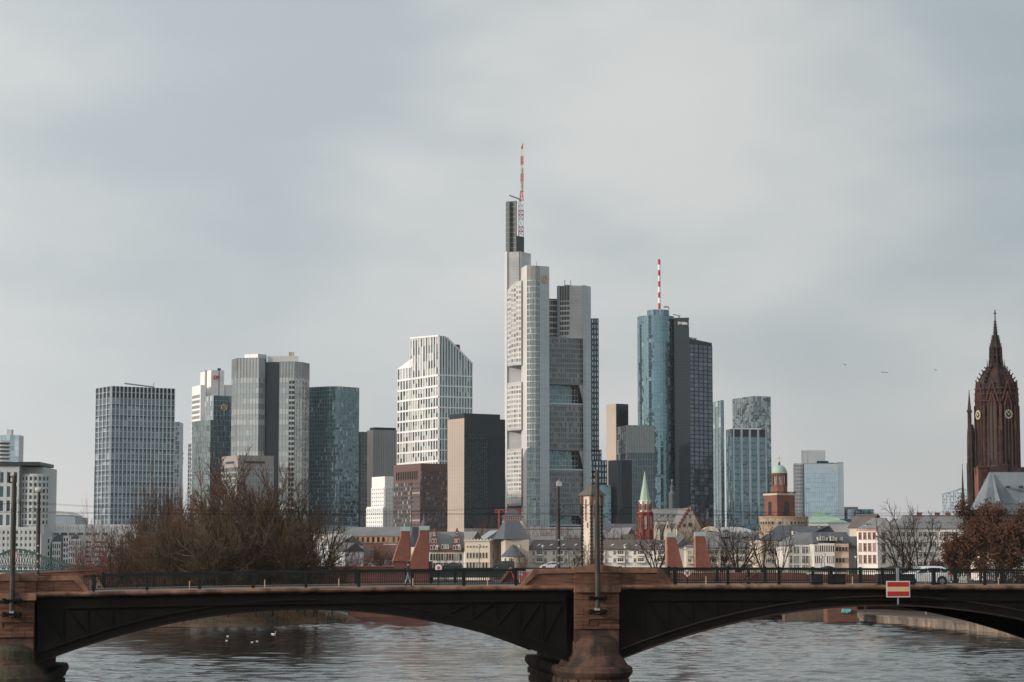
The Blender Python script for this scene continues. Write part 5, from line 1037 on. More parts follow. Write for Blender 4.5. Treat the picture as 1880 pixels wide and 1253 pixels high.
# copper roof
Y = 700; t = thing('copper_roof_hall', 'building with broad pale green copper hipped roof behind the slate houses', 'hall', (X(1520, Y), Y, GZ)); q = MB(); q.prism(fbox(1485, 1585, Y, 14), GZ, zat(960, Y)); q.build('wall', m_whiter, t)
q = MB(); q.rings([[(X(a_, Y + o_), Y + o_, zat(960, Y)) for a_, o_ in ((1484, -.4), (1560, -.4), (1560, 15), (1484, 15))], [(X(a_, Y + o_), Y + o_, zat(945, Y)) for a_, o_ in ((1492, 6), (1524, 6), (1524, 8), (1492, 8))]]); q.rings([[(X(a_, Y + o_), Y + o_, zat(947, Y)) for a_, o_ in ((1484, 6), (1516, 6), (1516, 8), (1484, 8))], [(X(a_, Y + o_), Y + o_, zat(938, Y)) for a_, o_ in ((1500, 6), (1512, 6), (1512, 8), (1500, 8))]]); q.build('roof', m_copper, t)
q = MB(); q.prism(fbox(1543, 1563, Y + 2, 6), GZ, zat(953, Y)); q.build('rear_part', m_slate, t)
# drum church
Y = 680; t = thing('round_church', 'oval tan church with red sandstone tower, columned lantern and green dome', 'church', (X(1445, Y), Y, GZ)); cx = X(1445, Y); rx = m(45, Y)
q = MB(); n_ = 40; el = lambda s, z: [(cx + rx * s * math.cos(2 * math.pi * i / n_), Y + 8 + rx * .8 * s * math.sin(2 * math.pi * i / n_), z) for i in range(n_)]
q.rings([el(1, GZ), el(1, zat(951, Y)), el(1.03, zat(950.5, Y)), el(1.03, zat(948, Y))]); q.build('drum_wall', mat('tan_rubble_stone', (.33, .25, .18), .9, .18, 1.5, bump=.02), t)
for i in range(20, 40):
    a = 2 * math.pi * (i + .5) / n_; p = (cx + rx * 1.0 * math.cos(a), Y + 8 + rx * .8 * math.sin(a)); tn = Vector((-math.sin(a) * rx, math.cos(a) * rx * .8))
    put_window(t, (p[0] + .04 * math.cos(a), p[1] - .04), tn, zat(963, Y), .75, .9, frame=m_beige, bars=0)
f2 = cbox(1404, 1427.5, 1460, Y + 5, 32); ct = (f2[0] + f2[2]) / 2
q = MB(); q.prism(f2, GZ, zat(908, Y)); q.build('tower_wall', m_redst, t)
q = MB(); ex = [ct + (p - ct) * 1.07 for p in f2]; q.prism(ex, zat(908.5, Y), zat(905, Y)); q.build('cornice', m_beige, t)
q = MB()
for i in (0, 3, 1):
    a_, b_ = (ex[i], ex[(i + 1) % 4]); 
    for k in range(13): p = a_ + (b_ - a_) * (k / 12); q.tube((*p, zat(905, Y)), (*p, zat(902.4, Y)), .08, .08, 4)
    q.tube((*a_, zat(902.4, Y)), (*b_, zat(902.4, Y)), .1, .1, 4)
q.build('balustrade', m_redst2, t)
for e_, u, w_ in ((3, .45, 1.35), (0, .52, 1.9)): p = f2[e_] + (f2[(e_ + 1) % 4] - f2[e_]) * u; put_window(t, p, f2[(e_ + 1) % 4] - f2[e_], zat(945, Y), w_, zat(922, Y) - zat(945, Y) - w_ / 2 + .4, frame=m_redst, arch=True, bars=0, surround=m_redst)
cl = (ct.x, ct.y); zz = zat(905, Y)
cpx = X(1432.5, Y + 9); cl = (cpx, ct.y)
q = MB(); q.lathe(*cl, [(zz, m(15, Y)), (zat(891, Y), m(15, Y)), (zat(890.5, Y), m(15.5, Y)), (zat(889.5, Y), m(15.5, Y))], 8, R(22.5)); q.build('lantern_base', m_redst, t)
q = MB(); q.lathe(*cl, [(zat(889.5, Y), m(9, Y)), (zat(871, Y), m(9, Y))], 8, R(22.5)); q.build('lantern_core', m_whiter, t); 
for k in range(8):
    a = R(22.5 + 45 * k); q = MB(); q.tube((cl[0] + m(13, Y) * math.cos(a), cl[1] + m(13, Y) * math.sin(a), zat(889.5, Y)), (cl[0] + m(13, Y) * math.cos(a), cl[1] + m(13, Y) * math.sin(a), zat(871, Y)), .38, .34, 8); q.build('column', m_redst, t)
q = MB(); q.lathe(*cl, [(zat(871, Y), m(14.8, Y)), (zat(867, Y), m(15.2, Y))], 16); q.build('entablature', m_redst, t)
q = MB(); q.lathe(*cl, [(zat(867, Y), m(14.6, Y))] + [(zat(867 - 15.5 * math.sin(R(a)), Y), m(14 * math.cos(R(a)) + .2, Y)) for a in range(0, 91, 10)], 24); q.build('dome', m_copper, t, smooth=True)
q = MB(); z0 = zat(852, Y); q.lathe(*cl, [(z0 - .3, .4), (z0 + .6, .3), (z0 + .9, .05)], 8); q.build('dome_finial', m_dark, t); q = MB(); q.tube((*cl, z0), (*cl, zat(833, Y)), .1); q.tube((cl[0] - .7, cl[1], zat(839, Y)), (cl[0] + .7, cl[1], zat(839, Y)), .09); q.lathe(*cl, [(zat(847, Y), .05), (zat(845.5, Y), .4), (zat(844, Y), .05)], 8); q.build('gilded_cross', m_gold, t)

# ================================================================== CATHEDRAL
Y = 750; t = thing('cathedral', 'dark red gothic cathedral tower with twin clock faces and tall spire at the right edge', 'cathedral', (X(1838, Y), Y, GZ))
cx, cy = X(1838.5, Y, 760), Y + 7; S = lambda px: m(px, Y); r22 = R(20 - 90 + 22.5)
def oct_(prof, name, mm, rot=r22, n=8): q = MB(); q.lathe(cx, cy, [(zat(y_, Y), S(r_)) for y_, r_ in prof], n, rot); return q.build(name, mm, t)
oct_([(960, 41), (858, 41.5), (857, 40), (765, 38.5), (764, 37.5), (703, 37)], 'octagon_stage', m_redst2)
dome = [(703, 34), (697, 31), (690, 27.5), (683, 23), (677, 18), (672, 13)]
oct_(dome, 'vaulted_cap', m_redst2); oct_([(672, 12.5), (664, 12), (663.9, 6)], 'lantern_base', m_redst2); oct_([(664, 5.5), (636, 5)], 'lantern', m_redst2); oct_([(636, 10.8), (627, 10)], 'lantern_cornice', m_redst2); oct_([(628, 7.5), (612, 6.5)], 'upper_lantern', m_redst2); oct_([(612, 4.0), (600, 3), (581, 1.0), (578, .4)], 'spire', m_redst2)
q = MB(); cr = lambda z, h: None
q.tube((cx, cy, zat(582, Y)), (cx, cy, zat(565, Y)), .22); q.tube((cx - S(2.4), cy, zat(571.5, Y)), (cx + S(2.4), cy, zat(571.5, Y)), .2); q.build('cross', m_dark, t)
def pinnacle(x, y, zb, zt, r_, name='pinnacle'):
    q = MB(); h = zt - zb; q.lathe(x, y, [(zb, r_), (zb + h * .45, r_ * .9), (zb + h * .46, r_ * 1.3), (zb + h * .5, r_ * 1.2), (zb + h * .52, r_ * .85), (zb + h * .97, r_ * .12), (zb + h * .975, r_ * .35), (zt, .03)], 4, R(20)); q.build(name, m_redst2, t)
for k in range(8):
    a = r22 + R(45 * k); c_, s_ = math.cos(a), math.sin(a)
    pinnacle(cx + S(36.5) * c_, cy + S(36.5) * s_, zat(735, Y), zat(693, Y), S(2.2)); pinnacle(cx + S(25) * c_, cy + S(25) * s_, zat(700, Y), zat(676, Y), S(1.5)); pinnacle(cx + S(16) * c_, cy + S(16) * s_, zat(684, Y), zat(656, Y), S(1.4))
    a2_ = a + R(22.5); pinnacle(cx + S(35) * math.cos(a2_), cy + S(35) * math.sin(a2_), zat(722, Y), zat(697, Y), S(1.5))
    q = MB(); q.obox((cx, cy), (c_, s_), (-s_, c_), S(34), S(42), -S(1.8), S(1.8), zat(960, Y), zat(790, Y)); q.obox((cx, cy), (c_, s_), (-s_, c_), S(34), S(39), -S(1.3), S(1.3), zat(790, Y), zat(715, Y)); q.build('buttress', m_redst2, t)
    q = MB(); q.tube((cx + S(11) * c_, cy + S(11) * s_, zat(666, Y)), (cx + S(10) * c_, cy + S(10) * s_, zat(634, Y)), .38, .34, 4); q.tube((cx + S(11) * c_, cy + S(11) * s_, zat(650, Y)), (cx + S(11) * math.cos(a + R(45)), cy + S(11) * math.sin(a + R(45)), zat(650, Y)), .2, .2, 4); q.build('lantern_post', m_redst2, t)
    pinnacle(cx + S(11.5) * c_, cy + S(11.5) * s_, zat(672, Y), zat(626, Y), S(1.2)); pinnacle(cx + S(8) * c_, cy + S(8) * s_, zat(632, Y), zat(612, Y), S(.8))
    q = MB()      # crockets along the ribs of the cap and spire
    for (y0, r0), (y1, r1) in zip(dome[:-1], dome[1:]):
        rr = S((r0 + r1) / 2 + 1.2); z = zat((y0 + y1) / 2, Y); q.tube((cx + rr * c_, cy + rr * s_, z - .3), (cx + (rr + .9) * c_, cy + (rr + .9) * s_, z + .7), .38, .2, 4)
        q.tube((cx + S(r0 + .3) * c_, cy + S(r0 + .3) * s_, zat(y0, Y)), (cx + S(r1 + .3) * c_, cy + S(r1 + .3) * s_, zat(y1, Y)), .35, .35, 4)
    for j in range(5): z = zat(608 - j * 5, Y); rr = S(3.6 - j * .55); q.tube((cx + rr * c_, cy + rr * s_, z), (cx + (rr + .35) * c_, cy + (rr + .35) * s_, z + .25), .12, .05, 4)
    q.build('crocket', m_redst2, t, kind='stuff')
m_clock = mat('clock_black', (.03, .03, .03), .5); m_cgold = mat('clock_gilding', (.62, .56, .38), .4, .05)
gothic = mat('gothic_window_dark', (.025, .022, .022), .5)
for k in range(8):
    a = R(20 - 90 + 45 * k); c_, s_ = math.cos(a), math.sin(a)
    if s_ > .5: continue
    ap = S(37.2) * math.cos(R(22.5)); tn = (-s_, c_); P = lambda u, o, z: (cx + c_ * (ap + o) + tn[0] * u, cy + s_ * (ap + o) + tn[1] * u, z)
    wv = S(5.5); q = MB()
    zb, zt2 = zat(845, Y), zat(745, Y); rg = [P(-wv, .5, zb), P(wv, .5, zb), P(wv, .5, zt2), P(wv * .6, .5, zt2 + 2.2), P(0, .5, zt2 + 4), P(-wv * .6, .5, zt2 + 2.2), P(-wv, .5, zt2)]
    q.rings([[(x - c_ * .5, y - s_ * .5, z) for x, y, z in rg], rg]); q.build('lancet_opening', gothic, t)
    q = MB()
    for u in (-wv - .3, wv + .3, -wv - 1.6, wv + 1.6): q.tube(P(u, .6, zat(858, Y)), P(u, .6, zt2 + .3), .3, .3, 4)
    q.tube(P(0, .7, zb), P(0, .7, zt2 + 3), .18, .18, 4)
    for zz_ in (855, 832, 808, 784, 735, 722, 712): q.tube(P(-wv - 2.2, .3, zat(zz_, Y)), P(wv + 2.2, .3, zat(zz_, Y)), .22, .22, 4)
    for u0_, z0_, u1_, z1_ in ((-wv - .3, zt2, -wv * .6, zt2 + 2.6), (-wv * .6, zt2 + 2.6, 0, zt2 + 4.6), (0, zt2 + 4.6, wv * .6, zt2 + 2.6), (wv * .6, zt2 + 2.6, wv + .3, zt2)): q.tube(P(u0_, .6, z0_), P(u1_, .6, z1_), .35, .35, 4)
    q.tube(P(-wv - 1, .6, zt2 + 2), P(0, .6, zt2 + 8), .25, .25, 4); q.tube(P(wv + 1, .6, zt2 + 2), P(0, .6, zt2 + 8), .25, .25, 4); q.build('tracery', mat('tracery_stone', (.095, .043, .034), .85, .3, 1), t)
    if k in (0, 6):
        rc = S(9.0); zc = zat(760.5, Y); q = MB(); q.rings([[P(rc * math.cos(R(15 * i)), o_, zc + rc * math.sin(R(15 * i))) for i in range(24)] for o_ in (.6, 1.0)]); f_ = q.build('clock_face', m_clock, t)
        q = MB()
        for i in range(12):
            ca, sa = math.cos(R(30 * i)), math.sin(R(30 * i)); w2 = S(1.15)
            q.add([P(rc * .62 * ca - w2 * sa, 1.06, zc + rc * .62 * sa + w2 * ca), P(rc * .98 * ca - w2 * sa, 1.06, zc + rc * .98 * sa + w2 * ca), P(rc * .98 * ca + w2 * sa, 1.06, zc + rc * .98 * sa - w2 * ca), P(rc * .62 * ca + w2 * sa, 1.06, zc + rc * .62 * sa - w2 * ca)], [(0, 1, 2, 3)])
        for an_, ln in ((140, .95), (38, .8)): q.tube(P(-rc * .2 * math.cos(R(an_)), 1.15, zc - rc * .2 * math.sin(R(an_))), P(rc * ln * math.cos(R(an_)), 1.15, zc + rc * ln * math.sin(R(an_))), S(.6), S(.45), 4)
        q.build('numeral', m_cgold, f_)
# side turret, west front block, small pinnacle
pinnacle(X(1791, Y), Y + 6, zat(790, Y), zat(714, Y), S(4.6), 'turret_spire')
q = MB(); q.lathe(X(1793, Y), Y + 6, [(GZ, S(9)), (zat(850, Y), S(9)), (zat(849, Y), S(8)), (zat(805, Y), S(7.5)), (zat(790, Y), S(6.8)), (zat(778, Y), S(5))], 8); q.build('stair_turret', m_redst2, t)
for dx, yt_ in ((-7.5, 780), (4, 772), (-9.5, 815), (8, 800)): pinnacle(X(1793 + dx, Y), Y + 2, zat(870, Y), zat(yt_, Y), S(1.8))
pinnacle(X(1780.5, Y), Y + 10, zat(965, Y), zat(849, Y), S(3.2))
q = MB(); fo = cbox(1786, 1800, 1834, Y, 22); fo = [Vector((X(1797, Y), Y)), Vector((X(1833, Y + 3), Y + 3)), Vector((X(1835, Y + 14), Y + 14)), Vector((X(1786, Y + 9), Y + 9))]; q.prism(fo, GZ, zat(858, Y)); b_ = q.build('front_block', m_redst, t)
q = MB(); d = (fo[1] - fo[0]).normalized(); nn = Vector((d.y, -d.x)); Ln = (fo[1] - fo[0]).length
q.obox(fo[0], d, nn, -.2, Ln, 0, .5, zat(859, Y), zat(856, Y)); q.obox(fo[0], d, nn, -.2, Ln, 0, .4, zat(868, Y), zat(866.5, Y))
for k in range(10): q.obox(fo[0], d, nn, .6 + k * Ln / 10.5, .95 + k * Ln / 10.5, .0, .3, zat(873, Y), zat(869, Y))
for u in (.05, .92): q.obox(fo[0], d, nn, u * Ln - .7, u * Ln + .7, 0, .9, GZ, zat(862, Y))
q.build('string_course', m_redst, t)
put_window(t, fo[0] + d * Ln * .42, d, zat(905, Y), 2.4, zat(885, Y) - zat(905, Y), frame=m_redst, arch=True, bars=1, surround=m_redst)
q = MB(); q.prism(fbox(1834, 1853, Y - 1, 8), GZ, zat(852, Y)); q.prism(fbox(1853, 1895, Y - .5, 8), GZ, zat(858, Y)); q.build('choir_wall', m_redst2, t)
# cathedral slate roofs
Y = 725; q = MB()
q.rings([[(X(a_, Y + o_), Y + o_, zat(935, Y)) for a_, o_ in ((1782, 10), (1808, 0), (1960, 0), (1960, 20), (1782, 20))], [(X(a_, Y + o_), Y + o_, zat(865.5, Y)) for a_, o_ in ((1818.5, 10), (1820, 8), (1960, 8), (1960, 11), (1818.5, 11))]]); q.build('nave_roof', mat('blue_slate', (.13, .16, .18), .6, .12, .8, stretch=(1, 1, 4)), t)
q = MB(); z0, z1 = zat(922, Y), zat(866, Y); q.add([(X(1829, Y), Y + .1, z0), (X(1838, Y - 3), Y - 3, z0), (X(1842, Y), Y + .1, z0), (X(1833, Y), Y + 7.6, z1)], [(0, 1, 3), (1, 2, 3)]); q.build('hip_roof', _m['blue_slate'], t)
q = MB(); q.prism(fbox(1800, 1960, Y - 8, 8), GZ, zat(940, Y - 8)); q.build('aisle_wall', m_redst2, t); q = MB()
q.rings([[(X(a_, Y + o_), Y + o_, zat(y_, Y)) for a_, o_, y_ in ((1805, -10, 946), (1960, -10, 946), (1960, .5, 924), (1805, .5, 924))], [(X(a_, Y + o_), Y + o_, zat(y_ + 2, Y)) for a_, o_, y_ in ((1805, -10, 946), (1960, -10, 946), (1960, .5, 924), (1805, .5, 924))]][::-1]); q.build('aisle_roof', m_slate, t)
for px in (1856, 1880):
    q = MB(); q.box(X(px, Y) - .5, X(px, Y) + .5, Y + 1.5, Y + 4, zat(896, Y), zat(892, Y)); q.build('roof_dormer', m_dark, t)
simple('slate_roof_house', 'broad teal-grey slate roofed house below the cathedral roof behind the leafy tree', 1800, 1960, 640, 14, 985, 948, m_whiter, m_slate, hip=.1)
# ================================================================== OLD BRIDGE with brick pylons (in the middle distance)
Y = 500; m_brick = mat('red_brick', (.18, .066, .048), .85, .2, 3, stretch=(.4, .4, 3), bump=.02); m_brick2 = mat('dark_red_sandstone', (.12, .05, .04), .85, .2, 1, stretch=(.4, .4, 2.5), bump=.02)
m_bgreen = mat('dark_green_steel', (.018, .032, .030), .45, .2, 1); m_lit = mat('sunlit_brick_edge', (.42, .22, .16), .85, .1, 2)  # m_lit: brick paled to carry the sunlight on the pylons' left sides
m_verd = mat('pale_green_cap', (.30, .40, .37), .6, .1, 1)
ob = thing('old_bridge', 'red sandstone bridge with dark steel middle span behind the front bridge', 'bridge', (X(900, Y), Y, 0))
q = MB(); tops = [(-60, 1062), (40, 1053), (130, 1048), (310, 1041), (420, 1041), (640, 1040.5), (724, 1040)]
for (a_, ya), (b_, yb) in zip(tops[:-1], tops[1:]):
    q.prism([(X(a_, Y), Y), (X(b_, Y), Y), (X(b_, Y), Y + 19), (X(a_, Y), Y + 19)], 5.2 if a_ < 640 else 0, [zat(ya, Y), zat(yb, Y), zat(yb, Y), zat(ya, Y)])
q.build('masonry_deck', m_brick2, ob)
q = MB()
for (a_, ya), (b_, yb) in zip(tops[:-1], tops[1:]):
    q.prism([(X(a_, Y), Y - .25), (X(b_, Y), Y - .25), (X(b_, Y), Y + .4), (X(a_, Y), Y + .4)], [zat(ya, Y) - .2, zat(yb, Y) - .2, zat(yb, Y) - .2, zat(ya, Y) - .2], [zat(ya, Y) + .06, zat(yb, Y) + .06, zat(yb, Y) + .06, zat(ya, Y) + .06])
q.build('coping', m_brick, ob)
q = MB()
for a_, b_ in ((-60, -40), (170, 192), (420, 445), (640, 790)): q.prism([(X(a_, Y), Y - 1), (X(b_, Y), Y - 1), (X(b_, Y), Y + 20), (X(a_, Y), Y + 20)], -1, 6.4)
q.prism([(X(1225, Y), Y - 1), (X(1310, Y), Y - 1), (X(1310, Y), Y + 20), (X(1225, Y), Y + 20)], -1, 8.3); q.build('pier', m_brick2, ob)
q = MB(); q.prism([(X(724, Y), Y - .3), (X(789, Y), Y - .3), (X(789, Y), Y + 19), (X(724, Y), Y + 19)], 0, zat(1031, Y)); q.build('pylon_base', m_brick2, ob)
q = MB()
q.prism([(X(1225, Y), Y - .3), (X(1480, Y), Y - .3), (X(1480, Y), Y + 19), (X(1225, Y), Y + 19)], 5.8, zat(1052, Y)); q.prism([(X(1480, Y), Y - .2), (X(1620, Y), Y - .2), (X(1620, Y), Y + 19), (X(1480, Y), Y + 19)], 5.8, zat(1056, Y)); q.build('east_masonry', m_brick2, ob)
q = MB(); q.prism([(X(789.2, Y), Y), (X(1224.8, Y), Y), (X(1224.8, Y), Y + 19), (X(789.2, Y), Y + 19)], zat(1061, Y), zat(1044, Y))
q.prism([(X(789.2, Y), Y - .35), (X(1224.8, Y), Y - .35), (X(1224.8, Y), Y - .02), (X(789.2, Y), Y - .02)], zat(1047, Y), zat(1042.5, Y)); q.build('steel_girder', m_bgreen, ob)
q = MB()
for k in range(56): x = X(792 + k * 7.8, Y); q.box(x - .08, x + .08, Y - .12, Y - .01, zat(1060.8, Y), zat(1047.2, Y))
q.build('girder_rib', m_bgreen, ob, kind='stuff')
q = MB()
for k in range(150): x = X(790 + k * 2.9, Y); q.tube((x, Y + .1, zat(1044, Y)), (x, Y + .1, zat(1034, Y)), .03, .03, 3, False)
q.tube((X(790, Y), Y + .1, zat(1034, Y)), (X(1225, Y), Y + .1, zat(1034, Y)), .05, .05, 4)
q.build('railing', m_bgreen, ob, kind='stuff')
PG = 'brick bridge pylons'
for (cap, body, lab) in (((736, 752, 967.5, 975.5), [(737, 976), (737, 985), (722, 1031), (752, 1031), (752, 976)], 'first tapering brick pylon from the left, with sloping left edge'),
                         ((770, 787.5, 966, 974), [(771, 974), (771, 984), (754, 1031), (754, 1050), (787, 1050), (787, 974)], 'second brick pylon from the left, in front of the thin dark spire'),
                         ((1225, 1241, 978.5, 986.5), [(1225.5, 987), (1225.5, 1050), (1256, 1050), (1241, 987)], 'third brick pylon, with straight left and sloping right edge'),
                         ((1277, 1295, 977, 985), [(1277.5, 985), (1277.5, 1050), (1308, 1050), (1294, 985)], 'fourth brick pylon, rightmost one beside the bare trees')):
    left = body[0][0] < 1000; Yp = Y - .6; pc = sum(p[0] for p in body) / len(body); pt_ = thing('brick_pylon', lab, 'pylon', (X(pc, Yp), Yp, 8), PG); dp = 3.2
    q = MB(); q.rings([[(X(a_, Yp) + o_ * (-.118 if 0 else 0), Yp + o_, zat(b_, Yp)) for a_, b_ in (body if True else body)] for o_ in (0, dp)]); q.build('pylon_wall', m_brick, pt_)
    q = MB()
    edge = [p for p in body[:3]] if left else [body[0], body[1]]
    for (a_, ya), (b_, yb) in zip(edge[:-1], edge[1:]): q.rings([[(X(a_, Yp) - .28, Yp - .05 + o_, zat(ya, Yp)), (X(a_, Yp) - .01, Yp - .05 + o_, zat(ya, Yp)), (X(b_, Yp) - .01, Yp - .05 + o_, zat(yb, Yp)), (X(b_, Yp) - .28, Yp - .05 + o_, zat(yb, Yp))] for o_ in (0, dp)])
    q.build('sunlit_edge', m_lit, pt_)  # paler strip paints the sunlit left face along the pylon edge
    q = MB(); q.box(X(cap[0], Yp) - .1, X(cap[1], Yp) + .1, Yp - .15, Yp + dp + .1, zat(cap[3], Yp) + .005, zat(cap[2], Yp)); q.build('copper_cap', m_verd, pt_)
    q = MB()
    for k in range(16):
        z = zat(cap[3] + 2 + k * 3.9, Yp)
        if z < 10.8: break
        q.box(X(cap[0] + 1.5, Yp), X(cap[1] - 1, Yp), Yp - .02, Yp + .02, z, z + .05)
    q.build('brick_course', m_brick2, pt_, kind='stuff')
# green truss bridge at the far left
Yb = 735; t = thing('truss_bridge', 'green steel truss footbridge far off at the left, behind the bridge poles', 'bridge', (X(60, Yb), Yb, 8)); q = MB(); m_tg = mat('truss_green', (.04, .085, .085), .6, .1, 1)
top = [(-60, 1028), (0, 1018), (18, 1010), (35, 1008), (60, 1016), (90, 1028), (130, 1038), (200, 1046)]
def ty(p):
    for (a_, ya), (b_, yb) in zip(top[:-1], top[1:]):
        if a_ <= p <= b_: return ya + (yb - ya) * (p - a_) / (b_ - a_)
    return 1046
for o_ in (0, 5):
    q = MB()
    for k in range(-6, 20):
        a_, b_ = k * 10, k * 10 + 10; A = (X(a_, Yb), Yb + o_, zat(ty(a_), Yb)); B = (X(b_, Yb), Yb + o_, zat(ty(b_), Yb)); A2 = (X(a_, Yb), Yb + o_, zat(1047, Yb)); B2 = (X(b_, Yb), Yb + o_, zat(1047, Yb))
        q.tube(A, B, .3, .3, 4, False); q.tube(A, A2, .12, .12, 3, False); q.tube(A, B2, .1, .1, 3, False); q.tube(A2, B, .1, .1, 3, False); q.tube((A[0], A[1], (A[2] + A2[2]) / 2), B2, .08, .08, 3, False)
    q.build('truss', m_tg, t)
q = MB(); q.box(X(-60, Yb), X(210, Yb), Yb - .5, Yb + 5.5, zat(1052, Yb), zat(1047, Yb)); q.build('deck', m_tg, t)
q = MB(); q.box(X(25, Yb), X(33, Yb), Yb - 1.2, Yb - 1.1, zat(1026, Yb), zat(1013, Yb)); tag(q.build('banner', mat('pink_banner', (.60, .26, .28), .8, .05), loc=(X(29, Yb), Yb - 1.1, zat(1026, Yb))), 'small pink banner hanging on the green truss bridge', 'banner')

# ================================================================== TREES
m_twig = mat('brown_twigs', (.082, .052, .036), .9, .3, .3, spec=.1); m_bark = mat('dark_bark', (.040, .029, .023), .95, .3, 2, spec=.1); m_rtwig = mat('reddish_twigs', (.105, .055, .040), .9, .3, .3, spec=.1)
m_leafb = mat('brown_leaves', (.072, .037, .024), .85, .55, .5, spec=.1); m_gtwig = mat('olive_brown_twigs', (.078, .056, .036), .9, .3, .3, spec=.1)
def grow(seed, h, spread, style):
    r_ = random.Random(seed); T, Wg, Lf = MB(), MB(), MB()
    P = dict(willow=dict(lv=[(7, .52, 26), (7, .50, 30), (8, .45, 34), (7, .45, 36)], up=.30, tl=.12),
             poplar=dict(lv=[(26, .30, 20), (9, .5, 20), (8, .5, 24)], up=.8, tl=.80),
             open=dict(lv=[(5, .62, 34), (4, .60, 34), (4, .55, 36), (4, .5, 38)], up=.18, tl=.18),
             leafy=dict(lv=[(7, .52, 42), (6, .5, 38), (5, .5, 40), (4, .5, 45)], up=.12, tl=.3),
             bush=dict(lv=[(12, .6, 42), (8, .55, 38), (8, .5, 38)], up=.25, tl=.06))[style]
    def rec(p, d, ln, rad, lvl):
        segs = 4 if lvl < 2 else 2; pts = [p]; q = p.copy(); dd = d.copy()
        for i in range(segs):
            j = .16 if lvl < 2 else .22
            dd = (dd + Vector((r_.uniform(-j, j), r_.uniform(-j, j), r_.uniform(-j, j) * .6 + P['up'] * .16))).normalized(); q = q + dd * (ln / segs); pts.append(q)
        tgt = T if lvl < 2 + (style in ('open', 'leafy')) else Wg
        for i in range(segs):
            r0, r1 = rad * (1 - .55 * i / segs), rad * (1 - .55 * (i + 1) / segs)
            if lvl == len(P['lv']) and i == segs - 1: r1 = r0 * .3
            tgt.tube(pts[i], pts[i + 1], r0, r1, 6 if lvl == 0 else (4 if lvl == 1 else 3), False)
        if lvl >= len(P['lv']):
            if style == 'leafy':
                for _ in range(11):
                    c = pts[0].lerp(pts[-1], r_.random()) + Vector([r_.gauss(0, .25) for _ in range(3)]); u = Vector([r_.gauss(0, 1) for _ in range(3)]).normalized() * r_.uniform(.07, .14); v = u.orthogonal().normalized() * r_.uniform(.06, .12)
                    Lf.add([tuple(c - u), tuple(c + v), tuple(c + u), tuple(c - v)], [(0, 1, 2, 3)])
            return
        n_, lr, ang = P['lv'][lvl]
        for k in range(n_):
            if lvl == 0: u = P['tl'] + (1 - P['tl']) * (k + r_.random() * .6) / n_ if style in ('poplar', 'leafy') else r_.uniform(.6, 1)
            else: u = .25 + .75 * (k + r_.random()) / n_
            if style == 'poplar' and lvl == 0: u = .10 + .88 * (k + r_.random() * .5) / n_
            idx = min(segs - 1, int(u * segs)); fr = u * segs - idx; st = pts[idx].lerp(pts[idx + 1], min(1, fr))
            az = k * 2.4 + r_.uniform(-.5, .5); a = R(ang) * r_.uniform(.6, 1.3); o = dd.orthogonal().normalized(); o2 = dd.cross(o)
            base = (pts[idx + 1] - pts[idx]).normalized(); nd = base * math.cos(a) + (o * math.cos(az) + o2 * math.sin(az)) * math.sin(a)
            nl = ln * lr * r_.uniform(.75, 1.2)
            if lvl == 0 and style in ('willow', 'open', 'bush'): nl = (h - st.z) * .62 * r_.uniform(.7, 1.1)
            if lvl == 0 and style == 'leafy': nl = h * .42 * (1.15 - u * .6) * r_.uniform(.8, 1.15)
            if lvl == 0 and style == 'poplar': nl = h * .26 * (1.15 - u * .75)
            rec(st, nd.normalized(), nl, max(.030, rad * (.5 if lvl < 2 else .42)), lvl + 1)
    tl = h * (P['tl'] if style in ('willow', 'open', 'bush') else .9 if style == 'poplar' else .75)
    rec(Vector((0, 0, 0)), Vector((r_.uniform(-.05, .05), 0, 1)), tl, h * (.030 if style == 'open' else .022 if style != 'bush' else .012), 0)
    zz_ = sorted(v[2] for v in Wg.v); zm = zz_[int(len(zz_) * dict(poplar=.99, willow=.975, open=.985, bush=.96, leafy=.985)[style])]; xm = sorted(abs(v[0]) for v in Wg.v)[int(len(Wg.v) * (.88 if style == 'poplar' else .94))]
    fz, fx = h / zm, spread / xm
    for mb in (T, Wg, Lf): mb.v = [(x * fx, y * fx, z * fz) for x, y, z in mb.v]
    return T, Wg, Lf
_tm = {}
def tree(kind, seed, px, pyb, pyt, hwpx, Yt, label, mt=m_twig, name='bare_tree', group=None, z0=None, rot=0, mtr=m_bark, lm=None):
    z0 = zat(pyb, Yt) if z0 is None else z0; h = zat(pyt, Yt) - z0; key = (kind, seed, mt.name)
    root = thing(name, label, 'tree', (X(px, Yt), Yt, z0), group)
    if key not in _tm:
        T, Wg, Lf = grow(seed, 10., 5., kind); a = T.build('trunk', mtr); b = Wg.build('crown', mt, kind='stuff'); me = [a.data, b.data]; bpy.data.objects.remove(a); bpy.data.objects.remove(b)
        if Lf.v: c = Lf.build('leaves', lm or m_leafb); me.append(c.data); bpy.data.objects.remove(c)
        _tm[key] = me
    for nm, me in zip(('trunk', 'crown', 'leaves'), _tm[key]):
        o = bpy.data.objects.new(nm, me); C.objects.link(o); o.parent = root
        if nm != 'trunk': o['kind'] = 'stuff'
    s = m(hwpx, Yt) / 5.; root.scale = (s, s, h / 10.); root.rotation_euler = (0, 0, rot); return root
TG = 'bare trees on the river island'
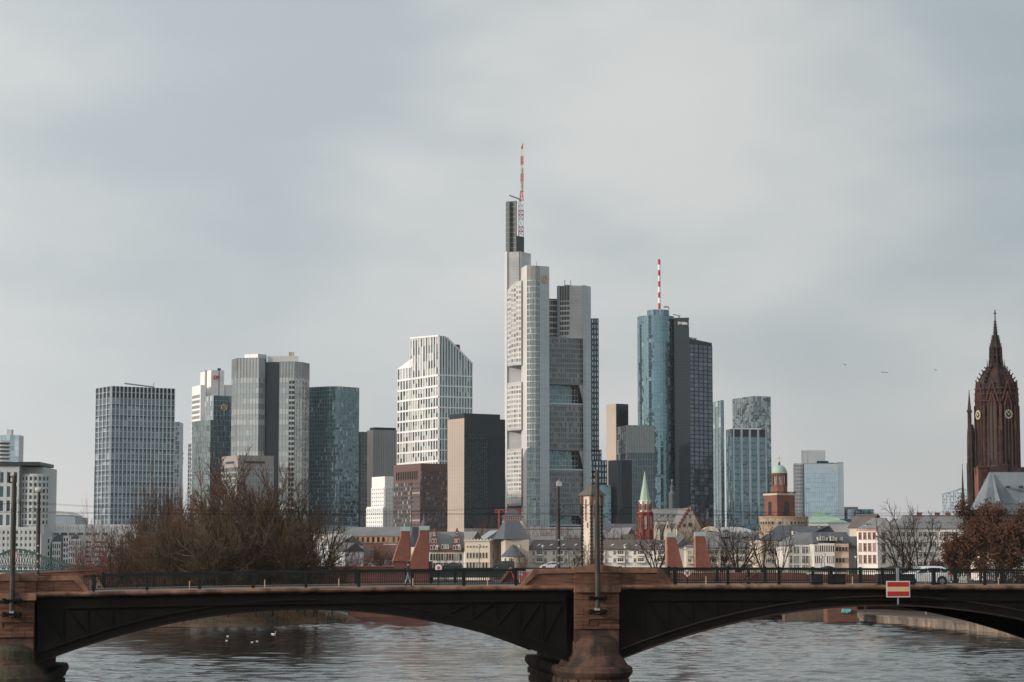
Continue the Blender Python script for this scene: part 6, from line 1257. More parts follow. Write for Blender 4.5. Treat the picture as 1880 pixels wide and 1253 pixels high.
isl = [('willow', 1, 262, 896, 22, 505, 'tall narrow dark poplar, left of the two poplars on the island', m_twig), ('willow', 2, 302, 906, 20, 508, 'second narrow poplar just right of the tallest poplar', m_twig),
       ('willow', 3, 324, 914, 15, 470, 'shorter narrow poplar beside the broad brown crown', m_rtwig),
       ('bush', 4, 158, 966, 30, 515, 'low reddish-brown round tree, leftmost of the island group', m_rtwig), ('open', 5, 208, 962, 36, 480, 'spreading bare tree between reddish tree and poplars', m_twig), ('bush', 6, 190, 985, 50, 500, 'low reddish twiggy tree behind the left park lamps', m_rtwig),
       ('willow', 7, 385, 893, 58, 455, 'broad brown twiggy crown with reddish leaves left of centre', m_rtwig), ('willow', 8, 452, 872, 62, 450, 'tallest and broadest brown twiggy crown of the island', m_twig),
       ('willow', 9, 340, 955, 55, 440, 'brushy olive-brown tree low in front of the poplars', m_gtwig), ('open', 10, 528, 872, 50, 445, 'open bare crown with curling limbs right of the tallest crown', m_bark), ('willow', 11, 500, 935, 60, 440, 'dense brushy tree below the curling limbs', m_gtwig),
       ('open', 12, 580, 898, 58, 432, 'leaning bare tree with long arching branches at the right end', m_bark), ('bush', 13, 420, 965, 75, 428, 'thick brown brush in the middle of the island', m_gtwig), ('bush', 14, 550, 975, 62, 430, 'thick brown brush below the arching branches', m_gtwig),
       ('willow', 15, 258, 965, 48, 485, 'brown twiggy tree wrapping the foot of the poplars', m_twig), ('bush', 16, 300, 980, 55, 445, 'brown undergrowth tree right of the park lamps', m_twig), ('bush', 17, 610, 1010, 36, 440, 'low twiggy bush at the right tip of the island', m_rtwig)]
for kd, sd, px, pt_, hw_, Yt, lab, mt in isl: tree(kd, sd, px, 0, pt_, hw_, Yt, lab, mt, name='poplar_tree' if sd <= 3 else 'bare_tree', group=TG, z0=1.6, mtr=m_bark)
for k, (sd, px, pt_, hw_, Yt, lab) in enumerate(((7, 420, 885, 60, 470, 'rear brown crown between the reddish and the tallest crowns'), (8, 482, 890, 58, 466, 'rear brown crown just right of the tallest crown'), (9, 372, 930, 55, 452, 'olive-brown brushy crown under the reddish leaves'), (11, 440, 925, 60, 436, 'dense brown brush in front of the tallest crown'), (11, 548, 930, 52, 452, 'brown brush behind the arching branches'),
        (9, 296, 982, 48, 462, 'olive brush at the foot of the second poplar'), (7, 232, 992, 44, 490, 'low reddish brush left of the tallest poplar foot'), (8, 345, 960, 50, 458, 'brown brush between poplars and broad crowns'), (9, 500, 965, 60, 434, 'low olive brush under the curling limbs'), (11, 395, 985, 60, 430, 'lowest brush nearest the water, left'), (9, 470, 985, 66, 429, 'lowest brush nearest the water, middle'), (11, 560, 995, 55, 431, 'lowest brush nearest the water, right'))):
    tree('willow', sd, px, 0, pt_, hw_, Yt, lab, {7: m_rtwig, 8: m_twig, 9: m_gtwig, 11: m_gtwig}[sd], group=TG, z0=1.6, rot=k * 1.7 + 1)
# undergrowth on the island, by the water
q = MB(); r_ = random.Random(5)
for _ in range(9000):
    a = r_.uniform(R(175), R(365)); f_ = r_.uniform(.55, .97); x, y = -68 + 37 * f_ * math.cos(a), 462 + 43 * f_ * math.sin(a); z = 3.0 * (1 - f_ ** 5) - .6; h = r_.uniform(.4, 2.6) * (1.1 - f_ * .5); dx, dy = r_.gauss(0, .5), r_.gauss(0, .5)
    q.add([(x - .04, y, z), (x + .04, y, z), (x + dx, y + dy, z + h)], [(0, 1, 2)])
o = q.build('undergrowth', mat('brown_undergrowth', (.11, .06, .03), .9, .5, .3, col2=(.05, .045, .03)), kind='stuff')
for k, (px, Yt, hh) in enumerate(((415, 424, 5), (424, 425, 6), (437, 423, 6), (392, 428, 5), (360, 432, 4.5), (470, 426, 5))):
    pass
# reddish tree tops between the roofs, riverside trees
RG = 'bare trees on the embankment'
m_gr = m_rtwig
for k, (px, pt_, hw_, Yt, lab, kd, mt) in enumerate(((662, 1002, 34, 700, 'reddish bare tree in front of the red-brown tiled roof, left', 'bush', m_rtwig), (700, 1006, 32, 702, 'reddish bare tree in front of the red-brown tiled roof, right', 'bush', m_rtwig),
        (895, 967, 30, 850, 'reddish tree top behind the crenellated hall', 'bush', m_rtwig), (980, 968, 24, 740, 'reddish tree top right of the chapel roof', 'bush', m_rtwig), (1030, 975, 42, 745, 'wide reddish tree top behind the white terrace', 'bush', m_rtwig), (1075, 982, 35, 745, 'low brown tree top below the river tower', 'bush', m_rtwig),
        (1160, 968, 34, 720, 'twiggy brown tree left of the green spire', 'bush', m_twig), (1262, 962, 34, 690, 'brown tree in front of the stepped gable', 'bush', m_rtwig), (1285, 968, 20, 700, 'thin brown tree behind the fourth pylon', 'bush', m_twig),
        (1052, 1000, 22, 600, 'slim bare tree in front of the white terrace, left of the near pole', 'open', m_twig), (1085, 1003, 20, 600, 'slim bare tree just left behind the near pole', 'bush', m_twig), (962, 1018, 16, 600, 'small bare tree beside the chapel apse', 'bush', m_rtwig), (820, 1026, 20, 600, 'small dark hedge-like trees by the arcaded hall', 'bush', m_bark),
        (1205, 962, 46, 545, 'black bare tree with fan of limbs left of the third pylon', 'open', m_bark), (1352, 948, 52, 552, 'fine-branched bare tree right of the fourth pylon', 'open', m_bark), (1398, 950, 34, 540, 'dark bare tree with thick upright trunk', 'open', m_bark), (1432, 958, 34, 545, 'knobbly pollarded dark tree left of the white houses', 'open', m_bark),
        (1320, 985, 30, 560, 'low fine-twigged tree beside the fourth pylon', 'bush', m_bark))):
    tree(kd, 30 + k % 9, px, 0, pt_, hw_, Yt, lab, mt, group=RG, z0=GZ if Yt > 600 else 6.0, rot=k * 1.3)
tree('open', 61, 1660, 0, 928, 52, 500, 'big black bare tree in front of the red-framed house', m_bark, group=RG, z0=3.5, rot=.5)
tree('open', 62, 1690, 0, 940, 44, 510, 'second bare tree overlapping the long white building', m_bark, group=RG, z0=3.5, rot=2.5)
LGp = 'brown-leaved plane trees at the right'
tree('leafy', 71, 1795, 0, 925, 48, 470, 'brown-leaved tree in front of the cathedral roof', m_twig, 'leafy_tree', LGp, 2.5, .3); tree('leafy', 72, 1850, 0, 935, 48, 462, 'brown-leaved tree at the right edge', m_twig, 'leafy_tree', LGp, 2.5, 1.3)
tree('leafy', 72, 1822, 0, 965, 52, 448, 'low brown-leaved tree in the middle of the leafy group', m_twig, 'leafy_tree', LGp, 1.4, 5.2); tree('bush', 4, 1865, 0, 1000, 60, 450, 'twiggy scrub at the right edge behind the railing', m_twig, 'scrub', LGp, 1.4, 3.)
tree('leafy', 71, 1755, 0, 985, 36, 480, 'lower brown-leaved tree, left one of the leafy group', m_twig, 'leafy_tree', LGp, 2.5, 2.1); tree('leafy', 72, 1900, 0, 960, 40, 455, 'brown-leaved tree half cut by the frame', m_twig, 'leafy_tree', LGp, 2.5, 4.)

# street lamps in the distance
m_lampp = mat('lamp_post_paint', (.12, .14, .13), .5); m_lampg = mat('lamp_globe', (.65, .66, .62), .3, .02)
LG = 'park lamps with pale lantern heads'
def lamp(px, pyt, pyb, Yt, lab, r_=.42):
    z0, z1 = zat(pyb, Yt), zat(pyt, Yt); t = thing('street_lamp', lab, 'street lamp', (X(px, Yt), Yt, z0), LG); q = MB(); q.tube((X(px, Yt), Yt, z0), (X(px, Yt), Yt, z1 - r_ * 2), .09, .06, 6); q.build('post', m_lampp, t)
    q = MB(); q.lathe(X(px, Yt), Yt, [(z1 - r_ * 2, .1), (z1 - r_ * 1.4, r_ * .7), (z1 - r_ * .5, r_), (z1 - .15, r_ * .9)], 8); q.build('lantern', m_lampg, t); q = MB(); q.lathe(X(px, Yt), Yt, [(z1 - .15, r_ * 1.05), (z1, .1)], 8); q.build('lamp_cap', m_lampp, t)
for px, pt_, lab in ((193, 1007, 'park lamp standing leftmost in front of the reddish tree'), (208, 1006, 'park lamp just right of the leftmost park lamp'), (287, 1005, 'park lamp in front of the poplar trunks'), (312, 1004, 'park lamp left of the brushy olive tree')): lamp(px, pt_, 1046, 505, lab)
for px, pt_, lab in ((804, 1000, 'lamp in front of the arcaded hall, left'), (844, 999, 'lamp at the right end of the arcaded hall'), (880, 1000, 'lamp before the crenellated hall'), (954, 1000, 'lamp before the chapel roof'), (997, 1000, 'lamp in front of the left end of the white terrace'), (1073, 1001, 'lamp left of the near pole before the terrace'), (1148, 1002, 'lamp in front of the right part of the terrace')): lamp(px, pt_, 1046, 512, lab, .36)
for px, pt_, lab in ((1508, 1020, 'lamp before the window bands, left'), (1513.5, 1017, 'lamp before the window bands, right'), (1571, 1020, 'lamp beside the narrow grey house')): lamp(px, pt_, 1050, 500, lab, .33)

# ================================================================== FRONT BRIDGE
TH = math.atan2(510, 4300); cT, sT = math.cos(TH), math.sin(TH); BX0 = X(1095, 170, 1090); BY0 = 170.
def S_(px, py=1080, d=0.):
    k = K(px, py); x0, y0 = BX0 - sT * d, BY0 + cT * d; return (k * y0 - x0) / (cT - k * sT)
def ZS(px, py, d=0.):
    s = S_(px, py, d); return zat(py, BY0 + cT * d + s * sT, px)
def W(s, d, z): return (BX0 + s * cT - d * sT, BY0 + s * sT + d * cT, z)
def prof(pts): 
    a = [(S_(px, py), ZS(px, py)) for px, py in pts]
    def f(s):
        if s <= a[0][0]: return a[0][1] + (s - a[0][0]) * (a[1][1] - a[0][1]) / (a[1][0] - a[0][0])
        for (s0, z0), (s1, z1) in zip(a[:-1], a[1:]):
            if s <= s1: u = (s - s0) / (s1 - s0); return z0 + (z1 - z0) * u
        return a[-1][1]
    return f
cor = prof([(-40, 1091), (65, 1088), (165, 1087), (360, 1083), (500, 1080.5), (660, 1078.5), (960, 1076), (1200, 1074.2), (1560, 1074.2), (1880, 1075.5), (2100, 1077)])
rail = prof([(100, 1058), (165, 1056.5), (360, 1052), (660, 1048), (960, 1045.3), (1230, 1043.3), (1560, 1043.8), (1880, 1046), (2100, 1048)])
S0, S1 = S_(-700), S_(2600)
SL, SC, SR = S_(20, 1150), 0., S_(2152, 1150)
def sbox(q, s0, s1, d0, d1, z0, z1):
    f0 = z0 if callable(z0) else (lambda s: z0); f1 = z1 if callable(z1) else (lambda s: z1)
    v = [W(s0, d0, f0(s0)), W(s1, d0, f0(s1)), W(s1, d1, f0(s1)), W(s0, d1, f0(s0)), W(s0, d0, f1(s0)), W(s1, d0, f1(s1)), W(s1, d1, f1(s1)), W(s0, d1, f1(s0))]
    q.add(v, [(0, 3, 2, 1), (4, 5, 6, 7), (0, 1, 5, 4), (1, 2, 6, 5), (2, 3, 7, 6), (3, 0, 4, 7)])
m_bs = mat('front_sandstone', (.118, .060, .040), .85, .5, 2.2, bump=.03, stretch=(.35, .35, 3.2), big=.25, spec=.2)
m_bs2 = mat('front_sandstone_coping', (.20, .112, .074), .85, .3, 1.6, bump=.02, spec=.2, col2=(.08, .046, .034), thr=.56)
m_bsd = mat('front_sandstone_dark', (.080, .047, .035), .9, .3, 1.6, bump=.05, big=.3, spec=.2, col2=(.036, .029, .025), thr=.5)
m_moss = mat('mossy_sandstone', (.066, .046, .034), .9, .35, 2.2, bump=.05, big=.3, spec=.2, col2=(.05, .052, .034), thr=.5)
m_iron = mat('black_iron_plate', (.0055, .005, .0042), .75, .3, .6, spec=.12); m_iron2 = mat('brown_iron_flange', (.0062, .0056, .0048), .8, .3, 1, spec=.22); m_rust = mat('rusty_flange', (.022, .011, .009), .7, .3, 1)
m_rail = mat('dark_green_railing', (.010, .014, .013), .6, .2, 2, spec=.2)
m_pave = mat('asphalt', (.05, .05, .05), .95, .2, 1); m_walk = mat('pale_footway', (.20, .18, .16), .9, .15, 1)
br = thing('front_bridge', 'red sandstone and black iron arch bridge crossing the whole foreground', 'bridge', W(0, 10, 0))
BD = 21.0      # bridge depth
def dk(s): return cor(s) - .12
q = MB(); NSEG = 40
ss = [S0 + (S1 - S0) * i / NSEG for i in range(NSEG + 1)]
for a_, b_ in zip(ss[:-1], ss[1:]): sbox(q, a_, b_, .4, BD - .4, lambda s: cor(s) - .9, dk)
q.build('deck', m_iron, br)
q = MB()
for a_, b_ in zip(ss[:-1], ss[1:]): sbox(q, a_, b_, 3.6, BD - 3.6, lambda s: dk(s) + .004, lambda s: dk(s) + .012)
q.build('carriageway', m_pave, br)
for d0_, d1_ in ((.4, 3.5), (BD - 3.5, BD - .4)):
    q = MB()
    for a_, b_ in zip(ss[:-1], ss[1:]): sbox(q, a_, b_, d0_, d1_, lambda s: dk(s) + .004, lambda s: dk(s) + .13)
    q.build('footway', m_walk, br)
# cornice stones
cs = [(.38, 0.02), (-.22, .02), (-.34, -.05), (-.36, -.17), (-.30, -.26), (-.16, -.34), (.38, -.36)]
def cornice(a_, b_, rear=False):
    q = MB(); rr = []
    for s in (a_, b_): rr.append([W(s, (BD - d) if rear else d, cor(s) + z) for d, z in (cs[::-1] if rear else cs)])
    q.rings(rr); return q
s = S0
while s < S1:
    ln = rnd.uniform(1.9, 2.5); e_ = s + ln - .018
    for c_ in (SL, SC, SR):
        if s < c_ - 1.7 < e_: e_ = c_ - 1.69
        if c_ - 1.69 <= s < c_ + 1.69: s = c_ + 1.69; e_ = s + ln - .018
    if e_ - s > .3: cornice(s, e_).build('cornice_stone', m_bs2, br)
    s = e_ + .018
for a_, b_ in zip(ss[:-1], ss[1:]): pass
q = cornice(S0, S1, True); q = MB()
for a_, b_ in zip(ss[:-1], ss[1:]): sbox(q, a_, b_, BD - .38, BD + .3, lambda s: cor(s) - .36, lambda s: cor(s) + .02)
q.build('rear_cornice', m_bs2, br)
# arches
def arch(sa, sb, za, zm): 
    sm, hw_ = (sa + sb) / 2, (sb - sa) / 2; return lambda s: zm - (zm - za) * ((s - sm) / hw_) ** 2
a1 = (S_(68, 1200), S_(1040, 1212)); A1 = arch(a1[0], a1[1], ZS(560, 1119) - (ZS(560, 1119) - ZS(1040, 1213)) , ZS(560, 1118.5))
zs_ = ZS(1138, 1211); a2 = (S_(1136, 1211), S_(2100, 1211)); A2 = arch(a2[0], a2[1], zs_, ZS(1612, 1111.5))
A0 = arch(a1[0] - 1.9 - (a1[1] - a1[0]) - 1., a1[0] - 3.4, zs_, ZS(560, 1118.5) - .4)
for ai, (sa, sb, Af) in enumerate(((a1[0], a1[1], A1), (a2[0], a2[1], A2), (a1[0] - 46.5, a1[0] - 3.4, A0))):
    for d in (.05, 4.2, 8.4, 12.6, 16.8, 20.9):
        q = MB(); n_ = 48; front = d < 1
        xs = [sa + (sb - sa) * i / n_ for i in range(n_ + 1)]
        for u, v in zip(xs[:-1], xs[1:]): sbox(q, u, v, d, d + .06, Af, lambda s: cor(s) - .34)
        q.build('web_plate', m_iron, br)
        if front or d > 20:
            q = MB()
            for u, v in zip(xs[:-1], xs[1:]): sbox(q, u, v, d - .32, d + .36, lambda s: Af(s) - .06, lambda s: Af(s) + .05)
            q.build('arch_flange', m_iron2 if ai == 0 else m_rust, br)
        if front:
            q = MB()
            for u, v in zip(xs[:-1], xs[1:]): sbox(q, u, v, d - .12, d - .005, lambda s: Af(s) + .62, lambda s: Af(s) + .70)
            q.build('arch_flange', m_iron2 if ai == 0 else m_rust, br)
            q = MB()
            for u, v in zip(xs[:-1], xs[1:]): sbox(q, u, v, d - .16, d - .005, lambda s: cor(s) - 1.15, lambda s: cor(s) - 1.0)
            q.build('upper_chord', m_iron, br)
            n2 = 22
            for i in range(1, n2):
                s = sa + (sb - sa) * i / n2; zt2 = cor(s) - 1.15
                if Af(s) + .8 > zt2 - .5: continue
                q = MB(); sbox(q, s - .07, s + .07, d - .06, d - .005, Af(s) + .7, zt2); q.build('stiffener', m_iron, br)
                left = i < n2 / 2; s2 = s + (-1 if left else 1) * (sb - sa) / n2 * .85
                q = MB(); q.tube(W(s, d - .04, Af(s) + .75), W(s2 if 0 < i < n2 else s, d - .04, zt2 - .1), .055, .055, 4); q.build('diagonal_brace', m_iron, br)
# piers
def stad(r_, z, d0=.35, d1=BD - .35, s=0., n_=10, front_only=False):
    pts = [W(s + r_ * math.cos(math.pi + math.pi * i / n_), d0 + r_ * math.sin(math.pi + math.pi * i / n_), z) for i in range(n_ + 1)]
    pts += [W(s + r_ * math.cos(math.pi * i / n_), d1 + (r_ * math.sin(math.pi * i / n_) if not front_only else 0), z) for i in range(n_ + 1)]
    return pts
def pier(sp, mm, zofs=0., block_px=None):
    p = None; zz = lambda py: 11.8 - (py - 1030) * 168 / 4300 + zofs
    q = MB(); lv = [(1226, 2.62), (1234, 2.66), (1240, 2.52), (1246, 2.30), (1256, 2.22), (1480, 2.28), (1600, 2.35)]
    rs = [stad(r_, zz(py), s=sp, n_=16) for py, r_ in lv][::-1]; rs = rs + [stad(2.5, zz(1223), s=sp, n_=16)]
    q.rings(rs); p = q.build('pier', mm, br)
    q = MB(); lv = [(1223, 2.38), (1214, 2.15), (1206, 1.95), (1203, 1.80), (1199, 1.78), (1198, 1.74), (1184, 1.74), (1178, 1.70), (1177, 1.62), (1171, 1.38), (1168, 1.05), (1165, .55), (1164, .1)]
    q.rings([stad(r_, zz(py) if i else zz(py) + .01, s=sp, n_=16, d1=3.0, d0=.55, front_only=True) for i, (py, r_) in enumerate(lv)]); q.build('cutwater_cap', mm, br)
    q = MB(); sbox(q, sp - 1.62, sp + 1.62, .0, BD, zz(1224), lambda s: cor(s) - .5); q.build('pier_core', m_bsd, br)
    # pilaster of ashlar blocks
    ztop = cor(sp) - .52; zb = zz(1155); nr = 5; r_h = (ztop - zb) / nr
    for j in range(nr):
        cuts = [-1.62, -.55, .55, 1.62] if j % 2 else [-1.62, -1.0, .1, 1.0, 1.62]
        for a_, b_ in zip(cuts[:-1], cuts[1:]):
            q = MB(); sbox(q, sp + a_ + .012, sp + b_ - .012, -.32 - rnd.uniform(0, .025), 0, zb + j * r_h + .012, zb + (j + 1) * r_h - .012); q.build('ashlar_block', m_bs, br)
    q = MB(); sbox(q, sp - 1.6, sp + 1.6, -.18, 0, zz(1200), zb - .01); q.build('pilaster_foot', m_bsd, br)
    # rusticated blocks on the pier body
    rowsz = [3.1, 2.45, 1.8, 1.15, .5]; per = math.pi * 2.24
    base = None
    for j, z in enumerate(rowsz):
        nn_ = 7
        for i in range(nn_ + 18):
            if i < nn_: 
                t0 = math.pi + math.pi * (i + (.5 if j % 2 else 0)) / nn_
                if t0 > 2 * math.pi - .2: continue
                q = MB(); pts = []
                for (rr, za, zb2, sh) in ((2.2, z - .29, z + .29, .02), (2.42, z - .22, z + .22, .06)):
                    pts.append([W(sp + rr * math.cos(t0 + sh), .35 + rr * math.sin(t0 + sh), za), W(sp + rr * math.cos(t0 + math.pi / nn_ - sh), .35 + rr * math.sin(t0 + math.pi / nn_ - sh), za), W(sp + rr * math.cos(t0 + math.pi / nn_ - sh), .35 + rr * math.sin(t0 + math.pi / nn_ - sh), zb2), W(sp + rr * math.cos(t0 + sh), .35 + rr * math.sin(t0 + sh), zb2)])
                q.rings(pts); q.build('rusticated_block', mm, br)
            elif z > 2:
                k = i - nn_; sd = -1 if sp > -10 else 1; d0 = .5 + k * 1.12 + (.5 if j % 2 else 0)
                if d0 > BD - 1: continue
                q = MB(); q.rings([[W(sp + sd * 2.2, d0 + .02, z - .29), W(sp + sd * 2.2, d0 + 1.08, z - .29), W(sp + sd * 2.2, d0 + 1.08, z + .29), W(sp + sd * 2.2, d0 + .02, z + .29)], [W(sp + sd * 2.45, d0 + .09, z - .22), W(sp + sd * 2.45, d0 + 1.01, z - .22), W(sp + sd * 2.45, d0 + 1.01, z + .22), W(sp + sd * 2.45, d0 + .09, z + .22)]]); q.build('rusticated_block', m_bsd, br)
pier(SC, m_bsd); pier(SL, m_moss, -.45); pier(SR, m_bsd)
# corbel block at cornice level
for sp, hw_ in ((SC, 1.68), (SL, 1.74), (SR, 1.68)):
    for a_, b_ in ((-hw_, -.02), (.0, hw_)): q = MB(); sbox(q, sp + a_, sp + b_, -.62, .4, lambda s: cor(sp) - .50, lambda s: cor(sp) + .02); q.build('corbel_block', m_bs2, br)
# sandstone parapets over the piers
def parapet(sp, l1, l2, raised, zt_px):
    """l1: px of sloping ends at base, l2: px at top; raised block width"""
    H = zt_px
    zb = lambda s: cor(s) + .03; zt_ = lambda s: cor(s) + H
    (sa0, sa1), (sb1, sb0) = l1, l2
    for (x0, x1, y0, y1) in ((sa0, sp - raised, sa1, sp - raised), (sp + raised, sb0, sp + raised, sb1)):
        # panel with sloping outer end
        q = MB(); q.rings([[W(x0, d, zb(x0)), W(x1, d, zb(x1)), W(y1, d, zt_(y1) - .34), W(y0, d, zt_(y0) - .34)] for d in (-.05, .42)]); q.build('parapet_panel', m_bs, br)
        q = MB(); q.rings([[W(y0, d, zt_(y0) - .33), W(y1, d, zt_(y1) - .33), W(y1, d, zt_(y1) - .07), W(y1, d * .8, zt_(y1)), W(y0, d * .8, zt_(y0)), W(y0, d, zt_(y0) - .07)] for d in (-.16, .5)]); q.build('coping', m_bs2, br)
        so_, st_ = (x0, y0) if x0 < sp else (x1 if False else sb0, sb1)
        sg = 1 if x0 < sp else -1
        q = MB(); q.rings([[W(so_ - sg * .12, d, zb(so_)), W(so_ + sg * .22, d, zb(so_)), W(st_ + sg * .28, d, zt_(st_) - .33), W(st_ - sg * .04, d, zt_(st_) - .02)] for d in (-.16, .5)]); q.build('sloping_end', m_bs2, br)
    q = MB(); q.rings([[W(sp - raised + .01, d, zb(sp)), W(sp + raised - .01, d, zb(sp)), W(sp + raised - .01, d, zt_(sp) - .30), W(sp - raised + .01, d, zt_(sp) - .30)] for d in (-.30, .5)]); q.build('raised_panel', m_bs, br)
    q = MB(); q.rings([[W(sp - raised - .06, d, zt_(sp) - .29), W(sp + raised + .06, d, zt_(sp) - .29), W(sp + raised + .06, d, zt_(sp) + .10), W(sp, d, zt_(sp) + .30), W(sp - raised - .06, d, zt_(sp) + .10)] for d in (-.42, .6)]); q.build('raised_coping', m_bs2, br)
hc = ZS(1010, 1044) - ZS(1010, 1075)
parapet(SC, (S_(957, 1075), S_(980, 1046)), (S_(1212, 1046), S_(1236, 1074)), 1.66, hc)
hl = ZS(120, 1057) - ZS(120, 1087)
parapet(SL, (SL - 5.6, SL - 4.8), (S_(143, 1057), S_(162, 1087)), 1.72, hl)
parapet(SR, (SR - 5.6, SR - 4.8), (SR + 4.8, SR + 5.6), 1.66, hc)
# railings: posts, rails, balusters each an object
bq = MB(); bq.box(-.018, .018, -.018, .018, 0, 1); _b = bq.build('baluster', m_rail); bal_me = _b.data; bpy.data.objects.remove(_b)
pq_ = MB(); pq_.box(-.11, .11, -.08, .08, 0, 1); pq_.box(-.14, .14, -.11, .11, 1, 1.03); _b = pq_.build('railing_post', m_rail); post_me = _b.data; bpy.data.objects.remove(_b)
def railing(sa, sb, d, posts, pitch, front=True):
    og = ORG[br.name]; n_ = max(1, int((sb - sa) / 4)); q = MB(); xs = [sa + (sb - sa) * i / n_ for i in range(n_ + 1)]
    for u, v in zip(xs[:-1], xs[1:]):
        sbox(q, u, v, d - .05, d + .05, lambda s: rail(s) - .14, rail); sbox(q, u, v, d - .035, d + .035, lambda s: cor(s) + .13, lambda s: cor(s) + .20)
        sbox(q, u, v, d - .02, d + .02, lambda s: rail(s) - .27, lambda s: rail(s) - .235)
    r_ = q.build('railing', m_rail, br)
    def put(me, s, z0, z1, nm):
        o = bpy.data.objects.new(nm, me); C.objects.link(o); o.parent = r_; p = W(s, d, z0); o.location = (p[0] - og[0], p[1] - og[1], z0 - og[2]); o.scale = (1, 1, z1 - z0); o.rotation_euler = (0, 0, TH)
    for s in posts: put(post_me, s, cor(s) + .02, rail(s) + .04, 'railing_post')
    if front:
        s = sa + .1
        while s < sb:
            if all(abs(s - p) > .13 for p in posts): put(bal_me, s, cor(s) + .2, rail(s) - .14, 'baluster')
            s += pitch
    else:
        q = MB(); s = sa
        while s < sb: sbox(q, s - .015, s + .015, d - .015, d + .015, lambda s_: cor(s_) + .2, lambda s_: rail(s_) - .14); s += pitch
        q.build('baluster_row', m_rail, r_, kind='stuff')
pl_ = [S_(p, 1065) for p in (172, 270, 367, 465, 562, 659, 757, 852, 948)]; pr_ = [S_(p, 1060) for p in (1240, 1337, 1431, 1526, 1621, 1715, 1809, 1903, 1995)]
railing(S_(152, 1070), S_(966, 1060), .12, pl_, .158); railing(S_(1222, 1060), S_(2000, 1060), .12, pr_, .158)
railing(S0 + 5, SL - 5, .12, [SL - 6 - 4 * i for i in range(3)], .17)
for a_, b_ in ((SL + 5.2, SC - 5.2), (SC + 5.2, SR - 5.2)): railing(a_, b_, BD - .12, [a_ + 4 * i for i in range(int((b_ - a_) / 4) + 1)], .17, False)
m_paint = mat('painted_parapet_white', (.30, .31, .33), .8, .25, 3)
for sp, pxa, pxb, pxc, pxd in ((SC, 915, 936, 1130, 1150), (SL, -150, -130, 176, 191)):
    d_ = BD - .3; sa, sb, sc_, sd_ = (S_(p_, 1060, d_) for p_ in (pxa, pxb, pxc, pxd)); zt2 = lambda s: rail(s) + .02; zb2 = lambda s: cor(s) + .03
    q = MB(); q.rings([[W(sa, d, zb2(sa)), W(sd_, d, zb2(sd_)), W(sc_, d, zt2(sc_)), W(sb, d, zt2(sb))] for d in (d_ + .02, d_ + .45)]); rp = q.build('rear_parapet', m_bsd if sp == SC else m_bs, br)
    q = MB()
    q.rings([[W(sa, d, zb2(sa)), W(sa + .22, d, zb2(sa)), W(sb + .22, d, zt2(sb)), W(sb, d, zt2(sb))] for d in (d_ - .12, d_ + .5)]); q.build('sloping_end', m_bs2, br)
    q = MB(); q.rings([[W(sd_ - .22, d, zb2(sd_)), W(sd_, d, zb2(sd_)), W(sc_, d, zt2(sc_)), W(sc_ - .22, d, zt2(sc_))] for d in (d_ - .12, d_ + .5)]); q.build('sloping_end', m_bs2, br)
    if sp == SC:
        u, v = S_(943, 1060, d_), S_(1000, 1060, d_); q = MB(); q.rings([[W(u + .45, d, zb2(u)), W(v, d, zb2(v)), W(v, d, zt2(v) - .12), W(u, d, zt2(u) - .12)] for d in (d_ - .03, d_)]); q.build('painted_panel', m_paint, br)
        q = MB()
        for a_, b_ in (((937, 1046), (948, 1072)), ((953, 1056), (957, 1072)), ((957, 1072), (962, 1050)), ((966, 1050), (968, 1072)), ((966, 1050), (974, 1070))): q.tube(W(S_(a_[0], a_[1], d_), d_ - .05, ZS(a_[0], a_[1], d_)), W(S_(b_[0], b_[1], d_), d_ - .05, ZS(b_[0], b_[1], d_)), .07, .07, 4)
        q.build('graffiti', m_redw, br)
m_mark = mat('pale_orange_marker', (.50, .30, .20), .7)
for k, px in enumerate((348, 486, 622, 758, 895, 1296, 1565, 1699, 1833)):
    s = S_(px, 1065); q = MB(); sbox(q, s - .035, s + .035, -.02, .03, cor(s) + .05, cor(s) + .62); q.build('marker_strip', m_mark, br)
m_wgraf = mat('white_graffiti_paint', (.55, .55, .56), .7)
for (px, py, sd) in ((167, 1072, 1), (177, 1076, 2)):
    r_ = random.Random(sd); q = MB(); pv = None
    for i in range(9):
        s = S_(px + r_.uniform(-5, 5), py); z = ZS(px, py) + r_.uniform(-.28, .28); p = W(s, -.0 + .3, z)
        if pv: q.tube(pv, p, .035, .035, 4)
        pv = p
    q.build('graffiti', m_wgraf, br)
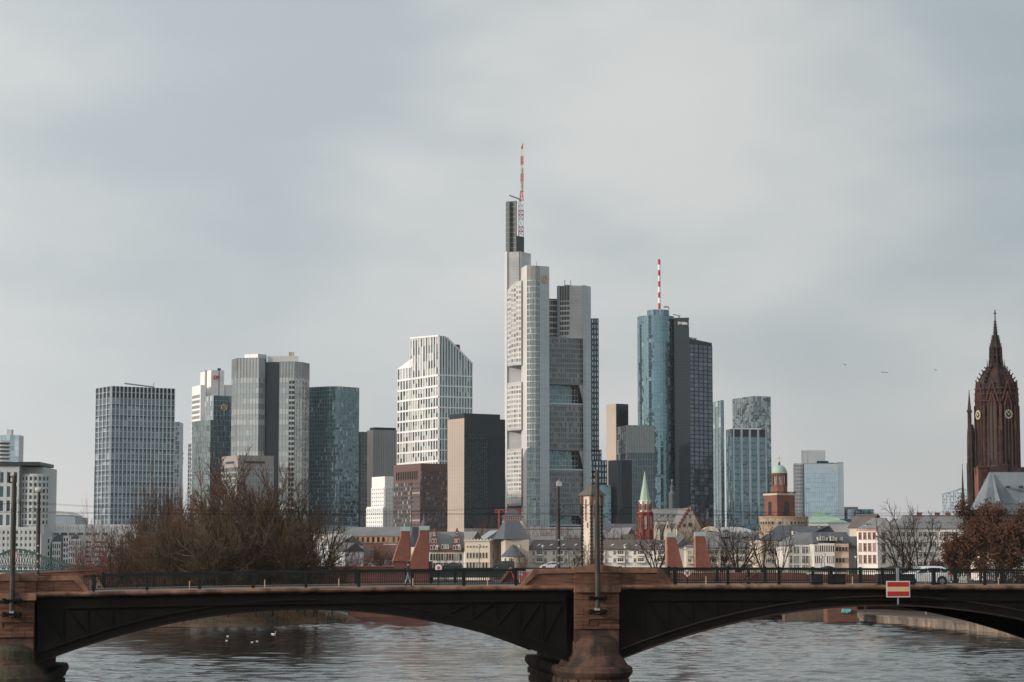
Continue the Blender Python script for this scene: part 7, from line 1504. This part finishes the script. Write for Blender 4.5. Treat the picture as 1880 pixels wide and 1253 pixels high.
# poles
m_pole = mat('brown_steel_pole', (.055, .045, .038), .6, .3, 1.5, spec=.3, col2=(.03, .028, .024))
def attached_pole(px, pyt, label, zoff=0.):
    s = S_(px, 1090, -.75); base = W(s, -.75, ZS(px, 1116 + zoff)); t = thing('catenary_pole', label, 'pole', base, 'tall steel poles on the bridge')
    ztop = ZS(px, pyt, -.75); zb = base[2]; zc = ZS(px, 930 + zoff, -.75); p = lambda z: W(s, -.75, z)
    q = MB(); q.tube(p(zb), p(zc), .19, .185, 10); q.tube(p(zc), p(ztop), .17, .15, 10); q.tube(p(zc - .06), p(zc + .06), .21, .21, 10); q.build('shaft', m_pole, t)
    for py in (1098 + zoff, 1123 + zoff):
        z = ZS(px, py); q = MB(); sbox(q, s - .42, s + .42, -.98, -.5, z - .09, z + .09); sbox(q, s - .4, s - .2, -.6, -.3, z - .12, z + .12); sbox(q, s + .2, s + .4, -.6, -.3, z - .12, z + .12); b_ = q.build('clamp', m_iron, t)
        for ds in (-.52, .52): q = MB(); q.lathe(*W(s + ds, -.8, 0)[:2], [(z - .18, .06), (z - .12, .17), (z + .12, .17), (z + .18, .06)], 8); q.build('bolt', m_iron2, b_)
    q = MB(); sbox(q, s - .16, s + .16, -.85, -.4, zb - .42, zb + .02); q.build('foot', m_grey, t)
    q = MB(); z = zb - .85; q.tube(W(s - .6, -.6, z), W(s + 1.65, -.6, z), .045, .045, 6); q.tube(W(s - .55, -.6, z), W(s - .55, -.45, z - .35), .04, .04, 5); q.tube(W(s + 1.6, -.6, z), W(s + 1.6, -.45, z - .3), .04, .04, 5); q.build('guide_bar', m_iron2, t)
    q = MB(); z = ztop; q.tube(W(s - .32, -.75, z - .05), W(s - .32, -.75, z - .55), .07, .07, 6); q.tube(W(s - .05, -.75, z - .12), W(s - .34, -.75, z - .12), .05, .05, 5); q.tube(W(s - .05, -.75, z - .5), W(s - .34, -.75, z - .5), .05, .05, 5); q.build('insulator', m_iron2, t)
    return s, ztop
sn1, zn1 = attached_pole(1097, 863, 'tall dark steel pole clamped to the centre pier'); sn0, zn0 = attached_pole(22, 873, 'tall dark steel pole clamped to the left pier', 5)
def deck_pole(px, pyt, label, head):
    d = BD - .5; s = S_(px, 1040, d); Yq = BY0 + cT * d + s * sT; zt_ = zat(pyt, Yq, px); zb = cor(s); base = W(s, d, zb); t = thing('lamp_pole', label, 'street lamp', base, 'lamp poles on the far side of the bridge')
    zc = zat(935, Yq); q = MB(); q.tube(base, W(s, d, zc), .17, .165, 10); q.tube(W(s, d, zc), W(s, d, zt_), .125, .11, 10); q.tube(W(s, d, zc - .06), W(s, d, zc + .06), .2, .2, 10); q.build('shaft', m_pole, t)
    q = MB(); p = W(s, d, 0)
    if head == 'round': q.lathe(p[0], p[1], [(zt_, .14), (zt_ + .06, .30), (zt_ + .25, .34), (zt_ + .38, .28), (zt_ + .44, .05)], 12)
    else: sbox(q, s - .12, s + .28, d - .2, d + .2, zt_, zt_ + .36); sbox(q, s - .06, s + .1, d - .1, d + .1, zt_ + .36, zt_ + .44)
    q.build('lamp_head', mat('pale_lamp_head', (.42, .41, .38), .5), t, smooth=head == 'round')
    if head == 'round': q = MB(); z = zat(972, Yq); sbox(q, s + .1, s + .42, d - .05, d + .05, z - .35, z + .35); q.build('notice_plate', m_pale, t)
    q = MB(); 
    for k in range(5): z = zb + .9 + k * .62; sbox(q, s - .07, s + .06, d - .185, d - .16, z, z + .12)
    q.build('sticker', m_pale, t)
    return s, zt_
sf1, zf1 = deck_pole(1025, 893, 'dark lamp pole with box lamp head on the far side, left of the centre pier', 'box'); sf0, zf0 = deck_pole(69, 905, 'dark lamp pole with pale round head at the far left', 'round')
# overhead wires
wt = thing('overhead_wire', 'thin overhead tram wires strung along and across the bridge', 'wire', W(0, 10, 15.)); q = MB()
def wire(a, b, sag=.0, r_=.016, n_=10):
    a, b = Vector(a), Vector(b); pv = a
    for i in range(1, n_ + 1): u = i / n_; p = a.lerp(b, u) - Vector((0, 0, sag * 4 * u * (1 - u))); q.tube(pv, p, r_, r_, 4, False); pv = p
for dd, zz in ((8.5, 15.35), (12.5, 15.5)):
    xs = [SL - 40, SL, SC, SR, SR + 40]
    for u, v in zip(xs[:-1], xs[1:]): wire(W(u, dd, zz), W(v, dd, zz), .12, .014); wire(W(u, dd, zz + .7), W(v, dd, zz + .7), .65, .010)
for sn, zn, sf in ((sn1, zn1, sf1), (sn0, zn0, sf0)): wire(W(sn, -.75, 16.5), W(sf, BD - .5, 16.5), .9, .018)
q.build('wire', m_iron, wt)
# navigation sign
t = thing('navigation_sign', 'red-white-red rectangular no-entry river sign on a grey post', 'sign', W(S_(1648.5, 1080, -.7), -.7, ZS(1648, 1110, -.7))); s0, s1_ = S_(1627, 1080, -.8), S_(1670.5, 1080, -.8); zt_, zb = ZS(1648, 1067, -.8), ZS(1648, 1097, -.8)
q = MB(); sbox(q, s0, s1_, -.84, -.80, zb, zt_); q.build('border', mat('sign_white_border', (.62, .56, .54), .5, .05), t)
h3 = (zt_ - zb - .16) / 3
for k, mm in ((0, mat('sign_red', (.38, .022, .014), .45, .08)), (1, mat('sign_cream', (.56, .44, .27), .5, .06)), (2, _m['sign_red'])): q = MB(); sbox(q, s0 + .08, s1_ - .08, -.858, -.842, zb + .08 + k * h3 + (.001 if k else 0), zb + .08 + (k + 1) * h3); q.build('stripe', mm, t)
sm = (s0 + s1_) / 2; q = MB(); sbox(q, sm - .10, sm + .10, -.78, -.66, zt_ - .2, ZS(1648, 1043, -.7)); sbox(q, sm - .05, sm + .05, -.78, -.70, ZS(1648, 1110, -.7), zt_); q.build('post', mat('grey_post', (.20, .24, .27), .5), t)
for px, py, r2_, Yo, lab, sh in ((1262, 1053, .24, 3.4, 'white diamond sign with red centre behind the right railing', 4), (805, 1043, .22, 3.4, 'tilted round sign, red and white, above the railing', 12)):
    s = S_(px, py, Yo); z = ZS(px, py, Yo); t = thing('small_sign', lab, 'sign', W(s, Yo, cor(s))); q = MB(); q.rings([[W(s + r2_ * 1.15 * math.cos(2 * math.pi * i / sh), Yo + o_, z + r2_ * 1.15 * math.sin(2 * math.pi * i / sh)) for i in range(sh)] for o_ in (-.04, 0)]); q.build('plate', m_white, t)
    q = MB(); q.rings([[W(s + .0 + r2_ * .55 * math.cos(2 * math.pi * i / sh), Yo + o_, z + r2_ * .55 * math.sin(2 * math.pi * i / sh)) for i in range(sh)] for o_ in (-.06, -.045)]); q.build('red_disc', mat('pink_red', (.45, .08, .10), .5), t); q = MB(); q.tube(W(s, Yo + .05, cor(s)), W(s, Yo + .05, z), .03); q.build('post', m_iron, t)
# parasols and crates behind the railing
def parasol(px, pyt, lab):
    s = S_(px, 1040, 2.2); z0 = dk(s) + .13; zt_ = ZS(px, pyt, 2.2); t = thing('market_parasol', lab, 'parasol', W(s, 2.2, z0), 'black parasols behind the right railing'); c = W(s, 2.2, 0)
    q = MB(); q.lathe(c[0], c[1], [(zt_ - .42, 1.5), (zt_ - .36, 1.5), (zt_ - .3, 1.2), (zt_, .06)], 8, .2); q.build('canopy', mat('black_canvas', (.015, .015, .017), .9), t); q = MB(); q.tube((c[0], c[1], z0), (c[0], c[1], zt_ - .3), .04); q.build('pole', m_iron, t)
parasol(1643, 1038, 'low black parasol between the near rail and the white car'); parasol(1520, 1039, 'low black parasol left of the beige house, behind the railing')
for a_, b_, lab in ((1611, 1642, 'black crate behind the railing left of the sign post'), (1650, 1679, 'black crate behind the railing hiding the white car nose'), (1490, 1510, 'dark crate under the left parasol'), (1524, 1552, 'dark purple-tinted crate right under the left parasol')):
    u, v = S_(a_, 1060, 1.4), S_(b_, 1060, 1.4); z0 = dk(u) + .13; t = thing('crate', lab, 'crate', W((u + v) / 2, 1.6, z0), 'dark crates behind the right railing'); q = MB(); sbox(q, u, v, 1.3, 1.9, z0, ZS(a_, 1055.5, 1.4)); q.build('crate_body', mat('black_plastic', (.02, .02, .023), .6), t); q = MB(); sbox(q, u - .04, v + .04, 1.27, 1.93, ZS(a_, 1055.5, 1.4), ZS(a_, 1055.5, 1.4) + .05); q.build('lid', m_iron, t)

# ================================================================== VEHICLES
m_tyre = mat('tyre_rubber', (.02, .02, .02), .8); m_rim = mat('wheel_rim', (.30, .30, .31), .4, .05, metal=.6); m_cglass = glass('car_glass', (.04, .05, .055), (.1, .12, .12), .1, metal=.2, wob=0, rough=.05)
m_tail = mat('tail_light_red', (.45, .02, .03), .3, .02); m_head = mat('headlight_clear', (.6, .62, .65), .2, .02)
def car(label, pos, ang, paint, L=4.2, Wd=1.78, H=1.48, kind='hatch', rails=False):
    t = bpy.data.objects.new('parked_car' if False else 'car', None); C.objects.link(t); ORG[t.name] = (0, 0, 0); tag(t, label, 'car')
    # stations along the length, nose at +x: (x, bottom, belt, roof, half width)
    f = L / 4.2; h = H / 1.48
    if kind == 'hatch': st = [(-2.08, .42, .78, .80, .70), (-2.0, .28, .92, 1.0, .80), (-1.72, .24, .96, 1.30, .87), (-1.35, .24, .96, 1.44, .89), (-.5, .24, .94, 1.48, .89), (.25, .24, .92, 1.42, .89), (.95, .24, .90, 1.0, .88), (1.5, .24, .86, .90, .86), (1.92, .27, .76, .79, .78), (2.1, .38, .60, .62, .62)]
    elif kind == 'suv': st = [(-2.08, .42, .9, .95, .76), (-2.02, .32, .98, 1.25, .84), (-1.85, .28, .98, 1.44, .88), (-1.3, .28, .98, 1.48, .89), (-.3, .28, .97, 1.48, .89), (.4, .28, .96, 1.42, .89), (1.0, .28, .95, 1.02, .88), (1.6, .28, .92, .95, .86), (2.0, .3, .84, .86, .8), (2.1, .42, .66, .68, .7)]
    else: st = [(-2.1, .42, .78, .80, .72), (-1.95, .28, .90, .92, .82), (-1.45, .24, .92, 1.0, .88), (-.95, .24, .92, 1.36, .89), (-.3, .24, .92, 1.44, .89), (.35, .24, .90, 1.36, .89), (1.0, .24, .88, .96, .88), (1.6, .24, .84, .87, .86), (1.95, .27, .74, .77, .78), (2.1, .38, .58, .6, .64)]
    rs = []
    for x, zb, zs, zr, w_ in st:
        x *= f; zb, zs, zr = zb * h, zs * h, zr * h; cab = max(0, min(1, (zr - zs) / .4)); wt_ = w_ - .02 - .20 * cab
        rs.append([(x, -w_ + .06, zb), (x, -w_, zb + .12), (x, -w_, zs - .06), (x, -w_ + .03, zs), (x, -wt_ - .0, zr - .05), (x, -wt_ + .12, zr), (x, wt_ - .12, zr), (x, wt_, zr - .05), (x, w_ - .03, zs), (x, w_, zs - .06), (x, w_, zb + .12), (x, w_ - .06, zb)])
    q = MB(); q.rings(rs); body = q.build('body', paint, t, smooth=False)
    def at(x):
        for a_, b_ in zip(st[:-1], st[1:]):
            if a_[0] * f <= x <= b_[0] * f: u = (x - a_[0] * f) / (b_[0] - a_[0]) / f; return [a_[i] + (b_[i] - a_[i]) * u for i in range(5)]
        return st[-1]
    for sg in (-1, 1):
        for xa, xb in (((-1.75, -1.25), (-1.18, -.18), (-.1, .78)) if kind != 'sedan' else ((-1.2, -.2), (-.12, .78))):
            q = MB(); vs = []
            for x, lo_ in ((xa * f, 1), (xb * f, 1), (xb * f, 0), (xa * f, 0)):
                s_ = at(x); zs, zr = s_[2] * h, s_[3] * h; cab = max(0, min(1, (zr - zs) / .4)); w_ = s_[4]; wt_ = w_ - .02 - .2 * cab; u = .1 if lo_ else .86
                vs.append((x, sg * ((w_ - .03) * (1 - u) + wt_ * u + .012), (zs) * (1 - u) + (zr - .05) * u))
            q.add(vs, [(0, 1, 2, 3) if sg < 0 else (3, 2, 1, 0)], .3); q.build('side_window', m_cglass, t)
        for wx in (-1.28, 1.30):
            wq = MB(); rr, wd = .33 * h, .12; wq.rings([[(wx * f + rr * math.cos(2 * math.pi * i / 16), sg * y_, .33 * h + rr * math.sin(2 * math.pi * i / 16)) for i in range(16)] for y_ in (.74, .905)]); w_ = wq.build('wheel', m_tyre, t)
            wq = MB(); wq.rings([[(wx * f + rr * .62 * math.cos(2 * math.pi * i / 12), sg * y_, .33 * h + rr * .62 * math.sin(2 * math.pi * i / 12)) for i in range(12)] for y_ in (.9, .915)]); wq.build('rim', m_rim, w_)
            wq = MB(); wq.rings([[(wx * f + rr * 1.18 * math.cos(2 * math.pi * i / 18), sg * y_, .35 * h + rr * 1.18 * math.sin(2 * math.pi * i / 18)) for i in range(18)] for y_ in (.88, .897)]); wq.build('wheel_arch', m_iron, t)
        q = MB(); q.box(-2.06 * f, -1.82 * f, sg * .62 - .18, sg * .62 + .24 * (1 if sg > 0 else 1) - (0 if sg > 0 else .06), .80 * h, .96 * h); q.build('tail_light', m_tail, t)
        q = MB(); q.box(1.78 * f, 1.99 * f, min(sg * .45, sg * .8), max(sg * .45, sg * .8), .60 * h, .76 * h); q.build('headlight', m_head, t)
        q = MB(); q.box(.72 * f, .88 * f, min(sg * .88, sg * 1.02), max(sg * .88, sg * 1.02), .93 * h, 1.06 * h); q.build('wing_mirror', paint, t)
    for (i, j, nm) in ((5, 6, 'windscreen'), (1, 2, 'rear_window')):
        a_, b_ = st[i], st[j]; q = MB(); x0, x1 = a_[0] * f, b_[0] * f
        if nm == 'windscreen': q.quad((x0 + .08, -.66, a_[3] * h - .05), (x1 - .06, -.78, b_[3] * h + .01), (x1 - .06, .78, b_[3] * h + .01), (x0 + .08, .66, a_[3] * h - .05), .3); q.v = [(x + .03, y, z + .03) for x, y, z in q.v]
        else: q.quad((x0 - .02, .66, a_[3] * h), (x0 - .02, -.66, a_[3] * h), (x1 - .04, -.6, b_[3] * h - .04), (x1 - .04, .6, b_[3] * h - .04), .3); q.v = [(x - .03, y, z + .03) for x, y, z in q.v]
        q.build(nm, m_cglass, t)
    if rails:
        for sg in (-1, 1): q = MB(); q.tube((-1.4 * f, sg * .62, H + .02), (.2 * f, sg * .62, H + .02), .025); q.build('roof_rail', m_iron, t)
    t.location = pos; t.rotation_euler = (0, 0, ang); return t
m_cw = mat('white_car_paint', (.66, .68, .70), .25, .03, .3, spec=.6); m_cd = mat('dark_green_car_paint', (.02, .035, .035), .25, .05, spec=.6); m_cg = mat('dark_grey_car_paint', (.05, .055, .06), .25, .05, spec=.6)
sx = S_(1695, 1060, 6.5); car('white hatchback driving behind the right railing, red tail light showing', W(sx, 6.5, dk(sx) + .012), math.pi + TH, m_cw, L=3.95, H=1.52, rails=True)
def ocar(px, lab, paint, L, H, kind, ang=math.pi, dY=5): Yc = 500 + dY; return car(lab, (X(px, Yc), Yc, zat(1044, 500) + .02 - .35), ang, paint, L=L, H=H, kind=kind)
ocar(925, 'dark green estate car on the steel span of the old bridge', m_cd, 4.7, 1.95, 'suv'); ocar(830, 'dark grey low car on the old bridge behind the round sign', m_cg, 4.6, 1.7, 'sedan'); ocar(1010, 'white car on the old bridge left of the lamp pole', m_cw, 4.4, 1.75, 'hatch')

# ================================================================== PEOPLE, BIRDS
m_skin = mat('skin', (.42, .25, .19), .6, .05, 5); m_jack = mat('black_jacket', (.018, .018, .02), .8, .2, 6); m_jean = mat('pale_blue_jeans', (.26, .31, .36), .8, .12, 8); m_hair = mat('brown_hair', (.06, .035, .02), .8); m_shoe = mat('dark_shoe', (.02, .02, .02), .7)
m_dtr = mat('dark_trousers', (.03, .032, .035), .8)
def person(label, pos, ang, stride=.22, lean=0., legs=None, arm=.15, hair=None):
    J = {}; v = []; e = []; r_ = []
    def V(p, rad, par=None):
        v.append(p); r_.append(rad); i = len(v) - 1
        if par is not None: e.append((par, i))
        return i
    lx = lambda z: lean * max(0, z - .9)
    pel = V((0, 0, .95), (.15, .12)); wa = V((lx(1.12), 0, 1.12), (.14, .105), pel); ch = V((lx(1.35), 0, 1.35), (.17, .12), wa); nk = V((lx(1.50), 0, 1.50), (.055, .055), ch); h0 = V((lx(1.58) + .01, 0, 1.60), (.085, .075), nk); h1 = V((lx(1.68) + .02, 0, 1.71), (.08, .07), h0)
    V((lx(1.62) + .115, 0, 1.615), (.012, .012), h0)
    for sg in (-1, 1):
        hp = V((0, sg * .10, .88), (.095, .095), pel); kn = V((sg * stride * .5 + .02, sg * .10, .50), (.062, .062), hp); an = V((sg * stride * (1.0 if sg > 0 else 1.15), sg * .10, .09), (.042, .042), kn); V((sg * stride + .16, sg * .11, .04), (.04, .035), an)
        sh = V((lx(1.40), sg * .19, 1.41), (.065, .065), ch); el = V((lx(1.12) - sg * arm * .7, sg * .25, 1.13), (.045, .045), sh); wr_ = V((lx(.9) - sg * arm + .08, sg * .24, .90), (.03, .03), el); pm = V((lx(.85) - sg * arm + .10, sg * .24, .83), (.035, .02), wr_)
        for k, ln in enumerate((.07, .085, .08, .065)): a_ = V((lx(.8) - sg * arm + .125 - .018 * k, sg * .24, .79), (.009, .009), pm); V((lx(.8) - sg * arm + .12 - .018 * k, sg * .235, .79 - ln), (.008, .008), a_)
        V((lx(.8) - sg * arm + .15, sg * .225, .80), (.010, .010), pm)
    me = bpy.data.meshes.new('body'); me.from_pydata(v, e, []); o = bpy.data.objects.new('body', me); C.objects.link(o)
    md = o.modifiers.new('skin', 'SKIN'); 
    for i, rr in enumerate(r_): me.skin_vertices[0].data[i].radius = rr
    me.skin_vertices[0].data[pel].use_root = True; o.modifiers.new('sub', 'SUBSURF').levels = 1; o.modifiers['sub'].render_levels = 1
    dg = bpy.context.evaluated_depsgraph_get(); dg.update(); m2 = bpy.data.meshes.new_from_object(o.evaluated_get(dg)); bpy.data.objects.remove(o)
    m2.materials.clear()
    for q_ in (m_jack, legs or m_jean, m_skin, m_shoe): m2.materials.append(q_)
    for pl in m2.polygons:
        z = pl.center.z; y = abs(pl.center.y); pl.material_index = 3 if z < .09 else (1 if z < .98 and y < .2 else (2 if z > 1.50 or (z < .88 and y >= .2) else 0)); pl.use_smooth = True
    root = thing('person', label, 'person', pos); b = bpy.data.objects.new('body', m2); C.objects.link(b); b.parent = root
    q = MB(); q.lathe(lx(1.68) - .015, 0, [(1.60, .07), (1.64, .1), (1.72, .102), (1.77, .07), (1.795, .01)], 10); ORG['tmp'] = (0, 0, 0); hq = q.build('hair', hair or m_hair); hq.parent = root; hq.location = (0, 0, 0)
    root.rotation_euler = (0, 0, ang); return root
s = S_(749, 1050, 2.0); person('pedestrian in black jacket and pale jeans walking behind the left railing', W(s, 2.0, dk(s) + .13), TH, .24)
s = S_(1373, 1050, 2.2); person('person in dark clothes leaning on a bicycle behind the right railing', W(s, 2.2, dk(s) + .13), TH + .3, .12, .35, legs=m_dtr, arm=.3)
person('small figure in pale top walking on the promenade under the right arch', (X(1589, 470, 1120), 470, QZ), .4, .2, legs=m_dtr)
person('small dark figure standing on the promenade, right one under the right arch', (X(1700, 447, 1120), 447, QZ), 1.2, .05)
s = S_(1379, 1060, 1.8); bt = thing('bicycle', 'dark bicycle beside the leaning person on the bridge footway', 'bicycle', W(s, 1.6, dk(s) + .13)); zb = dk(s) + .13
for dx in (-.55, .5):
    q = MB(); c = .34
    for i in range(18): a_, b_ = 2 * math.pi * i / 18, 2 * math.pi * (i + 1) / 18; q.tube(W(s + dx + c * math.cos(a_), 1.6, zb + c + c * math.sin(a_)), W(s + dx + c * math.cos(b_), 1.6, zb + c + c * math.sin(b_)), .02, .02, 4, False)
    for i in range(0, 18, 3): a_ = 2 * math.pi * i / 18; q.tube(W(s + dx, 1.6, zb + c), W(s + dx + c * math.cos(a_), 1.6, zb + c + c * math.sin(a_)), .004, .004, 3, False)
    q.build('wheel', m_tyre, bt)
q = MB()
for a_, b_ in (((-.55, .34), (-.1, .34)), ((-.1, .34), (-.25, .9)), ((-.55, .34), (-.22, .82)), ((-.22, .82), (.32, .85)), ((-.1, .34), (.34, .78)), ((.5, .34), (.30, 1.0))): q.tube(W(s + a_[0], 1.6, zb + a_[1]), W(s + b_[0], 1.6, zb + b_[1]), .02, .02, 5)
q.build('frame', m_iron, bt); q = MB(); q.tube(W(s + .30, 1.35, zb + 1.02), W(s + .30, 1.85, zb + 1.02), .018); q.build('handlebar', m_iron, bt); q = MB(); sbox(q, s - .38, s - .12, 1.53, 1.67, zb + .9, zb + .95); q.build('saddle', m_iron, bt)
m_bird = mat('white_feathers', (.70, .69, .66), .8, .05)
def swan(px, py, lab, sc_=1., name='swan'):
    Yw = CAMZ * 4300 / (py - 1030.5); 
    d_ = ray(px, py); Yw = -CAMZ / d_[2] * d_[1]; t = thing(name, lab, name, (X(px, Yw, py), Yw, 0), 'white water birds' if name != 'swan' else None); x0, y0 = t.location[0], t.location[1]; q = MB(); rs = []
    for x, r_, z in ((-.75, .04, .42), (-.55, .16, .30), (-.25, .26, .22), (.1, .28, .2), (.38, .20, .2), (.52, .08, .24)): rs.append([(x0 + x * sc_, y0 + r_ * sc_ * math.cos(2 * math.pi * i / 8), (z + r_ * .9 * math.sin(2 * math.pi * i / 8)) * sc_) for i in range(8)])
    q.rings(rs); q.build('body', m_bird, t, smooth=True); q = MB()
    nk = [(.45, .28, .08), (.60, .45, .06), (.58, .70, .05), (.56, .88, .055), (.66, .96, .07), (.80, .92, .05)] if name == 'swan' else [(.4, .3, .12), (.55, .48, .12), (.7, .5, .09)]
    for a_, b_ in zip(nk[:-1], nk[1:]): q.tube((x0 + a_[0] * sc_, y0, a_[1] * sc_), (x0 + b_[0] * sc_, y0, b_[1] * sc_), a_[2] * sc_, b_[2] * sc_, 6)
    q.build('neck', m_bird, t, smooth=True); e_ = nk[-1]; q = MB(); q.tube((x0 + e_[0] * sc_, y0, e_[1] * sc_), (x0 + (e_[0] + .14) * sc_, y0, (e_[1] - .05) * sc_), .03 * sc_, .01 * sc_, 5); q.build('bill', m_mark, t)
swan(502, 1166, 'white swan swimming in front of the island', .55)
for px, py, lab in ((418, 1169, 'white gull on the water, upper of the left pair'), (416, 1177, 'white gull on the water, lower of the left pair'), (463, 1180, 'white gull on the water, left of the middle pair'), (472, 1178.5, 'white gull on the water, right of the middle pair')): swan(px, py, lab, .27, 'gull')
for px, py, lab in ((1552, 670, 'tiny dark bird flying alone above the pale blue block'), (1621, 684, 'tiny flying bird, left of a close pair'), (1628, 684.5, 'tiny flying bird, right of a close pair'), (1718, 680, 'tiny flying bird nearest the cathedral')):
    Yf = 420; c = (X(px, Yf, py), Yf, zat(py, Yf, px)); q = MB(); q.rings([[(c[0] - .18, c[1], c[2]), (c[0], c[1] - .06, c[2] + .03), (c[0] + .22, c[1], c[2]), (c[0], c[1] + .06, c[2] + .03)], [(c[0] - .1, c[1], c[2] - .05), (c[0], c[1] - .03, c[2] - .06), (c[0] + .1, c[1], c[2] - .05), (c[0], c[1] + .03, c[2] - .06)]])
    t = thing('flying_bird', lab, 'bird', c, 'birds in the sky'); q.build('body', m_jack, t); q = MB()
    for sg in (-1, 1): q.add([(c[0] - .08, c[1], c[2]), (c[0] + .1, c[1], c[2] + .02), (c[0] + sg * .5, c[1] + .1, c[2] + .22), (c[0] - .08, c[1], c[2] - .015)], [(0, 1, 2), (3, 2, 1)])
    q.build('wing', m_jack, t)
# haze
hzb = MB(); hzb.box(-2600, 1600, -700, 3000, -2, 345); ho = hzb.build('haze', [], kind='stuff')
hm = bpy.data.materials.new('haze'); hm.use_nodes = True; n = hm.node_tree.nodes; n.remove(n['Principled BSDF']); pv = n.new('ShaderNodeVolumePrincipled')
pv.inputs['Color'].default_value = (.86, .92, 1, 1); pv.inputs['Density'].default_value = .000022; pv.inputs['Anisotropy'].default_value = .2
hm.node_tree.links.new(pv.outputs[0], n['Material Output'].inputs['Volume']); ho.data.materials.append(hm)
